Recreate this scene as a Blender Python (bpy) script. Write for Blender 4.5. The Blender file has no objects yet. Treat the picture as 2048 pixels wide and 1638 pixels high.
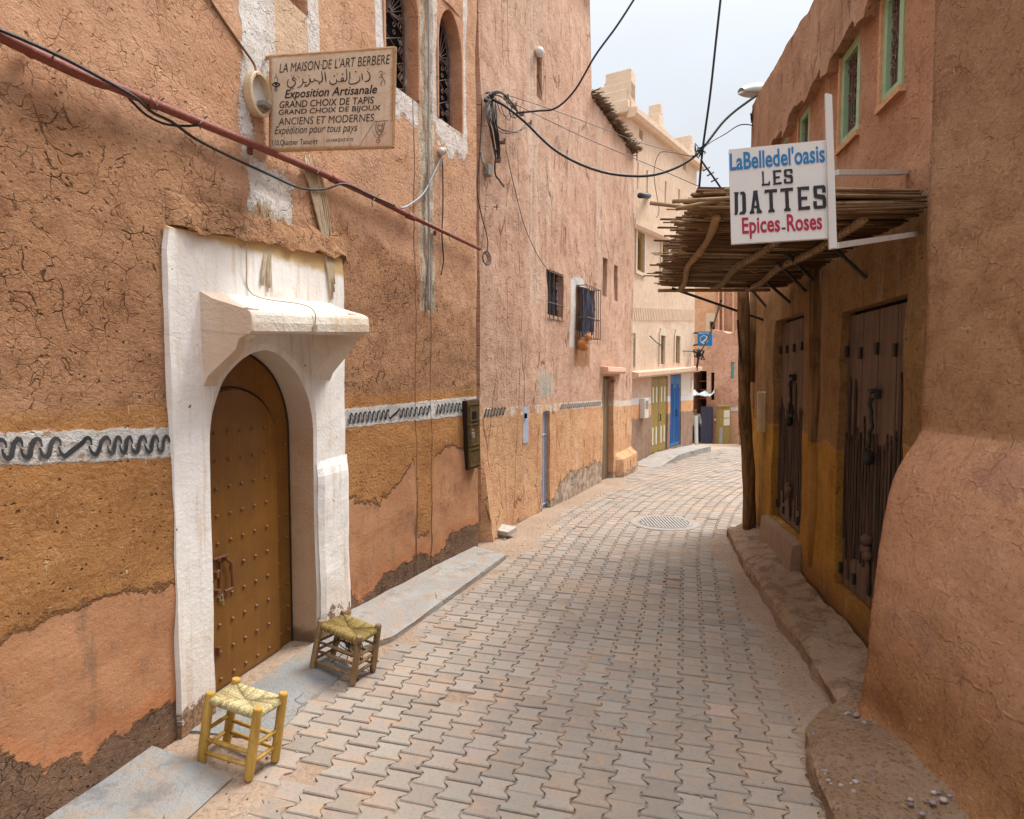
import bpy, bmesh, math, random
from mathutils import Vector, Matrix, noise as mn
R = math.radians
rnd = random.Random(7)
sc = bpy.context.scene
COL = sc.collection

# ------------------------------------------------------------------ camera
FPX, CAM_H, PITCH = 1250.0, 1.8, math.atan(69 / 1250)
cd = bpy.data.cameras.new("camera")
cam = bpy.data.objects.new("camera", cd); COL.objects.link(cam)
cam.location = (0, 0, CAM_H)
cam.rotation_euler = (math.pi / 2 - PITCH, 0, 0)
cd.sensor_fit = 'HORIZONTAL'; cd.sensor_width = 36.0
cd.lens = FPX / 2048 * 36.0
cd.clip_start = 0.05; cd.clip_end = 500
sc.camera = cam

# ------------------------------------------------------------------ light
sc.view_settings.view_transform = 'Standard'
sc.view_settings.look = 'None'
sc.view_settings.gamma = 1.0
sc.view_settings.exposure = 1.58
SUN_EL, SUN_AZ = R(58), R(56)          # azimuth from +Y towards +X
world = bpy.data.worlds.new("World"); sc.world = world
world.use_nodes = True
wt = world.node_tree; wt.nodes.clear()
wo = wt.nodes.new('ShaderNodeOutputWorld'); wb = wt.nodes.new('ShaderNodeBackground')
sk = wt.nodes.new('ShaderNodeTexSky'); sk.sky_type = 'NISHITA'; sk.sun_disc = False
sk.sun_elevation = SUN_EL; sk.sun_rotation = SUN_AZ
sk.air_density = 1.0; sk.dust_density = 3.0; sk.ozone_density = 1.0
tcw = wt.nodes.new('ShaderNodeTexCoord')
mpw = wt.nodes.new('ShaderNodeMapping'); mpw.inputs['Scale'].default_value = (1.2, 1.2, 3.0)
nzw = wt.nodes.new('ShaderNodeTexNoise'); nzw.inputs['Scale'].default_value = 1.9; nzw.inputs['Detail'].default_value = 6; nzw.inputs['Roughness'].default_value = .55
rmw = wt.nodes.new('ShaderNodeMapRange'); rmw.inputs[1].default_value = .30; rmw.inputs[2].default_value = .72
rmw.inputs[3].default_value = .84; rmw.inputs[4].default_value = 1.0
mxw = wt.nodes.new('ShaderNodeMix'); mxw.data_type = 'RGBA'
# thin bright cloud veil, brighter overhead than near the horizon as an overcast sky is
spw = wt.nodes.new('ShaderNodeSeparateXYZ'); wt.links.new(tcw.outputs['Generated'], spw.inputs[0])
pww = wt.nodes.new('ShaderNodeMath'); pww.operation = 'POWER'; pww.inputs[1].default_value = 5.0; wt.links.new(spw.outputs[2], pww.inputs[0])
grw = wt.nodes.new('ShaderNodeMapRange'); wt.links.new(pww.outputs[0], grw.inputs[0])
grw.inputs[1].default_value = 0; grw.inputs[2].default_value = 1; grw.inputs[3].default_value = 2.55; grw.inputs[4].default_value = 22.0
cbw = wt.nodes.new('ShaderNodeVectorMath'); cbw.operation = 'SCALE'; cbw.inputs[0].default_value = (.94, .985, 1.03)
wt.links.new(grw.outputs[0], cbw.inputs['Scale']); wt.links.new(cbw.outputs[0], mxw.inputs[7])
wt.links.new(tcw.outputs['Generated'], mpw.inputs['Vector']); wt.links.new(mpw.outputs[0], nzw.inputs['Vector'])
wt.links.new(nzw.outputs['Fac'], rmw.inputs[0]); wt.links.new(rmw.outputs[0], mxw.inputs[0])
wt.links.new(sk.outputs[0], mxw.inputs[6]); wt.links.new(mxw.outputs[2], wb.inputs[0])
wb.inputs[1].default_value = 0.105
wt.links.new(wb.outputs[0], wo.inputs[0])
sd = bpy.data.lights.new("sun", 'SUN'); sd.energy = 1.45; sd.angle = R(20); sd.color = (1.0, .95, .87)
sun = bpy.data.objects.new("sun", sd); COL.objects.link(sun)
sv = Vector((math.sin(SUN_AZ) * math.cos(SUN_EL), math.cos(SUN_AZ) * math.cos(SUN_EL), math.sin(SUN_EL)))
sun.rotation_euler = sv.to_track_quat('Z', 'Y').to_euler()
sun.location = (0, 0, 20)

# ------------------------------------------------------------------ pixel <-> place
def ray(x, y):
    cx, cy = (x - 1024) / FPX, (819 - y) / FPX
    return Vector((cx, math.cos(PITCH) + cy * math.sin(PITCH), -math.sin(PITCH) + cy * math.cos(PITCH)))
EYE = Vector((0, 0, CAM_H))
def at(x, y, Y):
    d = ray(x, y); return EYE + d * (Y / d.y)
def at_z(x, y, z):
    d = ray(x, y); return EYE + d * ((z - CAM_H) / d.z)
def px_per_m(Y): return FPX / Y

def G(Y):                                # the lane falls away past the bend
    if Y < 6: return 0.0
    if Y < 16: return -.0024 * (Y - 6) ** 2
    return -.24 - .1 * (Y - 16) + .052 * 3 * (1 - math.exp(-(Y - 16) / 3))

class Wall:
    """a wall line on the plan: u runs along it in metres, z up, o out towards the street"""
    def __init__(s, pts, flip=False):
        s.p = [Vector((a, b, 0)) for a, b in pts]; s.seg = []; u = 0
        for a, b in zip(s.p, s.p[1:]):
            L = (b - a).length; d = (b - a) / L
            n = Vector((d.y, -d.x, 0))
            if flip: n = -n
            s.seg.append((u, L, a, d, n)); u += L
        s.len = u
    def _s(s, u):
        for g in s.seg:
            if u <= g[0] + g[1] + 1e-9: return g
        return s.seg[-1]
    def pt(s, u, z, o=0.0):
        g = s._s(u); n = s.nrm(u)
        return g[2] + g[3] * (u - g[0]) + n * o + Vector((0, 0, z))
    def nrm(s, u):
        g = s._s(u); n = g[4].copy()
        for i, h in enumerate(s.seg[1:]):
            k = u - h[0]
            if abs(k) < .12:
                w = .5 + k / .24
                n = s.seg[i][4].lerp(h[4], w).normalized()
        return n
    def hit(s, x, y, o=0.0):
        d = ray(x, y); best = None
        for i, (u0, L, a, dd, n) in enumerate(s.seg):
            den = d.dot(n)
            if abs(den) < 1e-6: continue
            t = ((a + n * o) - EYE).dot(n) / den
            if t <= 0: continue
            P = EYE + d * t; k = (P - a).dot(dd)
            lo = -99 if i == 0 else 0; hi = 1e9 if i == len(s.seg) - 1 else L
            bad = max(lo - k, k - hi, 0)
            if best is None or bad < best[0]: best = (bad, u0 + k, P.z)
        return best[1], best[2]
    def P(s, x, y, o=0.0):
        u, z = s.hit(x, y, o); return s.pt(u, z, o)

# ------------------------------------------------------------------ node helper
class M:
    def __init__(s, name, rough=.9, spec=.25, metal=0.0):
        m = bpy.data.materials.new(name); m.use_nodes = True
        s.m = m; s.t = m.node_tree; s.t.nodes.clear(); s.cache = {}
        o = s.t.nodes.new('ShaderNodeOutputMaterial'); s.b = s.t.nodes.new('ShaderNodeBsdfPrincipled')
        s.t.links.new(s.b.outputs[0], o.inputs[0])
        s.b.inputs['Roughness'].default_value = rough
        s.b.inputs['Specular IOR Level'].default_value = spec
        s.b.inputs['Metallic'].default_value = metal
    def put(s, sock, v):
        if isinstance(v, bpy.types.NodeSocket): s.t.links.new(v, sock)
        elif isinstance(v, (tuple, list)):
            v = tuple(v)
            if sock.type == 'RGBA' and len(v) == 3: v = v + (1.0,)
            sock.default_value = v
        else: sock.default_value = v
    def node(s, ty): return s.t.nodes.new(ty)
    def uv(s):
        if 'uv' not in s.cache: s.cache['uv'] = s.node('ShaderNodeUVMap').outputs[0]
        return s.cache['uv']
    def obj(s):
        if 'ob' not in s.cache: s.cache['ob'] = s.node('ShaderNodeTexCoord').outputs['Object']
        return s.cache['ob']
    def sep(s, v):
        n = s.node('ShaderNodeSeparateXYZ'); s.put(n.inputs[0], v); return n.outputs
    def map(s, v, scale=(1, 1, 1), loc=(0, 0, 0), rot=(0, 0, 0)):
        n = s.node('ShaderNodeMapping'); s.put(n.inputs['Vector'], v)
        n.inputs['Scale'].default_value = scale; n.inputs['Location'].default_value = loc; n.inputs['Rotation'].default_value = rot
        return n.outputs[0]
    def noise(s, v, scale, det=4, rough=.55, dist=0.0, col=False):
        n = s.node('ShaderNodeTexNoise'); s.put(n.inputs['Vector'], v); s.put(n.inputs['Scale'], scale)
        n.inputs['Detail'].default_value = det; n.inputs['Roughness'].default_value = rough; n.inputs['Distortion'].default_value = dist
        return n.outputs['Color' if col else 'Fac']
    def vor(s, v, scale, feat='DISTANCE_TO_EDGE', out='Distance', rand=1.0):
        n = s.node('ShaderNodeTexVoronoi'); n.feature = feat; s.put(n.inputs['Vector'], v)
        s.put(n.inputs['Scale'], scale); n.inputs['Randomness'].default_value = rand
        return n.outputs[out]
    def ma(s, op, a, b=0.0, c=0.0, clamp=False):
        n = s.node('ShaderNodeMath'); n.operation = op; n.use_clamp = clamp
        s.put(n.inputs[0], a); s.put(n.inputs[1], b); s.put(n.inputs[2], c); return n.outputs[0]
    def ss(s, x, a, b, lo=0.0, hi=1.0, smooth=True):
        n = s.node('ShaderNodeMapRange'); n.interpolation_type = 'SMOOTHSTEP' if smooth else 'LINEAR'
        s.put(n.inputs[0], x); s.put(n.inputs[1], a); s.put(n.inputs[2], b); s.put(n.inputs[3], lo); s.put(n.inputs[4], hi)
        return n.outputs[0]
    def mix(s, f, a, b, mode='MIX'):
        n = s.node('ShaderNodeMix'); n.data_type = 'RGBA'; n.blend_type = mode
        s.put(n.inputs[0], f); s.put(n.inputs[6], a); s.put(n.inputs[7], b); return n.outputs[2]
    def mixf(s, f, a, b):
        n = s.node('ShaderNodeMix'); n.data_type = 'FLOAT'
        s.put(n.inputs[0], f); s.put(n.inputs[2], a); s.put(n.inputs[3], b); return n.outputs[0]
    def ramp(s, f, stops):
        n = s.node('ShaderNodeValToRGB'); e = n.color_ramp.elements
        while len(e) < len(stops): e.new(.5)
        for k, (p, c) in enumerate(stops):
            e[k].position = p
            e[k].color = (c, c, c, 1) if not isinstance(c, (tuple, list)) else tuple(c) + (1,)
        s.put(n.inputs[0], f); return n.outputs[0]
    def curve(s, u, pts, zmax=5.0):
        """height of a drawn boundary at u: pts = [(u, z)...]"""
        pts = sorted(pts); a, b = pts[0][0], pts[-1][0]
        f = s.ss(u, a, b, 0, 1, False)
        r = s.ramp(f, [((p - a) / (b - a), max(0, min(1, z / zmax))) for p, z in pts])
        return s.ma('MULTIPLY', r, zmax)
    def attr(s, name, out='Fac'):
        n = s.node('ShaderNodeAttribute'); n.attribute_name = name; return n.outputs[out]
    def warp(s, v, scale, amt):
        c = s.noise(v, scale, 3, .5, 0, True)
        n = s.node('ShaderNodeVectorMath'); n.operation = 'MULTIPLY_ADD'
        s.put(n.inputs[0], c); n.inputs[1].default_value = (amt,) * 3; s.put(n.inputs[2], v); return n.outputs[0]
    def col(s, c): s.put(s.b.inputs['Base Color'], c)
    def rough(s, v): s.put(s.b.inputs['Roughness'], v)
    def bump(s, h, dist=.01, strength=1.0):
        n = s.node('ShaderNodeBump'); s.put(n.inputs['Height'], h)
        n.inputs['Distance'].default_value = dist; n.inputs['Strength'].default_value = strength
        s.t.links.new(n.outputs[0], s.b.inputs['Normal'])

def lin(r, g, b):
    f = lambda c: (c / 12.92 if c <= .04045 else ((c + .055) / 1.055) ** 2.4)
    c = (f(r / 255), f(g / 255), f(b / 255)); y = .3 * c[0] + .55 * c[1] + .15 * c[2]
    c = [max(.004, y + (x - y) * .86) for x in c]
    return (c[0] * 1.04, c[1] * 1.09, c[2] * 1.04)

def earth(k, v, c1, c2, c3, cs=5.0, crack=1.0, pits=.6, straw=.3, grain=1.0, seed=0.0):
    """mud plaster: mottling, broken cracks, pits, straw flecks -> (colour, height)"""
    v = k.map(v, loc=(seed, seed * .7, seed * .3))
    big = k.noise(v, 1.3, 5, .6)
    med = k.noise(v, 6.0, 5, .65)
    fin = k.noise(v, 46.0, 5, .78)
    c = k.mix(k.ss(big, .32, .68), c1, c2)
    c = k.mix(k.ma('MULTIPLY', k.ss(med, .42, .75), .7), c, c3)
    wv = k.warp(k.warp(v, 6.0, .11), 30.0, .014)
    e1 = k.vor(wv, cs)
    e2 = k.vor(k.warp(k.warp(v, 12.0, .05), 60, .008), cs * 2.3)
    gate = k.ss(k.noise(v, 2.6, 6, .72), .43, .58)
    gate2 = k.ss(k.noise(k.map(v, loc=(5, 3, 1)), 3.4, 6, .75), .45, .58)
    ck1 = k.ma('MULTIPLY', k.ss(e1, .0, k.mixf(gate, .004, .040), 1, 0), gate)
    ck2 = k.ma('MULTIPLY', k.ss(e2, .0, .05, .75, 0), gate2)
    brk = k.ss(k.noise(k.map(v, loc=(2, 8, 3)), 13.0, 3, .6), .40, .56)
    ck = k.ma('MULTIPLY', k.ma('MULTIPLY', k.ma('MAXIMUM', ck1, ck2), brk), crack)
    pt = k.vor(k.warp(v, 20, .04), 30.0, 'F1')
    pm = k.ma('MULTIPLY', k.ss(pt, .10, .26, 1, 0), k.ss(k.noise(v, 11.0, 3), .46, .62))
    pm = k.ma('MULTIPLY', pm, pits)
    sw1 = k.noise(k.map(v, (70, 12, 40), rot=(.3, .5, .6)), 1.0, 2, .5)
    sw2 = k.noise(k.map(v, (14, 80, 50), rot=(.2, -.4, .5)), 1.0, 2, .5)
    st = k.ma('MULTIPLY', k.ss(k.ma('MAXIMUM', sw1, sw2), .69, .75), straw)
    dk = k.ma('MAXIMUM', ck, pm)
    ga = k.ma('MINIMUM', 1.0, k.ma('ADD', .12, k.ma('MULTIPLY', grain, .42)))
    c = k.mix(k.ma('MULTIPLY', k.ss(fin, .46, .33), ga), c, k.mix(.22, c, (1, .84, .66)))
    c = k.mix(k.ma('MULTIPLY', k.ss(fin, .53, .66), ga), c, k.mix(.55, c, k.mix(1, c3, (.45, .40, .36), 'MULTIPLY')))
    c = k.mix(k.ma('MULTIPLY', dk, .82), c, k.mix(1, c3, (.30, .28, .27), 'MULTIPLY'))
    c = k.mix(st, c, k.mix(.45, c1, (1, .80, .52)))
    h = k.ma('MULTIPLY', k.ma('ADD', k.ma('MULTIPLY', med, 1.3), k.ma('MULTIPLY', fin, .75)), grain)
    h = k.ma('SUBTRACT', h, k.ma('MULTIPLY', dk, 1.6))
    h = k.ma('ADD', h, k.ma('MULTIPLY', st, .35))
    return c, h

# ------------------------------------------------------------------ object helpers
def rootpos(o):
    while o.parent: o = o.parent
    return o.location if not o.get('local') else Vector((0, 0, 0))
def obj(name, verts, faces, mat, parent=None, uvs=None, smooth=False, loc=None, attrs=None):
    """one mesh object. verts are places in the world unless loc is given (then local to loc)"""
    off = Vector((0, 0, 0))
    if parent is not None: off = rootpos(parent).copy()
    elif loc is None and len(verts):
        n = len(verts); off = Vector((sum(v[0] for v in verts) / n, sum(v[1] for v in verts) / n, min(v[2] for v in verts)))
    me = bpy.data.meshes.new(name)
    if loc is not None and parent is None: off = Vector((0, 0, 0))
    me.from_pydata([(v[0] - off.x, v[1] - off.y, v[2] - off.z) for v in verts], [], faces)
    if uvs is not None:
        l = me.uv_layers.new(name="UVMap")
        vi = [0] * len(me.loops); me.loops.foreach_get("vertex_index", vi)
        flat = []
        for i in vi: flat += [uvs[i][0], uvs[i][1]]
        l.data.foreach_set("uv", flat)
    if attrs:
        for an, vals in attrs.items():
            a = me.attributes.new(an, 'FLOAT', 'FACE'); a.data.foreach_set("value", vals)
    if smooth: me.polygons.foreach_set("use_smooth", [True] * len(me.polygons))
    me.update()
    if mat is not None: me.materials.append(mat.m if isinstance(mat, M) else mat)
    o = bpy.data.objects.new(name, me); COL.objects.link(o)
    if parent is not None: o.parent = parent
    else: o.location = loc if loc is not None else off
    return o
def tag(o, label=None, cat=None, group=None, kind=None):
    if label: o['label'] = label
    if cat: o['category'] = cat
    if group: o['group'] = group
    if kind: o['kind'] = kind
    return o
def thing(name, label, cat, loc, group=None, rotz=0, local=False):
    o = bpy.data.objects.new(name, None); COL.objects.link(o); o.location = loc; o.rotation_euler = (0, 0, rotz)
    o.empty_display_size = .1
    if local: o['local'] = 1
    return tag(o, label, cat, group)

class MB:
    """collects shapes into one mesh"""
    def __init__(s): s.v = []; s.f = []; s.a = []
    def add(s, vs, fs):
        b = len(s.v); s.v += [Vector(v) for v in vs]; s.f += [[i + b for i in f] for f in fs]
    def box(s, c, sx, sy, sz, rot=None, bev=0.0):
        """box centred at c with half sizes; rot a 3x3 matrix; chamfered edges"""
        b = min(bev, sx * .9, sy * .9, sz * .9)
        if b <= 0:
            vs = [Vector((x * sx, y * sy, z * sz)) for x in (-1, 1) for y in (-1, 1) for z in (-1, 1)]
            fs = [(0, 1, 3, 2), (4, 6, 7, 5), (0, 4, 5, 1), (2, 3, 7, 6), (0, 2, 6, 4), (1, 5, 7, 3)]
        else:
            bm = bmesh.new(); bmesh.ops.create_cube(bm, size=2)
            for v in bm.verts: v.co = Vector((v.co.x * sx, v.co.y * sy, v.co.z * sz))
            bmesh.ops.bevel(bm, geom=bm.edges[:], offset=b, segments=2, affect='EDGES', profile=.5)
            bm.verts.index_update()
            vs = [v.co.copy() for v in bm.verts]; fs = [[v.index for v in f.verts] for f in bm.faces]; bm.free()
        c = Vector(c)
        if rot is not None: vs = [rot @ v for v in vs]
        s.add([v + c for v in vs], fs); return s
    def tube(s, pts, r, n=8, cap=True, r1=None):
        """round tube along pts; r a number or a list of radii"""
        pts = [Vector(p) for p in pts]; N = len(pts)
        if not isinstance(r, (list, tuple)): r = [r + ((r1 if r1 is not None else r) - r) * i / max(1, N - 1) for i in range(N)]
        t0 = (pts[1] - pts[0]).normalized()
        a = Vector((0, 0, 1)) if abs(t0.z) < .9 else Vector((1, 0, 0))
        nx = t0.cross(a).normalized(); b = len(s.v)
        for i in range(N):
            t = (pts[min(i + 1, N - 1)] - pts[max(i - 1, 0)]).normalized()
            nx = (nx - t * nx.dot(t)).normalized(); ny = t.cross(nx)
            for k in range(n):
                an = 2 * math.pi * k / n
                s.v.append(pts[i] + (nx * math.cos(an) + ny * math.sin(an)) * r[i])
        for i in range(N - 1):
            for k in range(n):
                k2 = (k + 1) % n
                s.f.append([b + i * n + k, b + i * n + k2, b + (i + 1) * n + k2, b + (i + 1) * n + k])
        if cap:
            s.f.append([b + k for k in range(n)][::-1]); s.f.append([b + (N - 1) * n + k for k in range(n)])
        return s
    def prism(s, poly, axis):
        """poly: points of a flat outline; axis: vector to extrude along"""
        n = len(poly); a = Vector(axis)
        vs = [Vector(p) for p in poly] + [Vector(p) + a for p in poly]
        fs = [list(range(n))[::-1], list(range(n, 2 * n))] + [[i, (i + 1) % n, n + (i + 1) % n, n + i] for i in range(n)]
        s.add(vs, fs); return s
    def sphere(s, c, r, nu=10, nv=6, sc=(1, 1, 1)):
        c = Vector(c); b = len(s.v)
        for j in range(1, nv):
            th = math.pi * j / nv
            for i in range(nu):
                ph = 2 * math.pi * i / nu
                s.v.append(c + Vector((r * sc[0] * math.sin(th) * math.cos(ph), r * sc[1] * math.sin(th) * math.sin(ph), r * sc[2] * math.cos(th))))
        top = len(s.v); s.v.append(c + Vector((0, 0, r * sc[2]))); s.v.append(c - Vector((0, 0, r * sc[2])))
        for i in range(nu):
            s.f.append([top, b + i, b + (i + 1) % nu]); s.f.append([top + 1, b + (nv - 2) * nu + (i + 1) % nu, b + (nv - 2) * nu + i])
            for j in range(nv - 2):
                s.f.append([b + j * nu + i, b + (j + 1) * nu + i, b + (j + 1) * nu + (i + 1) % nu, b + j * nu + (i + 1) % nu])
        return s
    def obj(s, name, mat, parent=None, smooth=False, uvs=None, loc=None):
        return obj(name, s.v, s.f, mat, parent, uvs, smooth, loc)

def smooth_path(pts, n=8):
    """Catmull-Rom through pts"""
    pts = [Vector(p) for p in pts]
    if len(pts) < 3: return pts
    q = [pts[0] * 2 - pts[1]] + pts + [pts[-1] * 2 - pts[-2]]; out = []
    for i in range(1, len(q) - 2):
        a, b, c, d = q[i - 1], q[i], q[i + 1], q[i + 2]
        for k in range(n):
            t = k / n
            out.append(.5 * ((2 * b) + (c - a) * t + (2 * a - 5 * b + 4 * c - d) * t * t + (3 * b - a - 3 * c + d) * t ** 3))
    return out + [pts[-1]]

def fbm(p, oct=4):
    return mn.fractal(Vector(p), 1.0, 2.0, oct)          # about -1..1

def interp(pts, x):
    if x <= pts[0][0]: return pts[0][1]
    for (a, b), (c, d) in zip(pts, pts[1:]):
        if x <= c: return b + (d - b) * (x - a) / (c - a)
    return pts[-1][1]

def wall_mesh(W, u0, u1, z0, z1, du, dz, disp, holes=(), top=None, depth=.35, bottom=None, topdepth=None, extra_u=(), extra_z=()):
    """a wall surface with rectangular openings; returns verts, faces, uvs.  holes: (ua, ub, za, zb, reveal)"""
    def axis(a, b, d, ex):
        n = max(1, round((b - a) / d)); L = [a + (b - a) * i / n for i in range(n + 1)]
        for e in ex:
            if a < e < b:
                j = min(range(len(L)), key=lambda i: abs(L[i] - e))
                if 0 < j < len(L) - 1 and abs(L[j] - e) < d * .6: L[j] = e
                else: L.append(e)
        return sorted(set(L))
    us = axis(u0, u1, du, [h[i] for h in holes for i in (0, 1)] + list(extra_u))
    zs = axis(z0, z1, dz, [h[i] for h in holes for i in (2, 3)] + list(extra_z))
    V = []; UV = []; idx = {}
    F = []; fh = []
    def vid(i, j):
        if (i, j) in idx: return idx[(i, j)]
        u, z = us[i], zs[j]
        if top: z = min(z, top(u))
        if bottom: z = max(z, bottom(u))
        V.append(W.pt(u, z, disp(u, z))); UV.append((u, z)); idx[(i, j)] = len(V) - 1
        return idx[(i, j)]
    cell = {}
    for i in range(len(us) - 1):
        for j in range(len(zs) - 1):
            uc, zc = (us[i] + us[i + 1]) / 2, (zs[j] + zs[j + 1]) / 2
            if top and zs[j] >= top(uc): continue
            if bottom and zs[j + 1] <= bottom(uc): continue
            if any(h[0] < uc < h[1] and h[2] < zc < h[3] for h in holes): continue
            F.append([vid(i, j), vid(i + 1, j), vid(i + 1, j + 1), vid(i, j + 1)])
    ec = {}
    for f in F:
        for a, b in zip(f, f[1:] + f[:1]): ec.setdefault((min(a, b), max(a, b)), []).append((a, b))
    back = {}
    def bk(i, dp, hz):
        key = (i, dp)
        if key not in back:
            u, z = UV[i]
            V.append(W.pt(u, z, -dp)); UV.append((u + (dp if hz else 0), z + (0 if hz else dp))); back[key] = len(V) - 1
        return back[key]
    for k, L in ec.items():
        if len(L) != 1: continue
        a, b = L[0]; um, zm = (UV[a][0] + UV[b][0]) / 2, (UV[a][1] + UV[b][1]) / 2
        dp = topdepth or depth
        for h in holes:
            if h[0] - 1e-4 <= um <= h[1] + 1e-4 and h[2] - 1e-4 <= zm <= h[3] + 1e-4: dp = h[4]
        hz = abs(UV[a][1] - UV[b][1]) > abs(UV[a][0] - UV[b][0])
        F.append([b, a, bk(a, dp, hz), bk(b, dp, hz)])
    return V, F, UV
# ================================================================== ground, paving, ledges
def sand_mat():
    k = M("dust_ground"); v = k.obj()
    a = k.noise(v, 1.6, 5, .6); f = k.noise(v, 38, 4, .7); p = k.vor(k.warp(v, 9, .05), 26, 'F1')
    c = k.mix(k.ss(a, .3, .7), (.29, .20, .14), (.36, .27, .20))
    c = k.mix(k.ss(f, .45, .7, 0, .65), c, (.19, .12, .075))
    c = k.mix(k.ma('MULTIPLY', k.ss(p, .05, .16, 1, 0), k.ss(k.noise(v, 3, 2), .5, .62)), c, (.46, .40, .36))
    k.col(c); k.bump(k.ma('ADD', f, k.ma('MULTIPLY', p, -.6)), .012); return k
SAND = sand_mat()

def paver_mat():
    k = M("concrete_paver", .85, .3); v = k.obj()
    t = k.attr('tint'); s = k.attr('pink')
    a = k.noise(v, 1.1, 5, .6); f = k.noise(v, 55, 4, .7); b = k.noise(k.map(v, loc=(7, 2, 0)), 9, 5, .65)
    c = k.mix(t, (.235, .198, .164), (.310, .272, .230))
    c = k.mix(s, c, (.42, .295, .255))
    c = k.mix(k.ss(a, .46, .70, 0, .70), c, (.38, .275, .195))          # blown earth
    c = k.mix(k.ss(b, .50, .68, 0, .75), c, (.37, .25, .165))
    c = k.mix(k.ss(f, .48, .75, 0, .55), c, (.20, .16, .13))
    sp = k.vor(k.warp(v, 6, .2), 5.0, 'F1')
    c = k.mix(k.ma('MULTIPLY', k.ss(sp, .04, .13, .55, 0), k.ss(b, .45, .6)), c, (.17, .13, .10))
    k.col(c); k.bump(k.ma('ADD', f, k.ma('MULTIPLY', b, .8)), .004); k.rough(k.ss(b, .3, .7, .75, .95)); return k
PAVER = paver_mat()

XL = [(-1, -1.7), (1, -1.45), (2.6, -1.17), (2.9, -1.22), (3.3, -1.20), (3.7, -1.12), (4.0, -.80), (5, -.52), (6.1, -.06), (6.5, .22), (7, .30), (8.2, .62), (9, 1.05), (10.5, 1.75), (12.5, 2.55), (14, 3.3), (17.4, 5.35), (20, 7.0), (24, 9)]
XR = [(-1, 1.15), (1, 1.22), (3.0, 1.46), (3.3, 1.60), (4, 1.74), (5, 1.92), (6.2, 2.10), (6.9, 2.3), (7.6, 3.0), (9, 4.6), (12, 7.0), (17, 10), (24, 14)]

def sand_h(x, y):
    n = fbm((x * .75 + 3.1, y * .75, 0), 4) * .5 + .5
    m = fbm((x * 2.7, y * 2.7, 4), 3)
    h = -.0120 + max(0, n - .64) * .05 + m * .0035
    xl, xr = interp(XL, y), interp(XR, y)
    e = min(x - xl, xr - x)
    if e < .22: h += (.22 - max(e, -.25)) * .055
    return h

def ground_sheet():
    V, F = [], []
    def patch(xs, ys, f):
        b = len(V); n = len(xs)
        for y in ys:
            for x in xs: V.append((x, y, f(x, y)))
        for j in range(len(ys) - 1):
            for i in range(n - 1): F.append([b + j * n + i, b + j * n + i + 1, b + (j + 1) * n + i + 1, b + (j + 1) * n + i])
    fr = lambda a, b, d: [a + (b - a) * i / max(1, round((b - a) / d)) for i in range(max(1, round((b - a) / d)) + 1)]
    patch(fr(-3.2, 3.2, .035), fr(1.2, 8.4, .035), lambda x, y: G(y) + sand_h(x, y))
    patch(fr(-3.2, 18, .12), fr(8.4, 24, .10), lambda x, y: G(y) + sand_h(x, y))
    patch(fr(3.2, 18, .3), fr(1.2, 8.4, .3), lambda x, y: G(y) - .012)
    patch(fr(-60, 60, 2), fr(-40, 1.2, 2), lambda x, y: -.012)
    patch(fr(-60, -3.2, 4), fr(1.2, 24, 1.2), lambda x, y: G(y) - .012)
    patch(fr(18, 60, 4), fr(1.2, 24, 1.2), lambda x, y: G(y) - .012)
    patch(fr(-60, 60, 3), fr(24, 90, 1.5), lambda x, y: G(min(y, 34)) - .012)
    return tag(obj("ground", V, F, SAND, smooth=True, loc=(0, 0, 0)), kind='structure')
ground_sheet()

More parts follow.
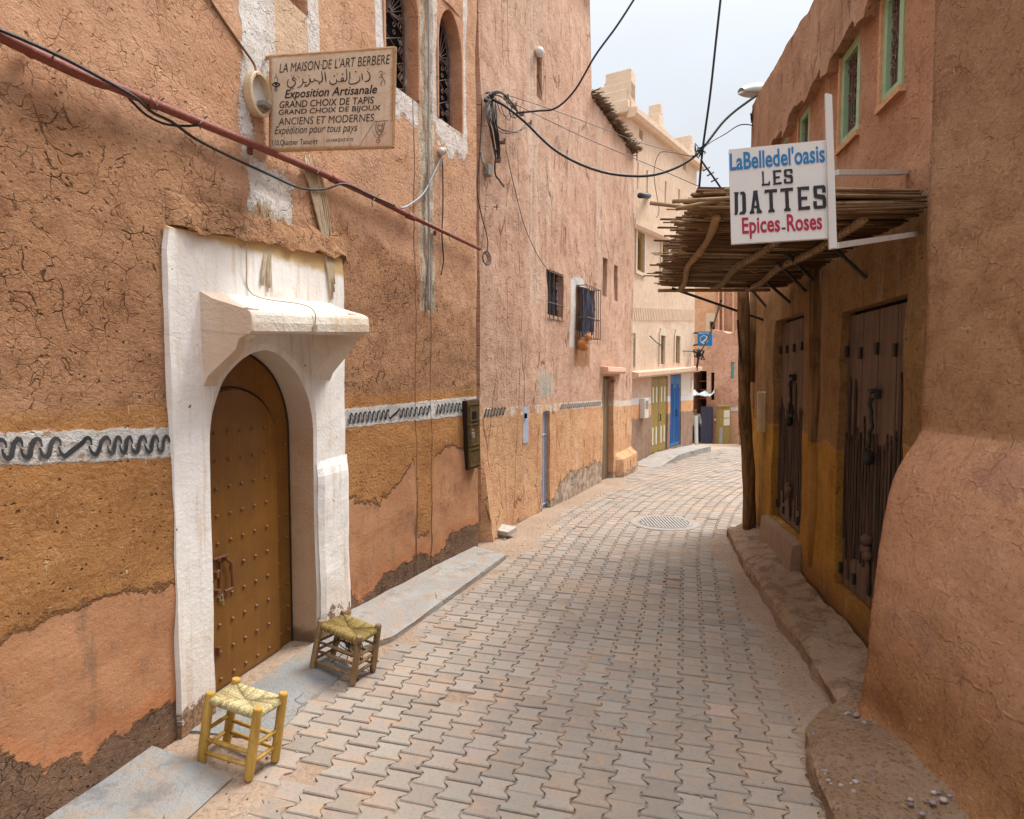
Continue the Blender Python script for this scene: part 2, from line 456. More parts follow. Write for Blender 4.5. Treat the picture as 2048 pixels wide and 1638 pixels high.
def paving():
    # spine of the lane
    ds = .02; x, y = -.28, -.2; sp = []; s = 0
    while y < 19 and len(sp) < 1600:
        th = R(15.5 + 20 * max(0, min(1, (s - 6.3) / 5.5)))
        sp.append((x, y, th)); x += math.sin(th) * ds; y += math.cos(th) * ds; s += ds
    W, L, am = .142, .124, .0125
    V, F, T, K = [], [], [], []
    prof = [(0, 1), (.17, 1), (.33, -1), (.67, -1), (.83, 1), (1, 1)]
    r = random.Random(3)
    def P(t, q):
        i = max(0, min(len(sp) - 1, int(q / ds))); fx, fy, th = sp[i]; e = q - i * ds
        fx += math.sin(th) * e; fy += math.cos(th) * e
        return fx + math.cos(th) * t, fy - math.sin(th) * t
    ncol = 46
    slen = len(sp) * ds
    for c in range(-24, ncol):
        t0 = c * W
        nrow = int(slen / L)
        for row in range(nrow):
            q0 = row * L + (L / 2 if c % 2 else 0)
            cx, cy = P(t0, q0 + L / 2)
            if cy < .9 or cy > 19 or cx < -2.5 or cx > 11: continue
            if abs(cx) > cy * .95 + .4: continue
            jit = .06 * fbm((cx * 3, cy * 3, 9), 2)
            if cx < interp(XL, cy) + jit + .04 or cx > interp(XR, cy) + jit - .05: continue
            if (cx - 1.86) ** 2 + ((cy - 7.55)) ** 2 < .36 ** 2: continue
            if r.random() < .004: continue
            near = cy < 9.5
            gap = .0036 + r.random() * .0020
            dz = (r.random() - .5) * .004 - (r.uniform(.003, .007) if r.random() < .07 else 0) + .004 * fbm((cx, cy, 2), 2); tx, ty = (r.random() - .5) * .018, (r.random() - .5) * .018
            rot = (r.random() - .5) * .022; jx, jy = (r.random() - .5) * .003, (r.random() - .5) * .003
            hw = W / 2
            left = [(-hw - am * p + gap * .75, f) for f, p in prof]
            right = [(hw + am * p - gap * .75, f) for f, p in prof]
            ring = [(a, max(gap, min(L - gap, f * L))) for a, f in left] + [(a, max(gap, min(L - gap, f * L))) for a, f in right[::-1]]
            chip = r.randrange(12) if r.random() < .10 else -1
            b = len(V); n = len(ring)
            lev = [(0, 0.0045, -.0045), (0, 0.0, -.0), ] if not near else [(0, 0, -.03), (0, 0.0, -.0045), (1, .0042, 0)]
            lev = [(0.0, -.03), (0.0, -.005), (.0045, 0.0)] if near else [(0.0, -.012), (0.002, 0.0)]
            for ins, zz in lev:
                for m, (a, f) in enumerate(ring):
                    aa, ff = a, f - L / 2
                    k = 1.0
                    if chip == m: k = .80
                    aa = (aa - math.copysign(ins, aa)) * k; ff = (ff - math.copysign(ins, ff)) * (k if chip == m else 1)
                    aa, ff = aa - ff * rot + jx, ff + aa * rot + jy
                    px, py = P(t0 + aa, q0 + L / 2 + ff)
                    V.append((px, py, G(py) + zz + dz + tx * aa + ty * ff))
            nl = len(lev)
            for e in range(nl - 1):
                for m in range(n):
                    m2 = (m + 1) % n
                    F.append([b + e * n + m, b + (e + 1) * n + m, b + (e + 1) * n + m2, b + e * n + m2]);
            # top as a strip of quads
            o = b + (nl - 1) * n
            tops = [[o + m, o + m + 1, o + n - 2 - m, o + n - 1 - m] for m in range(5)]
            F += tops
            tv = r.random(); pk = .9 if r.random() < .007 else max(0, r.gauss(.04, .08))
            cnt = (nl - 1) * n + 5
            T += [tv] * cnt; K += [pk] * cnt
    return tag(obj("paving", V, F, PAVER, loc=(0, 0, 0), attrs={'tint': T, 'pink': K}), kind='structure')
paving()

def cement(name, c1, c2, c3, bmp=.008):
    k = M(name, .9, .2); v = k.obj()
    a = k.noise(v, 2.4, 5, .6); f = k.noise(v, 40, 4, .7); b = k.noise(k.map(v, loc=(3, 1, 2)), 7, 5, .7)
    c = k.mix(k.ss(a, .35, .65), c1, c2); c = k.mix(k.ss(b, .46, .62, 0, .9), c, c3); c = k.mix(k.ss(k.noise(k.map(v, loc=(9, 5, 2)), 4, 6, .75), .54, .66, 0, .6), c, tuple(x * .6 for x in c1))
    ck = k.ma('MULTIPLY', k.ss(k.vor(k.warp(v, 4, .25), 1.1), 0, .006, 1, 0), k.ss(a, .50, .60, 0, .5))
    c = k.mix(ck, c, (.10, .07, .05)); c = k.mix(k.ss(f, .5, .8, 0, .35), c, (.2, .15, .12))
    k.col(c); k.bump(k.ma('SUBTRACT', k.ma('ADD', f, k.ma('MULTIPLY', b, 1.5)), ck), bmp); return k
CEM_BLUE = cement("blue_grey_cement", (.215, .215, .215), (.265, .26, .25), (.28, .225, .18), .014)
CEM_PALE = cement("pale_cement", (.29, .27, .25), (.35, .33, .305), (.34, .26, .20), .014)
CEM_EARTH = cement("earthen_cement", (.36, .25, .165), (.43, .31, .22), (.24, .15, .09), .035)

def ledge(name, inner, outer, zt, mat, kind='structure', drop=.02, nl=36, nw=8, rough=.006, ends=(1, 1), zfun=None, round_=.03):
    """a low kerb-like ledge swept between two plan lines (inner by the wall, outer by the lane)"""
    V, F = [], []
    prof = [(0, 0)] + [(i / nw, 0) for i in range(1, nw)] + [(1 - 1e-3, -round_ * .35), (1.0, -round_), (1.0, -.5)]
    pin, pout = [Vector((a, b, 0)) for a, b in inner], [Vector((a, b, 0)) for a, b in outer]
    def along(P, t):
        D = [0]
        for a, b in zip(P, P[1:]): D.append(D[-1] + (b - a).length)
        L = D[-1] * t
        for i in range(len(P) - 1):
            if L <= D[i + 1] + 1e-9: return P[i].lerp(P[i + 1], (L - D[i]) / (D[i + 1] - D[i]))
        return P[-1]
    m = len(prof)
    for j in range(nl + 1):
        t = j / nl; a, b = along(pin, t), along(pout, t)
        for i, (w, dz) in enumerate(prof):
            p = a.lerp(b, w); n = fbm((p.x * 5, p.y * 5, 1), 3); n2 = fbm((p.x * 1.7, p.y * 1.7, 6), 2)
            h = (zfun(t) if zfun else zt)
            z = G(p.y) + h + n * rough + n2 * rough * 1.5 - drop * w + dz
            z = max(z, G(p.y) - .06)
            if i >= m - 2:
                q = (b - a).normalized() * (n * rough * 2.2 + n2 * rough * 4); p = p + q * .45
            V.append((p.x, p.y, z))
    for j in range(nl):
        for i in range(m - 1): F.append([j * m + i, j * m + i + 1, (j + 1) * m + i + 1, (j + 1) * m + i])
    for e, j in ((ends[0], 0), (ends[1], nl)):
        b = len(V)
        for i in range(m): V.append((V[j * m + i][0], V[j * m + i][1], G(V[j * m + i][1]) - .06))
        for i in range(m - 1): F.append([j * m + i, j * m + i + 1, b + i + 1, b + i])
    return tag(obj(name, V, F, mat, smooth=False), kind=kind)

W1 = Wall([(-2.81, -1.0), (-1.2, 4.48), (-.35, 6.29)])
W2 = Wall([(-.47, 6.3), (-.33, 6.6), (2.39, 12.43)])
W3 = Wall([(2.405, 12.93), (5.06, 17.45)])
WR = Wall([(1.97, 2.55), (2.75, 7.12)], flip=True)
WN = Wall([(2.13, -1.2), (2.045, 3.12)], flip=True)

# left ledges
ledge("ledge", [(-1.26, 4.3), (-1.19, 4.5), (-.38, 6.24)], [(-1.0, 3.93), (-.80, 4.12), (-.06, 6.02)], .075, CEM_PALE, drop=.02)
ledge("kerb_slab", [(-2.75, -.9), (-1.69, 2.83)], [(-2.2, -.9), (-1.24, 2.68)], .075, CEM_BLUE, drop=.045)
ledge("threshold", [(-1.62, 3.02), (-1.20, 4.42)], [(-1.20, 2.98), (-1.0, 3.72)], .034, CEM_BLUE, drop=.026, round_=.004)
# right steps
ledge("step", [(2.02, 3.05), (2.72, 7.0)], [(1.70, 3.16), (1.86, 4.0), (2.02, 5.0), (2.16, 5.8), (2.385, 6.85)], .17, CEM_EARTH, drop=.05, rough=.026, round_=.05, nl=90, nw=12)
# far step under the olive and blue doors
ledge("shop_step", [(2.5, 13.05), (5.05, 17.4)], [(3.05, 12.9), (5.5, 17.2)], .14, CEM_PALE, drop=.02, rough=.012, ends=(1, 1), zfun=lambda t: .02 + .15 * min(1, t * 3))
# ================================================================== left house with the white doorway
def simple(name, c, rough=.6, spec=.4, metal=0.0, var=.35, scale=14, bump=.003, dirt=None, dirt_at=.55):
    k = M(name, rough, spec, metal); v = k.obj()
    n = k.noise(v, scale, 5, .65); f = k.noise(v, scale * 5, 3, .6)
    cc = k.mix(k.ss(n, .3, .7, 0, var), c, tuple(x * .55 for x in c))
    if dirt: cc = k.mix(k.ss(k.noise(k.map(v, loc=(4, 4, 4)), scale * .6, 5, .7), dirt_at, dirt_at + .15, 0, .85), cc, dirt)
    k.col(cc); k.bump(k.ma('ADD', n, f), bump); k.rough(k.ss(n, .3, .7, rough - .1, min(1, rough + .12))); return k

WHITE = M("whitewash", .9, .2)
def _white():
    k = WHITE; v = k.uv(); z = k.sep(v)[1]
    a = k.noise(v, 2.2, 5, .6); f = k.noise(v, 45, 4, .7); st = k.noise(k.map(v, (22, 1.4, 1)), 1.0, 5, .6)
    c = k.mix(k.ss(a, .35, .7), (.78, .76, .74), (.70, .66, .62))
    c = k.mix(k.ss(st, .50, .70, 0, .6), c, (.56, .42, .30)); c = k.mix(k.ss(k.noise(k.map(v, loc=(4, 4, 0)), 5, 6, .75), .54, .68, 0, .5), c, (.60, .48, .37))
    lowm = k.ma('MULTIPLY', k.ss(k.ma('ADD', z, k.ma('MULTIPLY', a, .9)), .35, 1.25, 1, 0), .55)
    c = k.mix(lowm, c, (.50, .36, .25))
    ed = k.ss(k.ma('ADD', z, k.ma('MULTIPLY', k.ma('SUBTRACT', k.noise(v, 6, 6, .75), .5), .62)), .13, .16, 1, 0)
    c = k.mix(ed, c, k.mix(k.ss(f, .4, .6), (.15, .095, .06), (.34, .20, .11)))
    tp = k.ss(k.ma('ADD', z, k.ma('MULTIPLY', k.noise(v, 14, 4), .06)), 2.49, 2.545)
    c = k.mix(k.ma('MULTIPLY', tp, .9), c, (.50, .32, .12))
    pt = k.vor(k.warp(v, 11, .1), 11, 'F1')
    pm = k.ma('MULTIPLY', k.ss(pt, .06, .12, 1, 0), k.ss(k.noise(v, 4, 3), .55, .62))
    c = k.mix(pm, c, (.30, .17, .09))
    k.col(c); k.bump(k.ma('SUBTRACT', k.ma('ADD', k.ma('MULTIPLY', a, 1.5), k.ma('MULTIPLY', f, .5)), k.ma('ADD', pm, ed)), .008)
_white()

def disp1(u, z):
    p = W1.pt(u, z)
    n = fbm((p.x * .9, p.y * .9, p.z * .9), 3) * .022 + fbm((p.x * 3.4, p.y * 3.4, p.z * 3.4 + 5), 3) * .008
    pil = 0.0
    e = W1.len - u
    return n * min(1, max(.25, abs(u - 5.7) * 6)) + pil

h1 = thing("adobe_house", "cracked orange adobe house with white arched doorway and wave painted band", "house", W1.pt(5, 0))

def hx(x, y=800, o=0): return W1.hit(x, y, o)[0]
def hz(x, y, o=0): return W1.hit(x, y, o)[1]

def wall1_mat():
    k = M("cracked_mud_wall", .95, .12); v = k.uv(); sp = k.sep(v); u, z = sp[0], sp[1]
    nb = k.noise(v, 3.2, 5, .62); nf = k.noise(v, 16, 4, .65)
    wob = k.ma('ADD', k.ma('MULTIPLY', k.ma('SUBTRACT', nb, .5), .34), k.ma('MULTIPLY', k.ma('SUBTRACT', nf, .5), .10))
    zz = k.ma('ADD', z, wob)
    def bd(px): return k.curve(u, [W1.hit(x, y) for x, y in px])
    u_end = W1.len
    b1 = bd([(-400, 1640), (0, 1500), (90, 1545), (175, 1520), (215, 1465), (300, 1425), (345, 1415), (690, 1165), (720, 1200), (755, 1180), (800, 1130), (840, 1110), (870, 1120), (905, 1065), (955, 1045)])
    b2 = bd([(-400, 1500), (0, 1290), (80, 1250), (200, 1208), (270, 1180), (340, 1168), (692, 1000), (760, 1005), (800, 965), (828, 905), (836, 1080), (860, 1075), (868, 905), (905, 890), (955, 905)])
    b3 = bd([(-600, -100), (0, 190), (140, 195), (250, 250), (330, 285), (420, 330), (520, 420), (600, 430), (690, 440), (800, 520), (860, 560), (955, 640)])
    m1 = k.ss(k.ma('ADD', k.ma('SUBTRACT', zz, b1), k.ma('MULTIPLY', k.ma('SUBTRACT', k.noise(v, 34, 5, .8), .5), .07)), -.012, .014)        # above the broken base
    m2 = k.ss(k.ma('ADD', k.ma('SUBTRACT', zz, b2), k.ma('MULTIPLY', k.ma('SUBTRACT', k.noise(v, 30, 5, .8), .5), .08)), -.02, .022)
    m3 = k.ss(k.ma('SUBTRACT', zz, b3), -.10, .10)
    mb = k.ss(k.ma('ADD', z, k.ma('MULTIPLY', wob, .25)), 1.62, 1.68)   # rough zone starts above the painted band
    # colours: base, smooth, straw, rough, upper
    fl = k.ma('MULTIPLY', k.ss(k.noise(k.map(v, (8, 5, 1), (3, 1, 0)), 1.3, 6, .75), .60, .63), .8)
    c1 = k.mix(m1, k.mix(fl, lin(142, 104, 80), lin(186, 124, 82)), lin(184, 128, 90)); c2 = k.mix(m1, lin(122, 90, 70), lin(172, 116, 80)); c3 = k.mix(m1, lin(98, 72, 58), lin(164, 102, 58))
    c1 = k.mix(m2, c1, lin(206, 140, 76)); c2 = k.mix(m2, c2, lin(196, 129, 66)); c3 = k.mix(m2, c3, lin(166, 102, 48))
    c1 = k.mix(mb, c1, lin(202, 144, 102)); c2 = k.mix(mb, c2, lin(184, 126, 86)); c3 = k.mix(mb, c3, lin(152, 98, 64))
    c1 = k.mix(m3, c1, lin(212, 158, 126)); c2 = k.mix(m3, c2, lin(202, 144, 106)); c3 = k.mix(m3, c3, lin(190, 132, 98))
    def amt(base, sm, straw, rgh, up):
        a = k.mixf(m1, base, sm); a = k.mixf(m2, a, straw); a = k.mixf(mb, a, rgh); return k.mixf(m3, a, up)
    crack = amt(.9, .0, .06, 1.0, .24); pits = amt(.7, .04, 1.0, .9, .5)
    straw = amt(.10, .05, 1.0, .22, .05); grain = amt(1.3, .25, 1.9, 1.7, .8)
    c, h = earth(k, v, c1, c2, c3, 9.5, crack, pits, straw, grain)
    # smooth coat: grey scuffs and rusty run at its lower edge
    sm = k.ma('MULTIPLY', m1, k.ma('SUBTRACT', 1, m2))
    sc_ = k.ma('MULTIPLY', k.ss(k.noise(k.map(v, (6, 1.8, 1)), 1.6, 6, .72), .52, .64), sm)
    c = k.mix(k.ma('MULTIPLY', sc_, .65), c, lin(132, 98, 76))
    edge = k.ma('MULTIPLY', k.ss(k.ma('ABSOLUTE', k.ma('SUBTRACT', k.ma('SUBTRACT', zz, b1), .05)), 0, .09, 1, 0), sm)
    c = k.mix(k.ma('MULTIPLY', edge, .40), c, lin(178, 98, 44))
    h = k.ma('ADD', h, k.ma('ADD', k.ma('MULTIPLY', m1, 1.5), k.ma('MULTIPLY', m2, .5)))
    # white painted band
    w2 = k.ma('ADD', z, k.ma('MULTIPLY', k.ma('SUBTRACT', k.noise(v, 13, 4, .65), .5), .045))
    blo = k.curve(u, [W1.hit(x, y) for x, y in ((-300, 934), (0, 931), (335, 916), (692, 856), (960, 829))]); bhi = k.curve(u, [W1.hit(x, y) for x, y in ((-300, 866), (0, 864), (335, 856), (692, 818), (960, 792))])
    band = k.ma('MULTIPLY', k.ss(k.ma('SUBTRACT', w2, blo), -.006, .006), k.ss(k.ma('SUBTRACT', w2, bhi), -.006, .006, 1, 0))
    chip = k.ss(k.noise(v, 24, 5, .75), .57, .63)
    band = k.ma('MULTIPLY', band, k.ma('SUBTRACT', 1, k.ma('MULTIPLY', chip, .8)))
    # whitewash remains
    def rect(x0, x1, z0, z1, soft=.10, a=1.0):
        e = k.ma('MULTIPLY', k.ma('SUBTRACT', k.noise(v, 7, 5, .68), .5), soft * 2.4)
        uu = k.ma('ADD', u, k.ma('MULTIPLY', e, .5)); zc = k.ma('ADD', z, e)
        m = k.ma('MULTIPLY', k.ma('MULTIPLY', k.ss(uu, x0 - .01, x0 + .01), k.ss(uu, x1 - .01, x1 + .01, 1, 0)), k.ma('MULTIPLY', k.ss(zc, z0 - .02, z0 + .02), k.ss(zc, z1 - .02, z1 + .02, 1, 0)))
        return k.ma('MULTIPLY', m, a)
    H = lambda x: hx(x, 300)
    cw_ = rect(H(531), H(614), 3.52, 9, .05, .55); ww = rect(H(484), H(535), 3.35, 9, .16, .95)
    for r in (rect(H(530), H(552), 3.55, 9, .02, .75), rect(H(613), H(638), 3.6, 9, .03, .8), rect(H(481), H(506), 3.0, 3.35, .14, .9), rect(H(498), H(582), 2.75, 3.02, .22, .9),
              rect(H(754), H(770), 4.05, 9, .01, .85), rect(H(770), H(836), 3.86, 4.1, .16, .8),
              rect(H(925), H(934), 3.9, 9, .015, .8), rect(H(873), H(930), 3.84, 4.08, .20, .75), rect(H(866), H(875), 4.0, 9, .04, .6)):
        ww = k.ma('MAXIMUM', ww, r)
    c = k.mix(cw_, c, lin(226, 196, 166))
    ww = k.ma('MULTIPLY', ww, k.ss(k.noise(v, 19, 5, .72), .60, .70, 1, .45))
    strip = rect(hx(837, 300), hx(868, 300), 2.35, 9, .035, .9)
    strip = k.ma('MULTIPLY', strip, k.ss(k.noise(k.map(v, (26, 3, 1)), 1, 5, .7), .30, .50))
    c = k.mix(strip, c, k.mix(k.ss(k.noise(k.map(v, (20, 5, 1)), 1, 5, .7), .40, .60), lin(206, 190, 172), lin(160, 132, 110)))
    c = k.mix(k.ma('MAXIMUM', band, ww), c, k.mix(k.ss(nf, .35, .65), (.80, .77, .745), (.70, .65, .60)))
    h = k.ma('ADD', h, k.ma('MULTIPLY', k.ma('MAXIMUM', band, ww), .5))
    # damp mark under the pipe
    dm = k.vor(k.map(v, loc=(-hx(190, 180), -hz(190, 190), 0)), 1.0, 'F1')
    # seams where the three wall panels meet
    for x in (862, 832):
        us_ = k.ma('ADD', u, k.ma('MULTIPLY', k.ma('SUBTRACT', k.noise(v, 4, 4), .5), .05))
        sl = k.ss(k.ma('ABSOLUTE', k.ma('SUBTRACT', us_, hx(x, 900))), .0, .012, .6, 0)
        c = k.mix(sl, c, lin(110, 72, 48)); h = k.ma('SUBTRACT', h, k.ma('MULTIPLY', sl, 1.5))
    k.col(c); k.bump(h, .030, 1.0); return k
MUD1 = wall1_mat()

# --- openings
dU0, dU1 = hx(339, 1000), hx(688, 1000)
D_TOPL, D_TOPR = hz(340, 452), hz(681, 512)
win1 = [(hx(512, 0), hx(613, 40), 4.09, 5.15), (hx(770, 100), hx(838, 150), 4.09, 5.15), (hx(876, 150), hx(925, 250), 4.07, 5.12)]
holes = [(dU0 + .02, dU1 - .02, -.3, 2.5, .45)] + [(a, b, c, d, .30) for a, b, c, d in win1]
V, F, UV = wall_mesh(W1, 0, W1.len, -.25, 7.6, .045, .045, disp1, holes, depth=.8)
wall1 = obj("wall", V, F, MUD1, h1, UV, smooth=False)

# --- white doorway: plate round a pointed arch, with its reveal
aU0, aU1 = hx(421, 1200), hx(627, 1200)
aC, aH = (aU0 + aU1) / 2, (aU1 - aU0) / 2
SPR, APX = 1.42, 1.945
def arch(c, hw, spr, apx, n=14, z0=0.0):
    """left foot up over the point and down to the right foot (u, z)"""
    cv = [(1, 0), (.985, .16), (.93, .36), (.82, .56), (.66, .74), (.46, .87), (.22, .965), (0, 1)]
    lf = [(c - hw, z0), (c - hw, z0 + (spr - z0) * .5)] + [(c - hw * a, spr + (apx - spr) * b) for a, b in cv]
    rt = [(2 * c - u, z) for u, z in lf[:-1]][::-1]
    p = lf + rt
    q = smooth_path([(u, 0, z) for u, z in lf[2:]], 3); q = [(v.x, v.z) for v in q]
    q2 = [(2 * c - u, z) for u, z in q[:-1]][::-1]
    return lf[:2] + q + q2 + rt[-2:]
def plate_mesh(W, inner, outer_of, o_front, reveal, wob=None):
    """face between an opening outline and an outer outline, plus the reveal going back"""
    V, F, UV = [], [], []
    n = len(inner)
    rings = []
    for lv, t in enumerate((0, .02, .3, .6, .94, 1)):
        row = []
        for (u, z) in inner:
            U, Z = outer_of(u, z); a, b = U + (u - U) * t, Z + (z - Z) * t
            w = wob(a, b) if wob else 0
            o = o_front + w - (.012 if lv == 5 else 0) - (.03 if lv == 0 else 0)
            V.append(W.pt(a, b, o)); UV.append((a, b)); row.append(len(V) - 1)
        rings.append(row)
    for dpt in (.25, .55, 1.0):
        row = []
        for (u, z) in inner:
            V.append(W.pt(u, z, o_front - .012 - dpt * reveal)); UV.append((u + dpt * reveal * (1 if u > inner[n // 2][0] else -1), z)); row.append(len(V) - 1)
        rings.append(row)
    for a, b in zip(rings, rings[1:]):
        for i in range(n - 1): F.append([a[i], a[i + 1], b[i + 1], b[i]])
    return V, F, UV
A = arch(aC, aH, SPR, APX)
def outer1(u, z):
    if z < SPR: return (dU0 if u < aC else dU1), z
    f = (u - aC) / aH
    an = max(-1, min(1, f)); topz = D_TOPL + (D_TOPR - D_TOPL) * ((an + 1) / 2)
    # walk the corner: sides up to the top then along the lintel
    k = (z - SPR) / (APX - SPR)
    if k < .55: return (dU0 if f < 0 else dU1), SPR + (D_TOPL - SPR if f < 0 else D_TOPR - SPR) * (k / .55)
    g = (k - .55) / .45
    e = dU0 if f < 0 else dU1
    return e + (aC - e) * g, (D_TOPL if f < 0 else D_TOPR) + ((D_TOPL + D_TOPR) / 2 - (D_TOPL if f < 0 else D_TOPR)) * (g)
sub = [A[0]] + [(A[0][0], A[0][1] + (A[2][1] - A[0][1]) * i / 8) for i in range(1, 8)] + A[2:-2] + [(A[-1][0], A[-1][1] + (A[-3][1] - A[-1][1]) * i / 8) for i in range(7, 0, -1)] + [A[-1]]
wob1 = lambda u, z: .012 * fbm((u * 2.2, z * 2.2, 3), 3) + .004 * fbm((u * 9, z * 9, 3), 2)
V, F, UV = plate_mesh(W1, sub, outer1, .028, .19, wob1)
nI = len(sub); nf = (nI - 1) * 5
sur = obj("door_surround", V, F[:nf], WHITE, h1, UV)
RV = M("stained_door_reveal", .92, .15)
def _rv():
    k = RV; v = k.uv(); z = k.sep(v)[1]; a = k.noise(v, 4, 5, .65); f = k.noise(v, 50, 4, .7)
    c = k.mix(k.ss(a, .35, .65), (.50, .33, .21), (.44, .265, .155))
    c = k.mix(k.ss(k.ma('ADD', z, k.ma('MULTIPLY', a, .5)), 1.55, 2.1), c, (.58, .49, .40))
    c = k.mix(k.ss(k.ma('ADD', z, k.ma('MULTIPLY', a, .25)), .16, .24, 1, 0), c, (.20, .12, .07))
    k.col(c); k.bump(k.ma('ADD', a, f), .008)
_rv()
o5 = 5 * nI
obj("door_reveal", V[o5:], [[i - o5 for i in f] for f in F[nf:]], RV, sur, UV[o5:])
# thicker foot of the right-hand pier
mb = MB()
fu0, fu1, fz = hx(628, 1100), hx(692, 1100), hz(690, 908)
V, F, UV = [], [], []
nu, nz = 8, 24
for j in range(nz + 1):
    for i in range(nu + 1):
        u = fu0 + (fu1 - fu0) * i / nu; z = fz * j / nz
        e = min(1, (nz - j) / 1.5) * min(1, (nu - i + .2)) * min(1, i + .3)
        V.append(W1.pt(u, z, .028 + .026 * e + wob1(u, z) + (.01 if j == 0 else 0))); UV.append((u, z))
for j in range(nz):
    for i in range(nu): F.append([j * (nu + 1) + i, j * (nu + 1) + i + 1, (j + 1) * (nu + 1) + i + 1, (j + 1) * (nu + 1) + i])
V += [W1.pt(fu1 + .004, fz * j / nz, -.02) for j in range(nz + 1)]; UV += [(fu1, fz * j / nz) for j in range(nz + 1)]
b = (nu + 1) * (nz + 1)
for j in range(nz): F.append([j * (nu + 1) + nu, b + j, b + j + 1, (j + 1) * (nu + 1) + nu])
obj("pier_foot", V, F, WHITE, sur, UV)

# --- hood over the door with two corbels
def hood():
    YL, YR = hx(395, 700), hx(395, 700) + (4.25 - 3.15) / .9593
    V, F, UV = [], [], []
    def q(u, z, o): V.append(W1.pt(u, z, o + .006 * fbm((u * 6, z * 6, o * 6), 2))); UV.append((u + o * .6, z)); return len(V) - 1
    N = 16
    prof_c = lambda t: (2.21 + .07 * t, 2.115 + .075 * t, 2.0 + .07 * t)       # wall top, front top, front bottom
    ring = []
    OUT = .325
    def smx(a, b, n): return [a + (b - a) * i / n for i in range(n + 1)]
    for i in range(N + 1):
        t = i / N; u = YL + (YR - YL) * t; zw, zf, zb = prof_c(t)
        sag = .012 * math.sin(t * 7)
        pts = [(zw + .02, .0)] + [(zw + (zf - zw) * s_, OUT * s_) for s_ in (.3, .6, .9)] + [(zf - .006, OUT - .006), (zf - .02, OUT), ((zf + zb) / 2, OUT + .004), (zb + .015, OUT), (zb + sag * .4, OUT - .012), (zb + .01, OUT * .5), (zb + .03, 0)]
        ring.append([q(u, z, o) for z, o in pts])
    m = len(ring[0])
    for a, b in zip(ring, ring[1:]):
        for j in range(m - 1): F.append([a[j], a[j + 1], b[j + 1], b[j]])
    F.append(ring[0][:]); F.append(ring[-1][::-1])
    # corbels
    def corbel(u, th, zt, zb, zfoot):
        pr = [(zt, 0), (zt, OUT - .02), (zb, OUT - .03), (zb - .02, OUT - .075), (zb - .075, OUT - .10), (zfoot + .05, .055), (zfoot, .03), (zfoot - .01, 0)]
        a = [q(u, z, o) for z, o in pr]; b = [q(u + th, z, o) for z, o in pr]
        F.append(a[::-1]); F.append(b)
        for j in range(len(pr) - 1): F.append([a[j], a[j + 1], b[j + 1], b[j]])
    corbel(YL + .002, .085, 2.13, 2.0, 1.745)
    corbel(YR - .20, .198, 2.19, 2.07, 1.765)
    k = M("stained_hood_plaster", .92, .15); v = k.uv(); z = k.sep(v)[1]
    a = k.noise(v, 3, 5, .6); f = k.noise(v, 40, 4, .7); st = k.noise(k.map(v, (26, 2, 1)), 1, 4, .6)
    c = k.mix(k.ss(a, .35, .7), (.68, .62, .54), (.60, .49, .39))
    c = k.mix(k.ss(st, .52, .72, 0, .6), c, (.55, .38, .22))
    left = k.ss(k.sep(v)[0], YL + .185, YL + .215, 1, 0)
    c = k.mix(k.ma('MULTIPLY', left, .6), c, (.52, .37, .27))
    k.col(c); k.bump(k.ma('ADD', a, k.ma('MULTIPLY', f, .6)), .012)
    hd = obj("door_hood", V, F, k, sur, UV)
    bx = MB().box(W1.pt(hx(627, 650, OUT), hz(628, 658, OUT), OUT + .012), .012, .012, .022, bev=.003)
    tu = hx(627, 650, OUT)
    bx.tube(smooth_path([W1.pt(tu, hz(628, 650, OUT), OUT + .01), W1.pt(tu + .004, 2.155, OUT + .006), W1.pt(tu - .02, 2.20, OUT - .06), W1.pt(tu - .16, 2.245, .05), W1.pt(tu - .20, 2.4, .045), W1.pt(tu - .19, 2.62, .05)], 6), .004, 6)
    obj("hood_lamp_socket", bx.v, bx.f, simple("lamp_socket", (.45, .36, .25), .5), sur)
hood()

# --- the brown studded door
DO = -.165
BROWN = M("brown_door_paint", .42, .45)
def _brown():
    k = BROWN; v = k.obj(); a = k.noise(v, 3, 5, .6); f = k.noise(v, 60, 3, .7); s_ = k.noise(k.map(v, (30, 30, 2)), 1, 4, .6)
    c = k.mix(k.ss(a, .3, .7), (.20, .085, .012), (.155, .063, .011))
    c = k.mix(k.ss(s_, .5, .8, 0, .5), c, (.28, .125, .018)); c = k.mix(k.ss(f, .62, .75, 0, .35), c, (.28, .15, .06))
    c = k.mix(k.ss(k.noise(k.map(v, loc=(1, 2, 3)), 9, 5, .7), .60, .72, 0, .5), c, (.09, .036, .01))
    k.col(c); k.rough(k.ss(a, .3, .7, .34, .55)); k.bump(k.ma('ADD', a, k.ma('MULTIPLY', f, .3)), .004)
_brown()
def slab(W, outline, o_front, th):
    n = len(outline); V = []
    V += [W.pt(u, z, o_front - .004) for u, z in outline]
    cu = sum(p[0] for p in outline) / n; cz = sum(p[1] for p in outline) / n
    V += [W.pt(u + (cu - u) * .012, z + (cz - z) * .012, o_front) for u, z in outline]
    V += [W.pt(u, z, o_front - th) for u, z in outline]
    F = [list(range(n, 2 * n))]
    for i in range(n):
        j = (i + 1) % n; F.append([i, j, n + j, n + i]); F.append([2 * n + i, 2 * n + j, j, i])
    return V, F
out = arch(aC, aH + .03, SPR, APX + .03, z0=.015)
V, F = slab(W1, out, DO, .05)
door1 = obj("door", V, F, BROWN, h1)
wu1 = W1.hit(554, 1200, DO)[0]; wu0 = aU0 - .02
wk = arch((wu0 + wu1) / 2, (wu1 - wu0) / 2, 1.40, 1.72, z0=.02)
V, F = slab(W1, wk, DO + .022, .02)
wicket = obj("wicket_leaf", V, F, BROWN, door1)
groove = MB()
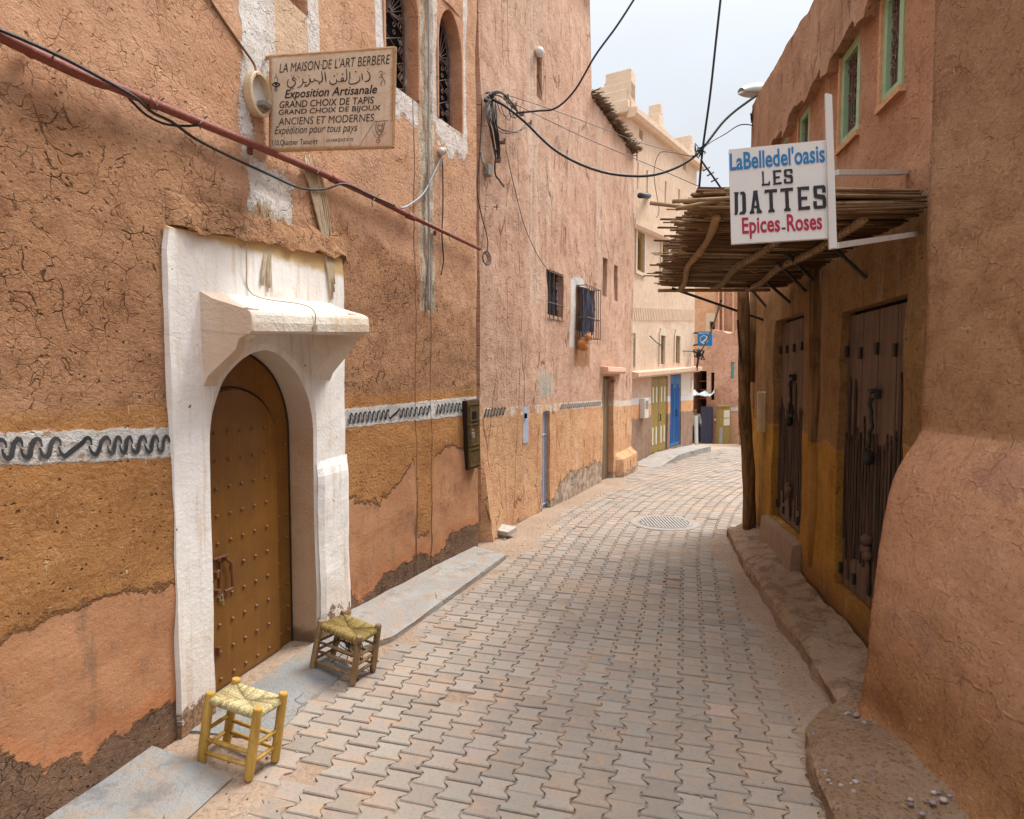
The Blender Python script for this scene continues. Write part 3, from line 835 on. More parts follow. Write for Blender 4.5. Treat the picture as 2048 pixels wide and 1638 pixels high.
gp = [W1.pt(u + (.010 if u > (wu0 + wu1) / 2 else -.01) * 1, z + (.012 if z > 1.45 else 0), DO + .003) for u, z in wk[1:]]
groove.tube(gp, .0045, 6)
gp2 = [W1.pt(u, z, DO + .004) for u, z in arch(aC, aH - .012, SPR, APX - .012, z0=.02)]
groove.tube(gp2, .006, 6)
groove.obj("door_groove", simple("dark_joint", (.03, .014, .006), .8), door1)
def stud(p, r_, first=[]):
    if not first:
        o = MB().sphere((0, 0, 0), .0115, 8, 5).obj('door_stud', simple('stud_paint', (.20, .085, .03), .4, .5), door1, smooth=True); first.append(o)
        for v_ in o.data.vertices: v_.co += door1_off
        o.location = p - door1_off * 0 - h1.location
    else:
        o = first[0].copy(); COL.objects.link(o); o.parent = door1; o.location = p - h1.location
door1_off = h1.location.copy()
su = [W1.hit(300 + x * .481, 1080, DO + .02)[0] for x in (277, 333, 384, 434, 484)]
z0 = W1.hit(484, 1070, DO + .02)[1]
for i, u in enumerate(su):
    for r_ in range(-6, 5):
        z = z0 + r_ * .155 + (.0 if i % 2 == 0 else .0)
        if .06 < z < 1.55: stud(W1.pt(u, z, DO + .024), .0115)
for x in (531, 566):
    u = W1.hit(300 + x * .481, 1080, DO)[0]
    for r_ in range(-6, 6):
        z = z0 + r_ * .155 + .03
        if .06 < z < 1.65: stud(W1.pt(u, z, DO + .003), .0105)
# bolt and hasp
RUST = simple("rusty_brown_iron", (.17, .065, .03), .5, .5, .2, dirt=(.25, .11, .05))
lt = MB()
def dp(x, y, o): u, z = W1.hit(x, y, o); return W1.pt(u, z, o)
q = DO + .045
lt.tube([dp(426, 1120, q), dp(455, 1110, q)], .008, 8); lt.tube([dp(424, 1124, DO + .03), dp(452, 1113, DO + .03)], .006, 6)
lt.tube([dp(437, 1122, DO + .02), dp(437, 1119, q)], .010, 8); lt.tube([dp(450, 1116, DO + .02), dp(450, 1112, q + .004)], .010, 8)
hs = [dp(452, 1118, q), dp(463, 1126, q), dp(466, 1175, q), dp(449, 1183, q)]
for a, b in zip(hs, hs[1:]): lt.tube([a, b], .0085, 6)
lt.tube([dp(441, 1122, DO + .03), dp(440, 1180, DO + .03)], .006, 6)
lt.box(dp(430, 1150, DO + .03), .02, .014, .02, bev=.004); lt.box(dp(432, 1183, DO + .03), .022, .015, .012, bev=.004)
MB().box(dp(434, 1302, DO + .025), .018, .008, .024, bev=.003).obj("keyhole_plate", RUST, door1)
lt.obj("door_bolt", RUST, door1)
pk = MB()
kx = dp(443, 1205, DO + .06)
pk.box(kx, .014, .010, .017, bev=.004)
pb = pk.obj("padlock", simple("worn_brass", (.42, .33, .12), .35, .5, .8))
sh = MB(); sh.tube(smooth_path([kx + Vector((-.008, 0, .015)), kx + Vector((-.008, 0, .038)), kx + Vector((0, 0, .047)), kx + Vector((.008, 0, .038)), kx + Vector((.008, 0, .015))], 4), .0028, 6)
sh.obj("shackle", simple("steel_shackle", (.5, .5, .5), .25, .5, .9), pb)
tag(pb, "small brass padlock hanging from bolt of brown studded door", "padlock")

# --- arched windows with fan grilles
GRILLE = simple("purple_brown_grille", (.075, .040, .036), .5, .4)
DARK = simple("dark_interior", (.012, .010, .010), .9, .1)
REVEAL = M("reveal_mud", .95, .1)
def _rev():
    k = REVEAL; v = k.uv(); c, h = earth(k, v, lin(196, 140, 106), lin(186, 128, 94), lin(160, 104, 74), 4, .25, .4, .05, .8); k.col(c); k.bump(h, .012)
_rev()
for wi, (a, b, zlo, zhi) in enumerate(win1):
    c_, hw = (a + b) / 2, (b - a) / 2
    inn = arch(c_, hw - .012, zhi - .42, zhi - .03, z0=zlo + .004)
    def outw(u, z, a=a, b=b, zlo=zlo, zhi=zhi, c_=c_, hw=hw):
        s_ = zhi - .42
        if z < s_: return (a - .012 if u < c_ else b + .012), z
        k = (z - s_) / .39
        e = a - .012 if u < c_ else b + .012
        if k < .55: return e, s_ + .44 * k / .55
        return e + (c_ - e) * (k - .55) / .45, zhi + .02
    V, F, UV = plate_mesh(W1, inn, outw, .004, .17)
    fr = obj("window", V, F, REVEAL, h1, UV)
    f2 = arch(c_, hw - .014, zhi - .42, zhi - .032, z0=zlo + .01)
    g = MB(); og = -.125
    g.tube([W1.pt(u, z, og) for u, z in f2] + [W1.pt(f2[0][0], f2[0][1], og)], .017, 6)
    sp_ = zhi - .42; cen = (c_, sp_)
    g.tube([W1.pt(c_ - hw + .015, sp_, og), W1.pt(c_ + hw - .015, sp_, og)], .007, 5)
    for i in range(1, 14):
        an = math.pi * i / 14
        best = min(f2, key=lambda p: abs(math.atan2(p[1] - sp_, p[0] - c_) - an) if p[1] >= sp_ else 9)
        g.tube([W1.pt(c_ + .03 * math.cos(an), sp_ + .03 * math.sin(an), og), W1.pt(best[0], best[1], og)], .0035, 4)
    n = 3
    for i in range(n):                                       # diamonds and scrolls below
        za, zb_ = zlo + .02 + (sp_ - zlo - .02) * i / n, zlo + .02 + (sp_ - zlo - .02) * (i + 1) / n
        zm = (za + zb_) / 2
        L = [(c_ - hw + .02, zm), (c_, zb_), (c_ + hw - .02, zm), (c_, za), (c_ - hw + .02, zm)]
        g.tube([W1.pt(u, z, og) for u, z in L], .005, 4)
        for su_ in (-1, 1):
            for sz_ in (-1, 1):
                for rr, (du_, dz_) in ((.030, (.14, .06)), (.022, (.06, .03)), (.026, (.15, .13))):
                    cc = (c_ + su_ * du_, zm + sz_ * dz_)
                    g.tube([W1.pt(cc[0] + rr * math.cos(t * .9) * (1 - t * .07), cc[1] + rr * math.sin(t * .9) * (1 - t * .07), og) for t in range(9)], .0042, 4)
    g.obj("window_grille", simple("dusty_grille_iron", (.20, .13, .115), .55, .4, dirt=(.36, .30, .27), dirt_at=.5), fr)
    V, F = slab(W1, arch(c_, hw + .02, zhi - .42, zhi, z0=zlo - .02), -.155, .02)
    obj("window_dark", V, F, DARK, fr)

# --- dark running scrolls on the painted band
CHAR = M("charcoal_paint", .9, .15)
def _ch():
    k = CHAR; v = k.uv(); n = k.noise(v, 26, 5, .75)
    k.col(k.mix(k.ss(n, .62, .68), k.mix(k.ss(k.noise(v, 7, 3), .3, .7), (.028, .029, .033), (.06, .058, .06)), (.55, .48, .42)))
_ch()
def scrolls(W, disp, crests, zc, hh, wd, parent, mat=CHAR, name="painted_scrolls", flip=False):
    V, F, UV = [], [], []
    for c0, c1 in zip(crests, crests[1:]):
        p = c1 - c0
        q_ = min(p, .082)
        ctl = [(c0 + .14 * q_, .02), (c0 + .16 * q_, -.36), (c0 + .24 * q_, -.74), (c0 + .42 * q_, -.92), (c0 + .60 * q_, -.66), (c1 - .25 * q_, .42), (c1 - .10 * q_, .82), (c1 + .05 * q_, .94), (c1 + .19 * q_, .72), (c1 + .25 * q_, .38), (c1 + .25 * q_, .12)]
        ctl = [(a, 0, (zc(a) if callable(zc) else zc) + b * hh) for a, b in ctl]
        P = smooth_path(ctl, 5); n = len(P); bb = len(V)
        for i, q in enumerate(P):
            t = (P[min(i + 1, n - 1)] - P[max(0, i - 1)]).normalized(); nn = Vector((-t.z, 0, t.x)); f = i / (n - 1)
            w = wd * (.42 + .58 * math.sin(math.pi * min(1, max(0, f * 1.15 - .06))))
            for s_ in (-1, 1):
                r = q + nn * w * s_; r.x += .003 * fbm((r.x * 40, r.z * 40, 0), 2)
                V.append(W.pt(r.x, r.z, disp(r.x, r.z) + .006)); UV.append((r.x, r.z))
        for i in range(n - 1): F.append([bb + 2 * i, bb + 2 * i + 1, bb + 2 * i + 3, bb + 2 * i + 2])
    return obj(name, V, F, mat, parent, UV)
ZBP = sorted([W1.hit(0, 898), W1.hit(335, 887), W1.hit(692, 838), W1.hit(955, 810)])
def ZB(u): return interp(ZBP, u)
cl = [hx(-8, 890) - .088 * i for i in range(12, 0, -1)] + [hx(x, 890) for x in (-8, 30, 69, 107, 169, 207, 232, 255, 281, 305, 328)]
scrolls(W1, disp1, cl, ZB, .037, .0100, h1)
cr = [hx(680 + .3357 * x, 830) for x in (40, 68, 98, 126, 154, 182, 208, 236, 264, 290, 352, 380, 404, 430, 456, 484, 508, 532)]
scrolls(W1, disp1, cr, ZB, .036, .0095, h1)
cr = [hx(680 + .3357 * x, 820) for x in (566, 588, 610, 632, 654, 676, 698, 716, 740)]
scrolls(W1, disp1, cr, ZB, .040, .0095, h1)
# ================================================================== pink house in the middle of the left side
def plaster(name, zone_fn, streak=.5, crack=.3, pits=.3, cs=3.0, grain=.8, bump=.014, straw=.03, vstreak=.0):
    """mud plaster over UV metres; zone_fn(k, u, z, zz) -> (c1, c2, c3, extra(c, h) or None)"""
    k = M(name, .95, .12); v = k.uv(); sp = k.sep(v); u, z = sp[0], sp[1]
    nb = k.noise(v, 2.6, 5, .62); nf = k.noise(v, 15, 4, .65)
    zz = k.ma('ADD', z, k.ma('ADD', k.ma('MULTIPLY', k.ma('SUBTRACT', nb, .5), .25), k.ma('MULTIPLY', k.ma('SUBTRACT', nf, .5), .08)))
    c1, c2, c3, post = zone_fn(k, u, z, zz)
    c, h = earth(k, v, c1, c2, c3, cs, crack, pits, straw, grain)
    if streak:
        s1 = k.noise(k.map(v, (5.5, .35, 1)), 1.0, 5, .65); s2 = k.noise(k.map(v, (14, .6, 1), (3, 0, 0)), 1.0, 5, .7)
        c = k.mix(k.ss(s1, .52, .72, 0, streak), c, k.mix(.5, c, (.78, .66, .56)))
        c = k.mix(k.ss(s2, .55, .75, 0, streak * .8), c, k.mix(1, c, (.74, .62, .55), 'MULTIPLY'))
    if vstreak:
        vk = k.vor(k.warp(k.map(v, (3.2, .45, 1)), 5, .12), 1.0)
        m = k.ma('MULTIPLY', k.ss(vk, 0, .018, vstreak, 0), k.ss(nb, .42, .55))
        c = k.mix(m, c, k.mix(1, c, (.42, .34, .30), 'MULTIPLY')); h = k.ma('SUBTRACT', h, m)
    if post: c, h = post(c, h)
    k.col(c); k.bump(h, bump, .9); return k
def rectmask(k, v, u, z, x0, x1, z0, z1, soft=.06, nz=7):
    e = k.ma('MULTIPLY', k.ma('SUBTRACT', k.noise(v, nz, 5, .68), .5), soft * 2.4)
    uu = k.ma('ADD', u, e); zc = k.ma('ADD', z, e); s_ = .012 + soft * .25
    return k.ma('MULTIPLY', k.ma('MULTIPLY', k.ss(uu, x0 - s_, x0 + s_), k.ss(uu, x1 - s_, x1 + s_, 1, 0)), k.ma('MULTIPLY', k.ss(zc, z0 - s_, z0 + s_), k.ss(zc, z1 - s_, z1 + s_, 1, 0)))

h2 = thing("adobe_house", "tall pink streaked adobe house with barred windows and thatched parapet edge", "house", W2.pt(3, 0))
def H2(x, y): return W2.hit(x, y)
B2 = [W2.hit(x, y) for x, y in ((968, 838), (1060, 829), (1150, 819), (1200, 814), (1262, 812))]
def zone2(k, u, z, zz):
    b = k.curve(u, B2); v = k.uv()
    m = k.ss(k.ma('SUBTRACT', zz, k.ma('ADD', b, .10)), -.05, .05)
    c1 = k.mix(m, lin(212, 160, 116), lin(208, 164, 142)); c2 = k.mix(m, lin(204, 144, 100), lin(198, 150, 126)); c3 = k.mix(m, lin(186, 124, 84), lin(180, 128, 104))
    # browner nearer the corner
    nr = k.ss(u, .2, 2.6, .45, 0); c2 = k.mix(nr, c2, lin(176, 122, 92)); c3 = k.mix(nr, c3, lin(156, 104, 76))
    def post(c, h):
        w = k.ma('SUBTRACT', k.ma('ADD', z, k.ma('MULTIPLY', k.ma('SUBTRACT', k.noise(v, 12, 4), .5), .06)), b)
        bd = k.ma('MULTIPLY', k.ss(w, .0, .012), k.ss(w, .105, .12, 1, 0))
        chip = k.noise(v, 5, 5, .75)
        ok = k.mixf(k.ss(u, 2.2, 3.4), k.ss(chip, .46, .56), k.ss(chip, .34, .44))
        bd = k.ma('MULTIPLY', bd, ok)
        c = k.mix(k.ma('MULTIPLY', bd, .85), c, (.66, .60, .53))
        g = rectmask(k, v, u, z, *sorted((H2(1078, 770)[0], H2(1108, 770)[0])), H2(1095, 792)[1], H2(1095, 742)[1], .14, 4)
        c = k.mix(k.ma('MULTIPLY', g, .65), c, k.mix(k.ss(k.noise(k.map(v, (9, 1.5, 1)), 1, 4), .42, .62), (.48, .42, .36), (.33, .45, .38)))
        wp = rectmask(k, v, u, z, H2(1141, 600)[0], H2(1150, 600)[0], H2(1148, 695)[1], H2(1148, 560)[1], .04, 6)
        wq = rectmask(k, v, u, z, H2(1146, 560)[0], H2(1168, 560)[0], H2(1158, 574)[1], H2(1158, 556)[1], .05, 6)
        c = k.mix(k.ma('MAXIMUM', wp, wq), c, (.66, .63, .59))
        rs = rectmask(k, v, u, z, H2(1150, 690)[0], H2(1178, 690)[0], H2(1164, 735)[1], H2(1164, 672)[1], .08, 6)
        c = k.mix(k.ma('MULTIPLY', rs, .7), c, (.36, .17, .07))
        for xx in (1058, 1072, 1192):
            pale = rectmask(k, v, u, z, H2(xx, 400)[0], H2(xx + 9, 400)[0], 2.7, 7.0, .09, 3)
            c = k.mix(k.ma('MULTIPLY', pale, .40), c, (.62, .48, .38))
        gb = k.ma('SUBTRACT', k.ma('ADD', z, k.ma('MULTIPLY', k.ma('SUBTRACT', k.noise(v, 5, 5, .7), .5), .5)), k.curve(u, [H2(1000, 1075), H2(1088, 1030), H2(1110, 985), H2(1130, 950), H2(1165, 935), H2(1190, 925), H2(1204, 925), H2(1206, 965), H2(1270, 960)]))
        gm = k.ss(gb, -.02, .02, 1, 0)
        c = k.mix(gm, c, k.mix(k.ss(k.noise(v, 8, 4), .4, .6), lin(150, 122, 104), lin(188, 160, 142)))
        h = k.ma('ADD', h, k.ma('MULTIPLY', gm, -1.6))
        return c, h
    return c1, c2, c3, post
MUD2 = plaster("pink_mud_plaster", zone2, .55, .35, .75, 4.5, 1.0, .024, .05, .8)
def disp2(u, z):
    p = W2.pt(u, z)
    n = (-.42 if u < .30 else 0) + fbm((p.x * .8 + 4, p.y * .8, p.z * .6), 3) * .035 + fbm((p.x * 3.2, p.y * 3.2, p.z * 2), 3) * .008
    fl = 0
    if z < 1.0:
        if u < .9: fl = .20 * max(0, (1.0 - z)) ** 1.2 * max(0, 1 - u / 1.1) * (1 if u > .33 else 0)
    ur = H2(1228, 930)[0]
    if u > ur: fl = max(fl, .13 * min(1, (u - ur) / .12) * max(0, min(1, (.36 - z) / .1)))
    return n + fl
top2 = lambda u: 7.75 + .05 * fbm((u * 3, 1, 1), 2) if u < H2(1182, 200)[0] else 6.12 + .05 * fbm((u * 3, 1, 1), 2)
wA = (H2(1094, 590)[0], H2(1126, 590)[0], H2(1109, 632)[1], H2(1109, 543)[1])
wB = (H2(1152, 610)[0], H2(1170, 610)[0], H2(1160, 662)[1], H2(1160, 574)[1])
sl = [(H2(1076, 150)[0], H2(1085, 150)[0], H2(1080, 196)[1], H2(1080, 106)[1]), (H2(1203, 550)[0], H2(1212, 550)[0], H2(1207, 590)[1], H2(1207, 512)[1]), (H2(1228, 560)[0], H2(1236, 560)[0], H2(1232, 602)[1], H2(1232, 530)[1])]
bp = (H2(1046, 850)[0], H2(1057, 850)[0], H2(1050, 887)[1], H2(1050, 812)[1])
bd_ = (H2(1086, 950)[0], H2(1101, 900)[0], -.1, H2(1094, 822)[1])
ldr = (H2(1205, 850)[0], H2(1226, 850)[0], -.2, H2(1215, 752)[1])
holes2 = [w + (.25,) for w in (wA, wB)] + [s_ + (.2,) for s_ in sl] + [bp + (.05,), bd_ + (.12,), ldr + (.16,)]
V, F, UV = wall_mesh(W2, 0, W2.len, -.45, 7.8, .055, .055, disp2, holes2, top=top2, depth=.6)
obj("wall", V, F, MUD2, h2, UV)
def backing(W, hole, o, mat, parent, name, pad=.02):
    a, b, c, d = hole[:4]
    V = [W.pt(u, z, o) for u, z in ((a - pad, c - pad), (b + pad, c - pad), (b + pad, d + pad), (a - pad, d + pad))]
    V += [W.pt(u, z, o - .03) for u, z in ((a - pad, c - pad), (b + pad, c - pad), (b + pad, d + pad), (a - pad, d + pad))]
    return obj(name, V, [(0, 1, 2, 3), (0, 4, 5, 1), (1, 5, 6, 2), (2, 6, 7, 3), (3, 7, 4, 0), (7, 6, 5, 4)], mat, parent)
BARS = simple("thin_rusty_bars", (.16, .10, .08), .6, .4, .3)
PINKBAR = simple("pale_pink_bars", (.45, .30, .30), .6, .3)
wnA = backing(W2, wA, -.20, DARK, h2, "window")
g = MB()
a, b, c, d = wA
for i in range(4): g.tube([W2.pt(a + (b - a) * (.1 + .26 * i), c - .06, .015), W2.pt(a + (b - a) * (.1 + .26 * i), d, .015)], .006, 5)
for t in (0, .33, .97): g.tube([W2.pt(a, c - .05 + (d - c + .04) * t, .015), W2.pt(b, c - .05 + (d - c + .04) * t, .015)], .006, 5)
g.obj("window_bars", BARS, wnA)
g = MB()
g.box(W2.pt(b - .08, (c + d) / 2 - .05, -.10), .012, .012, (d - c) * .36, bev=.002)
for i in range(7): g.tube([W2.pt(b - .16, c + .12 + i * .07, -.06), W2.pt(b - .02, c + .12 + i * .07, -.06)], .009, 5)
for i in range(4): g.tube([W2.pt(b - .16 + i * .045, c + .1, -.06), W2.pt(b - .16 + i * .045, d - .15, -.06)], .008, 5)
g.obj("window_lattice", PINKBAR, wnA)
def cloth(W, u0, u1, z0, z1, o, mat, name, parent=None, folds=4, amp=.03, hem=.05, seed=0):
    V, F = [], []; nu, nz = 26, 24
    for side in (0, 1):
        for j in range(nz + 1):
            for i in range(nu + 1):
                fu, fz = i / nu, j / nz
                zb = z0 + hem * (fbm((fu * 3.1 + seed, 1.7, 2), 3))
                u = u0 + (u1 - u0) * fu + .012 * fbm((fu * 3, fz * 4, seed), 2); z = zb + (z1 - zb) * fz
                oo = o + amp * (math.sin(fu * folds * 6.28 + 2 * fbm((fu * 2, fz * 2, seed), 2)) * (1 - .5 * fz) + 1.3 * fbm((fu * 4, fz * 3, seed + 3), 3)) - side * .006
                V.append(W.pt(u, z, oo))
    N = (nu + 1) * (nz + 1)
    for s_ in (0, 1):
        for j in range(nz):
            for i in range(nu):
                q = s_ * N + j * (nu + 1) + i; F.append([q, q + 1, q + nu + 2, q + nu + 1])
    ring = [i for i in range(nu + 1)] + [j * (nu + 1) + nu for j in range(1, nz + 1)] + [nz * (nu + 1) + i for i in range(nu - 1, -1, -1)] + [j * (nu + 1) for j in range(nz - 1, 0, -1)]
    for x, y in zip(ring, ring[1:] + ring[:1]): F.append([x, y, y + N, x + N])
    return obj(name, V, F, mat, parent, smooth=True)
BLACKC = simple("black_cloth", (.012, .012, .016), .8, .2)
NAVY = simple("blue_black_tarpaulin", (.006, .010, .045), .38, .4, var=.9, scale=6)
tag(cloth(W2, a + .02, b - .16, c - .03, d, -.04, BLACKC, "black_cloth", None, 2, .015, .04, 2), "plain black cloth hung inside the barred window of pink house", "cloth")
wnB = backing(W2, wB, -.18, DARK, h2, "window")
a, b, c, d = wB
g = MB(); e = b + .26
for o_ in (.02, .17):
    for i in range(7):
        u = a + (e - a) * i / 6
        g.tube([W2.pt(u, c - .12, o_), W2.pt(u, d, o_)], .0055, 5)
for t in (0, .38, 1):
    z = c - .1 + (d - c + .1) * t
    g.tube([W2.pt(a, z, .02), W2.pt(a, z, .17), W2.pt(e, z, .17), W2.pt(e, z, .02)], .007, 5)
g.obj("window_cage", BARS, wnB)
tag(cloth(W2, a + .03, e - .05, c - .02, d - .02, .09, NAVY, "tarpaulin", None, 3, .022, .12, 5), "shiny blue black tarpaulin bunched in the protruding window cage", "tarpaulin")
pot = MB(); pc = W2.pt(a + .08, c - .16, .10)
for i in range(7): pot.sphere(pc + Vector((rnd.uniform(-.05, .05), rnd.uniform(-.06, .06), rnd.uniform(-.10, .08))), rnd.uniform(.05, .075), 8, 6)
pot.obj("window_corbel", simple("orange_mud_lump", (.50, .22, .09), .95, .1), wnB, smooth=True)
for i, s_ in enumerate(sl):
    w = backing(W2, s_, -.12, simple("slit_wood", (.10, .06, .05), .9, .1), h2, "slit_window")
# small pale blue hatch, blue door, plank door
PALEBLUE = simple("pale_blue_paint", (.36, .42, .55), .55, .4, dirt=(.30, .22, .18), dirt_at=.62)
hb = backing(W2, bp, .0, PALEBLUE, h2, "meter_hatch", pad=-.005)
MB().box(W2.pt((bp[0] + bp[1]) / 2 - .02, bp[3] - .12, .006), .02, .02, .03, bev=.004).obj("hatch_slot", DARK, hb)
bd0 = backing(W2, bd_, -.07, PALEBLUE, h2, "door", pad=.0)
k_ = MB()
a, b, c, d = bd_
for u in (a + .02, (a + b) / 2, b - .02): k_.tube([W2.pt(u, .05, -.062), W2.pt(u, d - .02, -.062)], .010, 5)
k_.tube([W2.pt(a, .06, -.062), W2.pt(b, .06, -.062)], .012, 5); k_.tube([W2.pt(a, 1.0, -.062), W2.pt(b, 1.0, -.062)], .012, 5)
k_.obj("door_rails", PALEBLUE, bd0)
PLANK = M("weathered_plank_door", .8, .25)
def _pl():
    k = PLANK; v = k.obj(); g_ = k.noise(k.map(v, (26, 26, 1.2)), 1, 5, .65); a = k.noise(v, 3, 4)
    c = k.mix(k.ss(g_, .35, .65), (.13, .085, .05), (.26, .18, .11)); c = k.mix(k.ss(a, .4, .7, 0, .5), c, (.10, .065, .045)); k.col(c); k.bump(g_, .006)
_pl()
pd = backing(W2, ldr, -.12, PLANK, h2, "door", pad=.0)
a, b, c, d = ldr
k_ = MB()
for i in range(5):
    u = a + (b - a) * (i + .5) / 5
    k_.box(W2.pt(u, (d - .15) / 2 - .02, -.112), .001, .001, .001)
    k_.prism([W2.pt(u - (b - a) * .092, -.12, -.105), W2.pt(u + (b - a) * .092, -.12, -.105), W2.pt(u + (b - a) * .092, d - .06, -.105), W2.pt(u - (b - a) * .092, d - .06, -.105)], W2.nrm(u) * .02)
k_.obj("door_planks", PLANK, pd)
lt = MB(); a, b = H2(1202, 740)[0], H2(1239, 740)[0]; zt = H2(1218, 742)[1]
lt.prism([W2.pt(a, zt - .05, -.1), W2.pt(a, zt - .05, .10), W2.pt(a, zt - .01, .13), W2.pt(a, zt + .06, .12), W2.pt(a, zt + .09, -.1)], W2.seg[-1][3] * (b - a))
lt.obj("door_lintel", simple("pink_lintel", lin(220, 170, 146), .95, .1, bump=.012), h2)
# thatch fringe on the parapets
THATCH = simple("brown_thatch", (.13, .075, .04), .95, .1, var=.6, scale=30)
def fringe(u0, u1, z, n, seed):
    V, F = [], []; r = random.Random(seed)
    for i in range(n):
        u = r.uniform(u0, u1); o = r.uniform(-.20, .04); zz = z + r.uniform(-.06, .05)
        p = W2.pt(u, zz, o); L = r.uniform(.08, .19)
        d = (W2.nrm(u) * r.uniform(.5, 1) + W2.seg[-1][3] * r.uniform(-.25, .35) + Vector((0, 0, r.uniform(-.25, .25)))).normalized()
        s_ = d.cross(Vector((0, 0, 1))).normalized() * r.uniform(.006, .012); t_ = Vector((0, 0, r.uniform(.005, .010)))
        b = len(V); q = p + d * L
        V += [p - s_, p + s_, p + t_ * 2, q - s_ * .5, q + s_ * .5, q + t_]
        F += [[b, b + 1, b + 4, b + 3], [b + 1, b + 2, b + 5, b + 4], [b + 2, b, b + 3, b + 5], [b + 3, b + 4, b + 5], [b, b + 2, b + 1]]
    return V, F
V, F = fringe(0.3, H2(1182, 100)[0] + .12, 7.76, 1500, 4)
obj("thatch_fringe", V, F, THATCH, h2)
V, F = fringe(H2(1182, 100)[0], W2.len + .02, 6.13, 1000, 5)
obj("thatch_fringe", V, F, THATCH, h2)
cw = [H2(x, 820)[0] for x in (968, 974, 980, 986, 992, 998, 1004, 1010)]
def zb2(u): return interp(sorted(B2), u) + .058
scrolls(W2, disp2, cw, zb2(.4), .042, .011, h2, name="painted_scrolls")
u = H2(1120, 810)[0]; ue = H2(1203, 810)[0]; cw = []
while u < ue: cw.append(u); u += .085
for i in range(0, len(cw) - 1, 4): scrolls(W2, disp2, cw[i:i + 5], zb2(cw[min(i + 2, len(cw) - 1)]), .032, .009, h2, name="painted_scrolls")

# ================================================================== salmon house with pinnacles
h3 = thing("pinnacled_house", "pale salmon house with stepped pinnacles and olive and blue shop doors", "house", W3.pt(2, -.3))
def H3(x, y): return W3.hit(x, y)
LEDZ = [H3(1257, 755), H3(1386, 742)]
def zone3(k, u, z, zz):
    v = k.uv(); b = k.curve(u, LEDZ)
    up = k.ss(k.ma('SUBTRACT', z, b), -.02, .02)
    bz = k.curve(u, [H3(1257, 808), H3(1300, 804), H3(1385, 798)]); lo = k.curve(u, [H3(1257, 838), H3(1300, 832), H3(1385, 822)])
    c1 = k.mix(up, lin(206, 166, 148), lin(216, 184, 162)); c2 = k.mix(up, lin(194, 152, 134), lin(208, 172, 150)); c3 = k.mix(up, lin(172, 130, 112), lin(192, 158, 132))
    dw = k.ss(k.ma('SUBTRACT', zz, bz), -.02, .02, 1, 0)
    c1 = k.mix(dw, c1, lin(218, 158, 110)); c2 = k.mix(dw, c2, lin(206, 142, 94)); c3 = k.mix(dw, c3, lin(190, 124, 80))
    bs = k.ss(k.ma('SUBTRACT', zz, lo), -.015, .015, 1, 0)
    c1 = k.mix(bs, c1, lin(158, 122, 102)); c2 = k.mix(bs, c2, lin(146, 110, 92)); c3 = k.mix(bs, c3, lin(128, 96, 80))
    def post(c, h):
        w = k.ma('SUBTRACT', z, bz)
        bd = k.ma('MULTIPLY', k.ss(k.ma('ADD', w, k.ma('MULTIPLY', k.noise(v, 9, 3), .06)), -.01, .01), k.ss(w, .10, .12, 1, 0))
        c = k.mix(k.ma('MULTIPLY', bd, .85), c, (.62, .60, .62))
        wp = k.ma('MULTIPLY', k.ss(u, H3(1363, 770)[0], H3(1364, 770)[0]), k.ma('MULTIPLY', k.ss(w, .1, .13), k.ma('SUBTRACT', 1, up)))
        c = k.mix(k.ma('MULTIPLY', wp, .85), c, (.66, .60, .52))
        return c, h
    return c1, c2, c3, post
MUD3 = plaster("salmon_plaster", zone3, .55, .12, .4, 1.8, .8, .02, .02)
u0 = 0.0
Z3 = H3(1257, 224)[1]; Z3e = H3(1388, 325)[1]
top3 = lambda u: Z3 + (Z3e - Z3) * u / W3.len
W3.seg[0] = W3.seg[0]
upw = [(H3(1272, 500), H3(1287, 500), H3(1280, 464), H3(1280, 544)), (H3(1322, 510), H3(1335, 510), H3(1329, 482), H3(1329, 552))]
low = [(H3(1257, 700), H3(1268, 700), H3(1263, 666), H3(1263, 734)), (H3(1319, 700), H3(1328, 700), H3(1324, 671), H3(1324, 728)), (H3(1349, 700), H3(1358, 700), H3(1354, 672), H3(1354, 726))]
win3 = [(a[0], b[0], d[1], c[1]) for a, b, c, d in upw + low]
slots = []
for x, ya, yb in ((1276, 322, 380), (1294, 340, 392), (1331, 362, 406), (1358, 378, 412)):
    slots.append((H3(x - 2.2, 350)[0], H3(x + 2.2, 350)[0], H3(x, yb)[1], H3(x, ya)[1]))
    slots.append((H3(x - 3, 350)[0], H3(x - 1.2, 350)[0], H3(x, ya)[1] + .001, H3(x, ya - 26)[1]))
sqs = [(H3(1278, 268)[0], H3(1286, 268)[0], H3(1282, 279)[1], H3(1282, 258)[1]), (H3(1366, 333)[0], H3(1373, 333)[0], H3(1370, 342)[1], H3(1370, 326)[1])]
odr = (H3(1302, 830)[0], H3(1335, 830)[0], H3(1318, 905)[1], H3(1318, 752)[1])
bdr = (H3(1340, 830)[0], H3(1362, 830)[0], H3(1351, 893)[1], H3(1351, 747)[1])
V, F, UV = wall_mesh(W3, 0, W3.len, -.8, 8.2, .14, .14, lambda u, z: .015 * fbm((u * .8, z * .8, 2), 3), [w + (.16,) for w in win3] + [s_ + (.07,) for s_ in slots + sqs] + [odr + (.14,), bdr + (.12,)], top=top3, depth=.5)
obj("wall", V, F, MUD3, h3, UV)
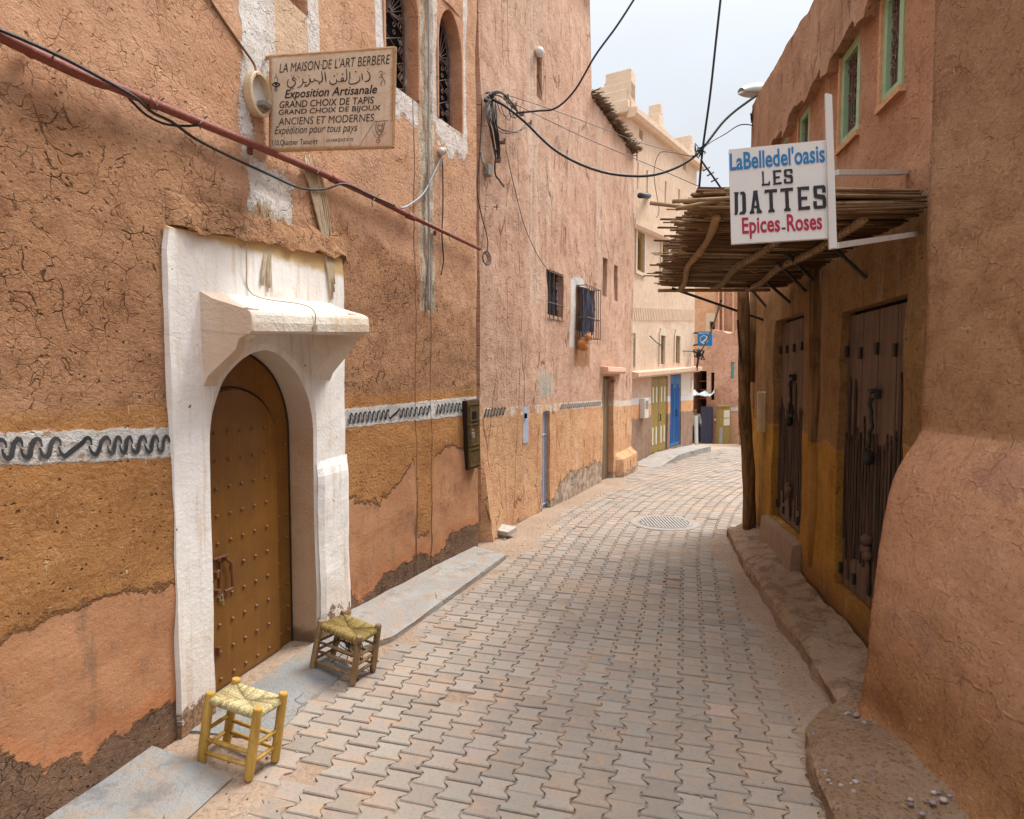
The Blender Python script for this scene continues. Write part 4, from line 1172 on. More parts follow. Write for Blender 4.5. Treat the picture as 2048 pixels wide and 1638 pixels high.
# side face towards the lane, end face and roof
n3, d3 = W3.seg[0][4], W3.seg[0][3]
P0 = W3.pt(0, 0); P1 = W3.pt(W3.len, 0)
WS = Wall([((P0 - n3 * 3.2).x, (P0 - n3 * 3.2).y), (P0.x, P0.y)])
WE = Wall([(P1.x, P1.y), ((P1 - n3 * 3.2).x, (P1 - n3 * 3.2).y)])
for WW, zt in ((WS, Z3 + .35), (WE, Z3e)):
    V, F, UV = wall_mesh(WW, 0, WW.len, -1.2, zt, .25, .25, lambda u, z: .01 * fbm((u, z, 4), 2), depth=.3)
    UV = [(u * .2, z) for u, z in UV]
    obj("side_wall", V, F, MUD3, h3, UV)
TRIM = simple("salmon_trim", lin(216, 184, 161), .95, .1, var=.3, scale=3, bump=.01)
def cornice(ua, za, ub, zb_, h, o, name="cornice", mat=None):
    m = MB(); a0, b0 = W3.pt(ua, za, 0), W3.pt(ub, zb_, 0); ax = b0 - a0
    up = Vector((0, 0, 1))
    m.prism([a0 - n3 * .05, a0 + n3 * o * .6, a0 + n3 * o + up * h * .35, a0 + n3 * o + up * h, a0 - n3 * .05 + up * h * 1.25], ax)
    return m.obj(name, mat or TRIM, h3)
cornice(-.1, Z3 - .08, W3.len + .25, Z3e - .08, .17, .16)
cornice(-.02, H3(1258, 454)[1], W3.len + .05, H3(1357, 492)[1] + (H3(1357, 492)[1] - H3(1258, 454)[1]) * .25, .16, .13)
cornice(-.02, LEDZ[0][1] - .03, W3.len + .1, LEDZ[1][1] - .02, .13, .22, "shop_ledge", simple("pale_chipped_ledge", lin(214, 172, 148), .95, .1, var=.5, dirt=lin(176, 126, 98)))
def pinnacle(c, w, dd, steps, h, name="pinnacle"):
    m = MB(); rot = Matrix((d3, n3, Vector((0, 0, 1)))).transposed()
    for i in range(steps):
        f = 1 - i / steps
        m.box(c + Vector((0, 0, h * (i + .5) / steps)), w * f, dd * (1 if i == 0 else .8), h / steps / 2 - .001 * i, rot, .02)
    return m.obj(name, MUD3 if False else TRIM, h3)
pinnacle(P0 - n3 * .36 + d3 * .2 + Vector((0, 0, Z3 + .02)), .34, .34, 3, .78)
pinnacle(W3.pt(2.2, interp([(0, Z3), (W3.len, Z3e)], 2.2) + .1, -.2), .27, .18, 3, .72)
pinnacle(W3.pt(W3.len - .22, Z3e + .1, -.3), .25, .28, 3, .66)
# stepped side gable rising to the corner
m = MB(); rot = Matrix((n3, d3, Vector((0, 0, 1)))).transposed()
for i, (a, hh) in enumerate(((1.25, .10), (.86, .38), (.50, .62))):
    m.box(P0 - n3 * (a * .55 + .02) + d3 * .16 + Vector((0, 0, Z3 + .3 + hh / 2)), a * .55, .15 - .004 * i, hh / 2 + .02, rot, .02)
m.obj("pinnacle", TRIM, h3)
# windows
OCHRE = simple("ochre_window_frame", (.34, .20, .05), .6, .3)
PANE = M("barred_pane", .35, .5)
def _pane():
    k = PANE; v = k.obj(); z = k.sep(v)[2]; b = k.ss(k.ma('SINE', k.ma('MULTIPLY', z, 42)), .2, .6); n = k.noise(v, 20, 3)
    k.col(k.mix(b, k.mix(k.ss(n, .4, .6), (.42, .40, .38), (.25, .23, .22)), (.05, .04, .04)))
_pane()
for wi, (a, b, c, d) in enumerate(win3):
    w = backing(W3, (a, b, c, d), -.11, PANE, h3, "window", 0)
    fr = MB(); t = .06
    if wi == 0 or True:
        n_ = n3
        for (ua, ub, za, zb_) in ((a, a + t, c, d), (b - t, b, c, d), (a + t, b - t, d - t * 1.2, d), (a + t, b - t, c, c + t)):
            fr.prism([W3.pt(ua, za, -.10), W3.pt(ub, za, -.10), W3.pt(ub, zb_, -.10), W3.pt(ua, zb_, -.10)], n_ * .06)
        # arched head
        cc, hw, sp_ = (a + b) / 2, (b - a) / 2 - t, d - t * 1.2 - ((b - a) / 2 - t) * 1.1
        for s_ in (-1, 1):
            pl = [(cc + s_ * hw, sp_), (cc + s_ * hw, d - t * 1.2), (cc, d - t * 1.2)] + [(cc + s_ * hw * math.cos(x * .39), sp_ + hw * 1.1 * math.sin(x * .39)) for x in (4, 3, 2, 1)]
            fr.prism([W3.pt(u, z, -.095) for u, z in pl], n_ * .045)
    fr.obj("window_frame", OCHRE, w)
    g = MB()
    for i in range(1, 4): g.tube([W3.pt(a + (b - a) * i / 4, c + .03, -.085), W3.pt(a + (b - a) * i / 4, d - .1, -.085)], .008, 4)
    nb_ = 7
    for i in range(1, nb_): g.tube([W3.pt(a + .04, c + (d - c) * i / nb_, -.085), W3.pt(b - .04, c + (d - c) * i / nb_, -.085)], .010, 4)
    g.obj("window_bars", simple("dark_bars", (.05, .045, .04), .5), w)
    s2 = MB(); e = .07; lo_ = (wi >= 2)
    for (ua, ub, za, zb_) in ((a - e, a, c - (0 if lo_ else e), d + e), (b, b + e, c - (0 if lo_ else e), d + e), (a, b, d, d + (.16 if lo_ else e * 1.3)), (a, b, c - e, c)):
        if lo_ and zb_ == c: continue
        s2.prism([W3.pt(ua, za, -.02), W3.pt(ub, za, -.02), W3.pt(ub, zb_, -.02), W3.pt(ua, zb_, -.02)], n3 * .055)
    s2.obj("window_surround", simple("cream_surround", (.66, .56, .44), .95, .1), w)
# teeth frieze
m = MB(); u = .05
za = interp([(0, H3(1257, 640)[1]), (W3.len, H3(1385, 636)[1])], 0); zt_ = H3(1257, 615)[1]
while u < W3.len - .1:
    f = u / W3.len; z0_ = H3(1257, 640)[1] * (1 - f) + H3(1385, 640)[1] * f; z1_ = H3(1257, 614)[1] * (1 - f) + H3(1385, 618)[1] * f
    m.prism([W3.pt(u, z0_, 0), W3.pt(u + .05, z0_, 0), W3.pt(u + .11, z1_, 0), W3.pt(u + .06, z1_, 0)], n3 * .022); u += .115
m.obj("tooth_frieze", TRIM, h3)
# doors
OLIVE = simple("olive_door_paint", (.30, .20, .045), .5, .4, dirt=(.16, .10, .03), dirt_at=.6)
CREAMP = simple("cream_door_panel", (.62, .58, .45), .6, .3)
BLUE = simple("bright_blue_paint", (.03, .14, .32), .5, .4, dirt=(.03, .06, .14), dirt_at=.6)
def double_door(W, hole, o, mat, inset_mat, parent, panels, name="door"):
    a, b, c, d = hole; w = backing(W, hole, o, mat, parent, name, 0); n = W.nrm((a + b) / 2)
    mid = (a + b) / 2
    for (ua, ub) in ((a + .02, mid - .012), (mid + .012, b - .02)):
        lf = MB()
        lf.prism([W.pt(ua, c + .02, o), W.pt(ub, c + .02, o), W.pt(ub, d - .06, o), W.pt(ua, d - .06, o)], n * .03)
        le = lf.obj("door_leaf", mat, w)
        for (fu0, fu1, fz0, fz1) in panels:
            x0, x1 = ua + (ub - ua) * fu0, ua + (ub - ua) * fu1; z0_, z1_ = c + (d - c) * fz0, c + (d - c) * fz1
            MB().prism([W.pt(x0, z0_, o + .03), W.pt(x1, z0_, o + .03), W.pt(x1, z1_, o + .03), W.pt(x0, z1_, o + .03)], n * .012).obj("leaf_panel", inset_mat, le)
    hd = MB(); hd.tube([W.pt(mid + .03, c + (d - c) * .42, o + .035), W.pt(mid + .03, c + (d - c) * .42, o + .075), W.pt(mid + .03, c + (d - c) * .5, o + .075), W.pt(mid + .03, c + (d - c) * .5, o + .035)], .012, 6)
    hd.obj("door_handle", DARK, w)
    return w
double_door(W3, odr, -.06, OLIVE, CREAMP, h3, [(.22, .38, .12, .34), (.64, .80, .12, .34), (.22, .38, .66, .86), (.64, .80, .66, .86)])
double_door(W3, bdr, -.06, BLUE, simple("blue_rib", (.008, .10, .34), .45), h3, [(.12, .20, .06, .8), (.33, .41, .06, .86), (.56, .64, .06, .86), (.78, .86, .06, .8)])
mbx = MB(); a = H3(1278, 815); b = H3(1288, 815); cz, dz = H3(1282, 836)[1], H3(1282, 797)[1]
mc = W3.pt((a[0] + b[0]) / 2, (cz + dz) / 2, .06); rot3 = Matrix((d3, n3, Vector((0, 0, 1)))).transposed()
bx = MB().box(mc, (b[0] - a[0]) / 2 * .8, .06, (dz - cz) / 2, rot3, .01).obj("meter_box", simple("cream_meter_box", (.66, .62, .55), .5, .4))
tag(bx, "cream electric meter box on wall beside the olive doors", "meter box")
MB().box(mc + n3 * .062 + Vector((0, 0, .08)), (b[0] - a[0]) / 2 * .55, .004, .09, rot3, .002).obj("meter_window", simple("grey_meter_glass", (.25, .25, .25), .2, .5), bx)
# black chute pipe sticking out of the upper wall
pp = MB(); pp.tube([W3.P(1296, 392), W3.P(1298, 392, .25), W3.P(1280, 391, 1.1)], [.06, .05, .045], 10)
tag(pp.obj("waterspout", simple("blue_black_pipe", (.02, .025, .045), .5, .4), smooth=True), "dark rubbery waterspout sticking out above upper salmon windows", "waterspout")

# ================================================================== the far end of the lane
def fz(zone): return lambda k, u, z, zz: zone + (None,)
FARP = plaster("far_pink_mud", fz((lin(204, 150, 124), lin(190, 134, 106), lin(160, 108, 84))), .4, .35, .6, 2.0, 1.0, .03)
FARO = plaster("far_orange_plaster", fz((lin(216, 162, 122), lin(206, 150, 110), lin(192, 134, 96))), .15, .0, .05, 1.5, .3, .01)
YF = 30.0
def farwall(name, x0, x1, Ya, Yb, ytop, mat, label, cat, dep=3.0, topfn=None, holes=(), ybot=900, step=.12):
    a, b = at(x0, 750, Ya), at(x1, 750, Yb)
    W = Wall([(a.x, a.y), (b.x, b.y)])
    root = thing(name, label, cat, W.pt(W.len / 2, G(min(Ya, 30))))
    zt = W.hit((x0 + x1) / 2, ytop)[1]
    hl = []
    for h in holes:
        u0_, z1_ = W.hit(h[0], h[2]); u1_, z0_ = W.hit(h[1], h[3]); hl.append((u0_, u1_, z0_, z1_, h[4]))
    V, F, UV = wall_mesh(W, 0, W.len, -2.6, zt + .4, step, step, lambda u, z: .05 * fbm((u * .9, z * .9, x0), 4), hl, top=(lambda u: zt + (topfn(u / W.len) if topfn else 0)), depth=dep)
    obj("wall", V, F, mat, root, UV)
    return root, W, hl
r4, W4, hl4 = farwall("mud_house", 1381, 1560, 30, 27.5, 660, FARP, "rough pink mud house closing the far end of lane", "house", topfn=lambda t: .06 * math.sin(t * 9) + .22 * max(0, 1 - t * 6) * -6 * 0 + (-.9 if t < .2 else 0) + .25 * fbm((t * 6, 1, 1), 2),
    holes=[(1381.5, 1411, 742, 889, 1.6), (1422, 1428, 745, 800, .2), (1462, 1468, 724, 757, .12)], step=.10)
OPEN_IN = simple("shop_gloom", (.05, .03, .022), .9, .1)
backing(W4, hl4[0], -1.5, OPEN_IN, r4, "shop_interior", .3)
sv_ = MB(); a, b, c, d = hl4[0][:4]
for t in (.62, .74, .86): sv_.box(W4.pt((a + b) / 2, c + (d - c) * t, -.9), .34, .3, .025)
for i in range(9): sv_.box(W4.pt(a + .05 + (b - a) * i / 9, c + (d - c) * .66 + .06, -.75), .035, .05, .09)
sv_.obj("shop_shelf", simple("red_brown_shelf", (.25, .09, .05), .7), r4)
backing(W4, hl4[1], -.12, DARK, r4, "slit_window"); backing(W4, hl4[2], -.05, simple("teal_shutter", (.10, .30, .30), .6), r4, "slit_window")
dl = MB(); da, db = W4.hit(1402, 850, .12)[0], W4.hit(1425, 850, .12)[0]; zc0, zc1 = W4.hit(1412, 886, .12)[1], W4.hit(1412, 813, .12)[1]
dl.prism([W4.pt(da, zc0, .10), W4.pt(db, zc0, .10), W4.pt(db, zc1, .10), W4.pt(da, zc1, .10)], W4.nrm(.1) * .05)
GREYBLUE = simple("blue_grey_door", (.07, .075, .13), .5, .4)
dleaf = dl.obj("door", GREYBLUE, r4)
dl = MB()
for i in range(7):
    u = da + (db - da) * (i + .5) / 7; dl.tube([W4.pt(u, zc0 + .03, .152), W4.pt(u, zc1 - .03, .152)], .012, 4)
dl.obj("door_ribs", simple("blue_grey_rib", (.05, .055, .10), .5), dleaf)
# pale band and orange foot on the far wall right part
r5, W5, _ = farwall("orange_house", 1340, 1500, 41, 38, 520, FARO, "smooth orange house rising behind the far mud house", "house", holes=[(1421, 1432, 644, 662, .2)])
s5 = MB()
for (x0, x1, y0, y1) in ((1413, 1420, 626, 664), (1433, 1436, 626, 664), (1420, 1433, 626, 643)):
    s5.prism([W5.P(x0, y1, .0), W5.P(x1, y1, 0), W5.P(x1, y0, 0), W5.P(x0, y0, 0)], W5.nrm(1) * .08)
s5.obj("window_surround", simple("cream_far_surround", (.68, .56, .38), .9), r5)
backing(W5, (W5.hit(1421, 650)[0], W5.hit(1432, 650)[0], W5.hit(1425, 662)[1], W5.hit(1425, 643)[1]), -.15, DARK, r5, "window")
r6, W6, _ = farwall("rose_house", 1428, 1600, 36, 34, 540, FARP, "rose mud house with vertical ribs behind the far rubble wall", "house")
s6 = MB()
for x in (1437, 1446, 1466): s6.prism([W6.P(x, 700), W6.P(x + 3, 700), W6.P(x + 3, 545), W6.P(x, 545)], W6.nrm(1) * .25)
s6.obj("wall_rib", FARO, r6, uvs=[(v.x, v.z) for v in s6.v])
# rubble wall
RUB = M("rubble_stone", .95, .1)
def _rub():
    k = RUB; v = k.obj(); e = k.vor(k.warp(v, 3, .2), 7.0); cl = k.vor(k.warp(v, 3, .2), 7.0, 'F1', 'Color'); n = k.noise(v, 14, 4, .7)
    s_ = k.sep(cl)[0]; c = k.mix(s_, lin(196, 150, 126), lin(150, 104, 84)); c = k.mix(k.ss(e, 0, .10, 1, 0), c, lin(110, 74, 56)); c = k.mix(k.ss(n, .5, .8, 0, .4), c, lin(210, 180, 160))
    k.col(c); k.bump(k.ma('ADD', k.ss(e, 0, .12), k.ma('MULTIPLY', n, .4)), .05)
_rub()
a7, b7 = at(1478, 750, 24), at(1640, 750, 20)
W7 = Wall([(a7.x, a7.y), (b7.x, b7.y)])
V, F, UV = wall_mesh(W7, 0, W7.len, -2.5, 3.9, .10, .10, lambda u, z: .09 * fbm((u * 3, z * 3, 1), 3), top=lambda u: W7.hit(1500, 655)[1] + .15 * fbm((u * 3, 2, 2), 2), depth=.5)
o7 = obj("rubble_wall", V, F, RUB, uvs=UV); tag(o7, "broken rubble stone wall seen between the leaning post and yellow shop", "wall")
fb = MB()
for x0, x1, y0, y1, mat in (): pass
st_ = MB(); u0_, z0_ = W4.hit(1462, 822); u1_, z1_ = W4.hit(1500, 815)
st_.prism([W4.pt(u0_, z0_, 0), W4.pt(W4.len, z0_, 0), W4.pt(W4.len, z0_ + .16, 0), W4.pt(u0_, z0_ + .16, 0)], W4.nrm(1) * .07)
st_.obj("painted_band", simple("far_white_band", (.60, .54, .50), .9), r4)
st_ = MB(); st_.prism([W4.pt(u0_, -2.4, 0), W4.pt(W4.len, -2.4, 0), W4.pt(W4.len, z0_, 0), W4.pt(u0_, z0_, 0)], W4.nrm(1) * .05)
st_.obj("orange_dado", FARO, r4, uvs=[(v.x, v.z) for v in st_.v])
# ================================================================== right side: shop, upper storey, near buttress
hs = thing("mud_shop", "shaded ochre painted mud shop with two dark doors and green framed windows above", "shop", WR.pt(3, 0))
def HR(x, y, o=0): return WR.hit(x, y, o)
def zoneR(k, u, z, zz):
    b = k.curve(u, [HR(1845, 900), HR(1800, 890), HR(1665, 900), HR(1600, 868), HR(1520, 840)])
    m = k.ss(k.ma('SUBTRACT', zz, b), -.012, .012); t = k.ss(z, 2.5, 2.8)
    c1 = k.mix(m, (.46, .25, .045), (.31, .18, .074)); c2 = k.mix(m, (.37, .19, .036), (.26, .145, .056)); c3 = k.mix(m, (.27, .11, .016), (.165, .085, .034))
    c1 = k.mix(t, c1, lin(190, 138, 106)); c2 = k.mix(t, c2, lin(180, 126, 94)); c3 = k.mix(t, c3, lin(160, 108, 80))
    def post(c, h):
        v = k.uv()
        e = k.ss(k.ma('ABSOLUTE', k.ma('SUBTRACT', zz, b)), 0, .02, .7, 0)
        c = k.mix(e, c, lin(190, 130, 80))
        d = k.ss(k.ma('ADD', z, k.ma('MULTIPLY', k.noise(v, 6, 4), .4)), .35, .62, 1, 0)
        c = k.mix(k.ma('MULTIPLY', d, .75), c, lin(120, 84, 56))
        return c, k.ma('ADD', h, k.ma('MULTIPLY', m, .8))
    return c1, c2, c3, post
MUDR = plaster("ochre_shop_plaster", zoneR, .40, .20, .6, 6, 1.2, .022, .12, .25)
def rng(*p): return min(p), max(p)
def rect_px(W, x0, x1, yb, yt, xm=None, o=0):
    u = sorted((W.hit(x0, (yb + yt) / 2, o)[0], W.hit(x1, (yb + yt) / 2, o)[0])); xm = xm or x0
    return (u[0], u[1], W.hit(xm, yb, o)[1], W.hit(xm, yt, o)[1])
dr1 = rect_px(WR, 1547, 1604, 1034, 644, 1547); dr2 = rect_px(WR, 1672, 1806, 1180, 625, 1680)
SPLIT = 2.72
def dispR(u, z):
    p = WR.pt(u, z); return .018 * fbm((p.x, p.y, p.z), 3) + .006 * fbm((p.x * 4, p.y * 4, p.z * 4), 3)
gw = [rect_px(WR, 1683, 1719, 278, 72, 1690), rect_px(WR, 1766, 1805, 205, -10, 1770), rect_px(WR, 1600, 1620, 285, 205, 1610), rect_px(WR, 1562, 1579, 292, 248, 1570)]
gw = [(a, b, 3.38, 4.0) for a, b, c, d in gw]
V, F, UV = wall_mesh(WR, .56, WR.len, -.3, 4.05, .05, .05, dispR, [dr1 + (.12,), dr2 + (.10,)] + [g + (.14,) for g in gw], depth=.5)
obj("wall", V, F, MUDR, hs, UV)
# far end of the shop and its return
eA = WR.pt(WR.len, 0); nR = WR.seg[0][4]; dR = WR.seg[0][3]
WX = Wall([(eA.x, eA.y), ((eA - nR * 4).x, (eA - nR * 4).y)])
V, F, UV = wall_mesh(WX, 0, WX.len, -.3, 4.9, .12, .12, lambda u, z: .012 * fbm((u, z, 5), 3), depth=.3)
obj("side_wall", V, F, MUDR, hs, UV)
# upper wall strip standing proud above the windows, with a broken lower lip
def dispU(u, z):
    p = WR.pt(u, z); return .075 + .02 * fbm((p.x, p.y, p.z), 3) + .006 * fbm((p.x * 4, p.y * 4, p.z * 4), 3)
def lip(u):
    f = 4.02 + .03 * math.sin(u * 9) + .05 * fbm((u * 4, 0, 0), 3)
    for g in gw:
        if g[0] - .05 < u < g[1] + .05: f = max(f, 4.02)
        if g[1] + .05 < u < g[1] + .25: f -= .07
    return f
topR = lambda u: 4.62 + .075 * (u - 2.2) + .015 * fbm((u * 5, 3, 3), 2)
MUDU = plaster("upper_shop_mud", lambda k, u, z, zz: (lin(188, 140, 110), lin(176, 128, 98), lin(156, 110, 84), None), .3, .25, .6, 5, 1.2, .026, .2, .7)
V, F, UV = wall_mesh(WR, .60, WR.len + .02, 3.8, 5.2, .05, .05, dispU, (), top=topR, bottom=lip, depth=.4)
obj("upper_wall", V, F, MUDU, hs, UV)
GREEN = simple("sage_green_frame", (.30, .45, .28), .55, .35, dirt=(.34, .24, .15), dirt_at=.62)
LIPM = simple("pale_mud_lip", lin(206, 150, 110), .95, .1, bump=.012)
for a, b, c, d in gw:
    w = backing(WR, (a, b, c, d), -.12, DARK, hs, "window", 0)
    fr = MB(); t = .052
    for (ua, ub, za, zb_) in ((a, a + t, c, d), (b - t, b, c, d), (a + t, b - t, c, c + t), (a + t, b - t, d - t, d)):
        fr.prism([WR.pt(ua, za, -.07), WR.pt(ub, za, -.07), WR.pt(ub, zb_, -.07), WR.pt(ua, zb_, -.07)], nR * .07)
    fr.obj("window_frame", GREEN, w)
    g = MB(); r = random.Random(int(a * 100))
    for i in range(5): g.tube([WR.pt(a + t + (b - a - 2 * t) * (i + .5) / 5, c + t, -.03), WR.pt(a + t + (b - a - 2 * t) * (i + .5) / 5, d - t, -.03)], .006, 4)
    for i in range(26):
        u0_ = r.uniform(a + t, b - t); z0_ = r.uniform(c + t, d - t)
        rr = r.uniform(.02, .04); sgn = r.choice((-1, 1))
        g.tube([WR.pt(max(a + .03, min(b - .03, u0_ + sgn * rr * math.cos(q * .8) * (1 - q * .08))), z0_ + rr * math.sin(q * .8) * (1 - q * .08), -.028) for q in range(8)], .0055, 4)
    g.obj("window_grille", simple("mauve_brown_grille", (.13, .075, .065), .6, .3), w)
    s2 = MB()
    s2.prism([WR.pt(a - .03, c - .035, -.02), WR.pt(b + .03, c - .035, -.02), WR.pt(b + .03, c, -.02), WR.pt(a - .03, c, -.02)], nR * .045)
    s2.prism([WR.pt(b, c, -.02), WR.pt(b + .03, c, -.02), WR.pt(b + .03, d, -.02), WR.pt(b, d, -.02)], nR * .035)
    s2.obj("window_sill", LIPM, w)
# shop doors
DOORW = M("dark_weathered_shop_door", .7, .3)
def _dw():
    k = DOORW; v = k.obj(); z = k.sep(v)[2]; g_ = k.noise(k.map(v, (38, 38, 1.1)), 1, 5, .7); a = k.noise(v, 4, 5, .65)
    c = k.mix(k.ss(g_, .3, .7), (.085, .052, .034), (.155, .098, .066))
    c = k.mix(k.ss(a, .5, .75, 0, .7), c, (.035, .022, .017)); k.col(c); k.bump(g_, .006)
_dw()
SCORCH = M("scorched_slat", .75, .25)
def _sc():
    k = SCORCH; v = k.obj(); g_ = k.noise(k.map(v, (60, 60, 2.0)), 1, 5, .7)
    k.col(k.mix(k.ss(g_, .4, .65), (.014, .009, .007), (.11, .065, .045))); k.bump(g_, .01)
_sc()
IRON = simple("dark_iron", (.04, .035, .03), .55, .4, .4)
def shop_door(hole, zmid):
    a, b, c, d = hole; w = backing(WR, hole, -.10, DARK, hs, "door", 0)
    nlf = 4; r = random.Random(int(a * 10))
    for i in range(nlf):
        ua, ub = a + (b - a) * i / nlf + .006, a + (b - a) * (i + 1) / nlf - .006
        lf = MB()
        lf.prism([WR.pt(ua, c + .01, -.095), WR.pt(ub, c + .01, -.095), WR.pt(ub, d - .03, -.095), WR.pt(ua, d - .03, -.095)], nR * .035)
        le = lf.obj("door_leaf", DOORW, w)
        sm = MB(); n = 5
        for j in range(n):
            u0_ = ua + (ub - ua) * (j + .2) / n; u1_ = ua + (ub - ua) * (j + .8) / n
            z1_ = zmid + r.uniform(.0, .45) * (1 if j % 2 else .4); z0_ = c + r.uniform(.05, .35)
            sm.prism([WR.pt(u0_, z0_, -.062), WR.pt(u1_, z0_, -.062), WR.pt(u1_, z1_, -.062), WR.pt((u0_ + u1_) / 2, z1_ + .06, -.062), WR.pt(u0_, z1_ - .02, -.062)], nR * .012)
        sm.obj("leaf_slats", SCORCH, le)
    mid = (a + b) / 2
    for z in (c + .12, d - .28):
        for i in range(nlf + 1):
            u = a + (b - a) * i / nlf
            MB().box(WR.pt(min(max(u, a + .02), b - .02), z + r.uniform(-.015, .015), -.045), .009, .014, .038, bev=.003).obj("door_hinge", IRON, w)
    lk = MB(); zt = d - .55
    lk.box(WR.pt(mid, zt, -.04), .06, .02, .028, Matrix((dR, nR, Vector((0, 0, 1)))).transposed(), .004)
    lk.tube([WR.pt(mid + .06, zt, -.03), WR.pt(mid - .09, zt + .02, .0)], .012, 6)
    ch = [WR.pt(mid + .02 * math.sin(i * 1.3), zt - .02 - .045 * i, -.03 + .01 * (i % 2)) for i in range(8)]
    lk.tube(ch, .013, 6); lk.sphere(WR.pt(mid, zt - .40, -.02), .04, 8, 6, (1, .6, 1.2))
    lk.obj("door_lock", IRON, w, smooth=True)
    kn = MB(); zk = c + .38
    for i in range(6): kn.sphere(WR.pt(mid + r.uniform(-.03, .03), zk + r.uniform(-.07, .07), -.03), r.uniform(.025, .04), 8, 5)
    kn.tube([WR.pt(mid, zk, -.03), WR.pt(mid - .01, zk - .22, -.04)], .012, 6)
    kn.obj("door_knot", simple("twisted_rag", (.14, .09, .065), .9, .1), w, smooth=True)
    return w
shop_door(dr1, HR(1570, 860)[1]); shop_door(dr2, HR(1700, 900)[1])
# sill stones under the doors, buried post between them, post at the corner
sm = MB()
for (a, b) in ((dr1[0] - .08, dr1[1] + .1),):
    sm.prism([WR.pt(a, .1, -.05), WR.pt(a, .1, .10), WR.pt(a, dr1[2] - .03, .07), WR.pt(a, dr1[2], -.05)], dR * (b - a))
sm.obj("door_sill", simple("smooth_cement_sill", (.30, .21, .15), .9, .15, bump=.006), hs)
POSTW = M("dark_post_wood", .85, .2)
def _pw():
    k = POSTW; v = k.obj(); g_ = k.noise(k.map(v, (22, 22, .9)), 1, 5, .7); z = k.sep(v)[2]; a = k.noise(v, 3, 5)
    c = k.mix(k.ss(g_, .35, .65), (.085, .045, .018), (.22, .125, .05)); c = k.mix(k.ss(a, .5, .7, 0, .7), c, (.05, .028, .015)); k.col(c); k.bump(g_, .008)
_pw()
up = HR(1634, 700)[0]
MB().tube([WR.pt(up, z, .01 + .012 * math.sin(z * 3)) for z in (1.28, 1.7, 2.2, 2.7)], [.045, .05, .05, .05], 10).obj("wall_post", POSTW, hs, smooth=True)
MB().tube([WR.pt(up, z, -.022) for z in (.3, .8, 1.29)], [.05, .05, .045], 10).obj("wall_post", simple("ochre_painted_post", (.30, .15, .035), .8, .2), hs, smooth=True)
MB().tube([WR.pt(WR.len - .03, z, .02) for z in (1.72, 2.3, 2.75)], [.045, .05, .05], 8).obj("corner_post", POSTW, hs, smooth=True)
ib = MB(); a, b, c, d = rect_px(WR, 1524, 1537, 864, 783, 1530)
rotR = Matrix((dR, nR, Vector((0, 0, 1)))).transposed()
b0 = ib.box(WR.pt((a + b) / 2 + .0, (c + d) / 2, .035), .07, .035, (d - c) / 2, rotR, .012).obj("meter_box", simple("dusty_beige_box", (.50, .37, .20), .6, .3))
tag(b0, "beige electric meter box on yellow corner behind the leaning post", "meter box")
MB().box(WR.pt((a + b) / 2 - .02, (c + d) / 2 + .12, .070), .012, .003, .09, rotR, .002).obj("meter_window", simple("black_meter_glass", (.05, .04, .03), .2, .5), b0)

# --- near mud buttress
hn = thing("mud_buttress_wall", "near straw flecked mud wall swelling into a rounded red buttress", "wall", WN.pt(WN.len - .5, 0))
BZ = [(-.4, .32), (0, .31), (.44, .285), (.8, .26), (1.08, .235), (1.2, .21), (1.28, .186), (1.37, .14), (1.43, .10), (1.49, .04), (1.52, .0), (9, 0)]
def dispN(u, z):
    p = WN.pt(u, z); n = .016 * fbm((p.x * 1.6, p.y * 1.6, p.z * 1.6), 3) + .007 * fbm((p.x * 6, p.y * 6, p.z * 6), 3)
    e = WN.len - u; f = 1 - max(0, (1 - e / .09)) ** 2.2 if e < .09 else 1
    foot = .10 * max(0, (.22 - z) / .22) ** 1.5
    if z < .5: n += .035 * abs(fbm((p.y * 5, p.z * 5, 3), 3)) * (.5 - z) * 2
    return interp(BZ, z + .01 * fbm((u * 2, 1, 7), 2)) * f + n * (1 if e > .02 else .4) + foot * f
def zoneN(k, u, z, zz):
    m = k.ss(k.ma('ADD', z, k.ma('MULTIPLY', k.ma('SUBTRACT', k.noise(k.uv(), 7, 4), .5), .03)), 1.515, 1.535)
    lo = k.ss(zz, .32, .75, 1, 0); hi = k.ss(z, 1.8, 3.2)
    c1 = k.mix(m, lin(224, 164, 122), lin(206, 150, 108)); c2 = k.mix(m, lin(216, 152, 110), lin(194, 138, 96)); c3 = k.mix(m, lin(196, 130, 88), lin(160, 104, 66))
    c1 = k.mix(lo, c1, lin(196, 136, 84)); c2 = k.mix(lo, c2, lin(180, 116, 68)); c3 = k.mix(lo, c3, lin(150, 90, 48))
    c1 = k.mix(hi, c1, lin(190, 140, 104)); c2 = k.mix(hi, c2, lin(178, 126, 92)); c3 = k.mix(hi, c3, lin(156, 104, 72))
    def post(c, h):
        v = k.uv(); g = k.noise(v, 2.3, 5, .6)
        pu = k.ma('MULTIPLY', k.ss(g, .56, .68), k.ma('SUBTRACT', 1, m)); c = k.mix(k.ma('MULTIPLY', pu, .5), c, lin(168, 116, 98))
        sp = k.vor(k.warp(v, 9, .2), 2.6, 'F1'); s2 = k.ma('MULTIPLY', k.ss(sp, .03, .09, 1, 0), k.ss(k.noise(v, 5, 3), .5, .55)); c = k.mix(k.ma('MULTIPLY', s2, .7), c, lin(110, 74, 50))
        cr = k.noise(k.map(v, (30, 4, 1), rot=(0, 0, .9)), 1, 3, .6); c = k.mix(k.ma('MULTIPLY', k.ss(cr, .72, .76), k.ma('SUBTRACT', 1, m)), c, lin(226, 180, 150))
        return c, h
    return c1, c2, c3, post
MUDN = plaster("buttress_mud", zoneN, .12, .30, .30, 6.0, 1.7, .032, .6)
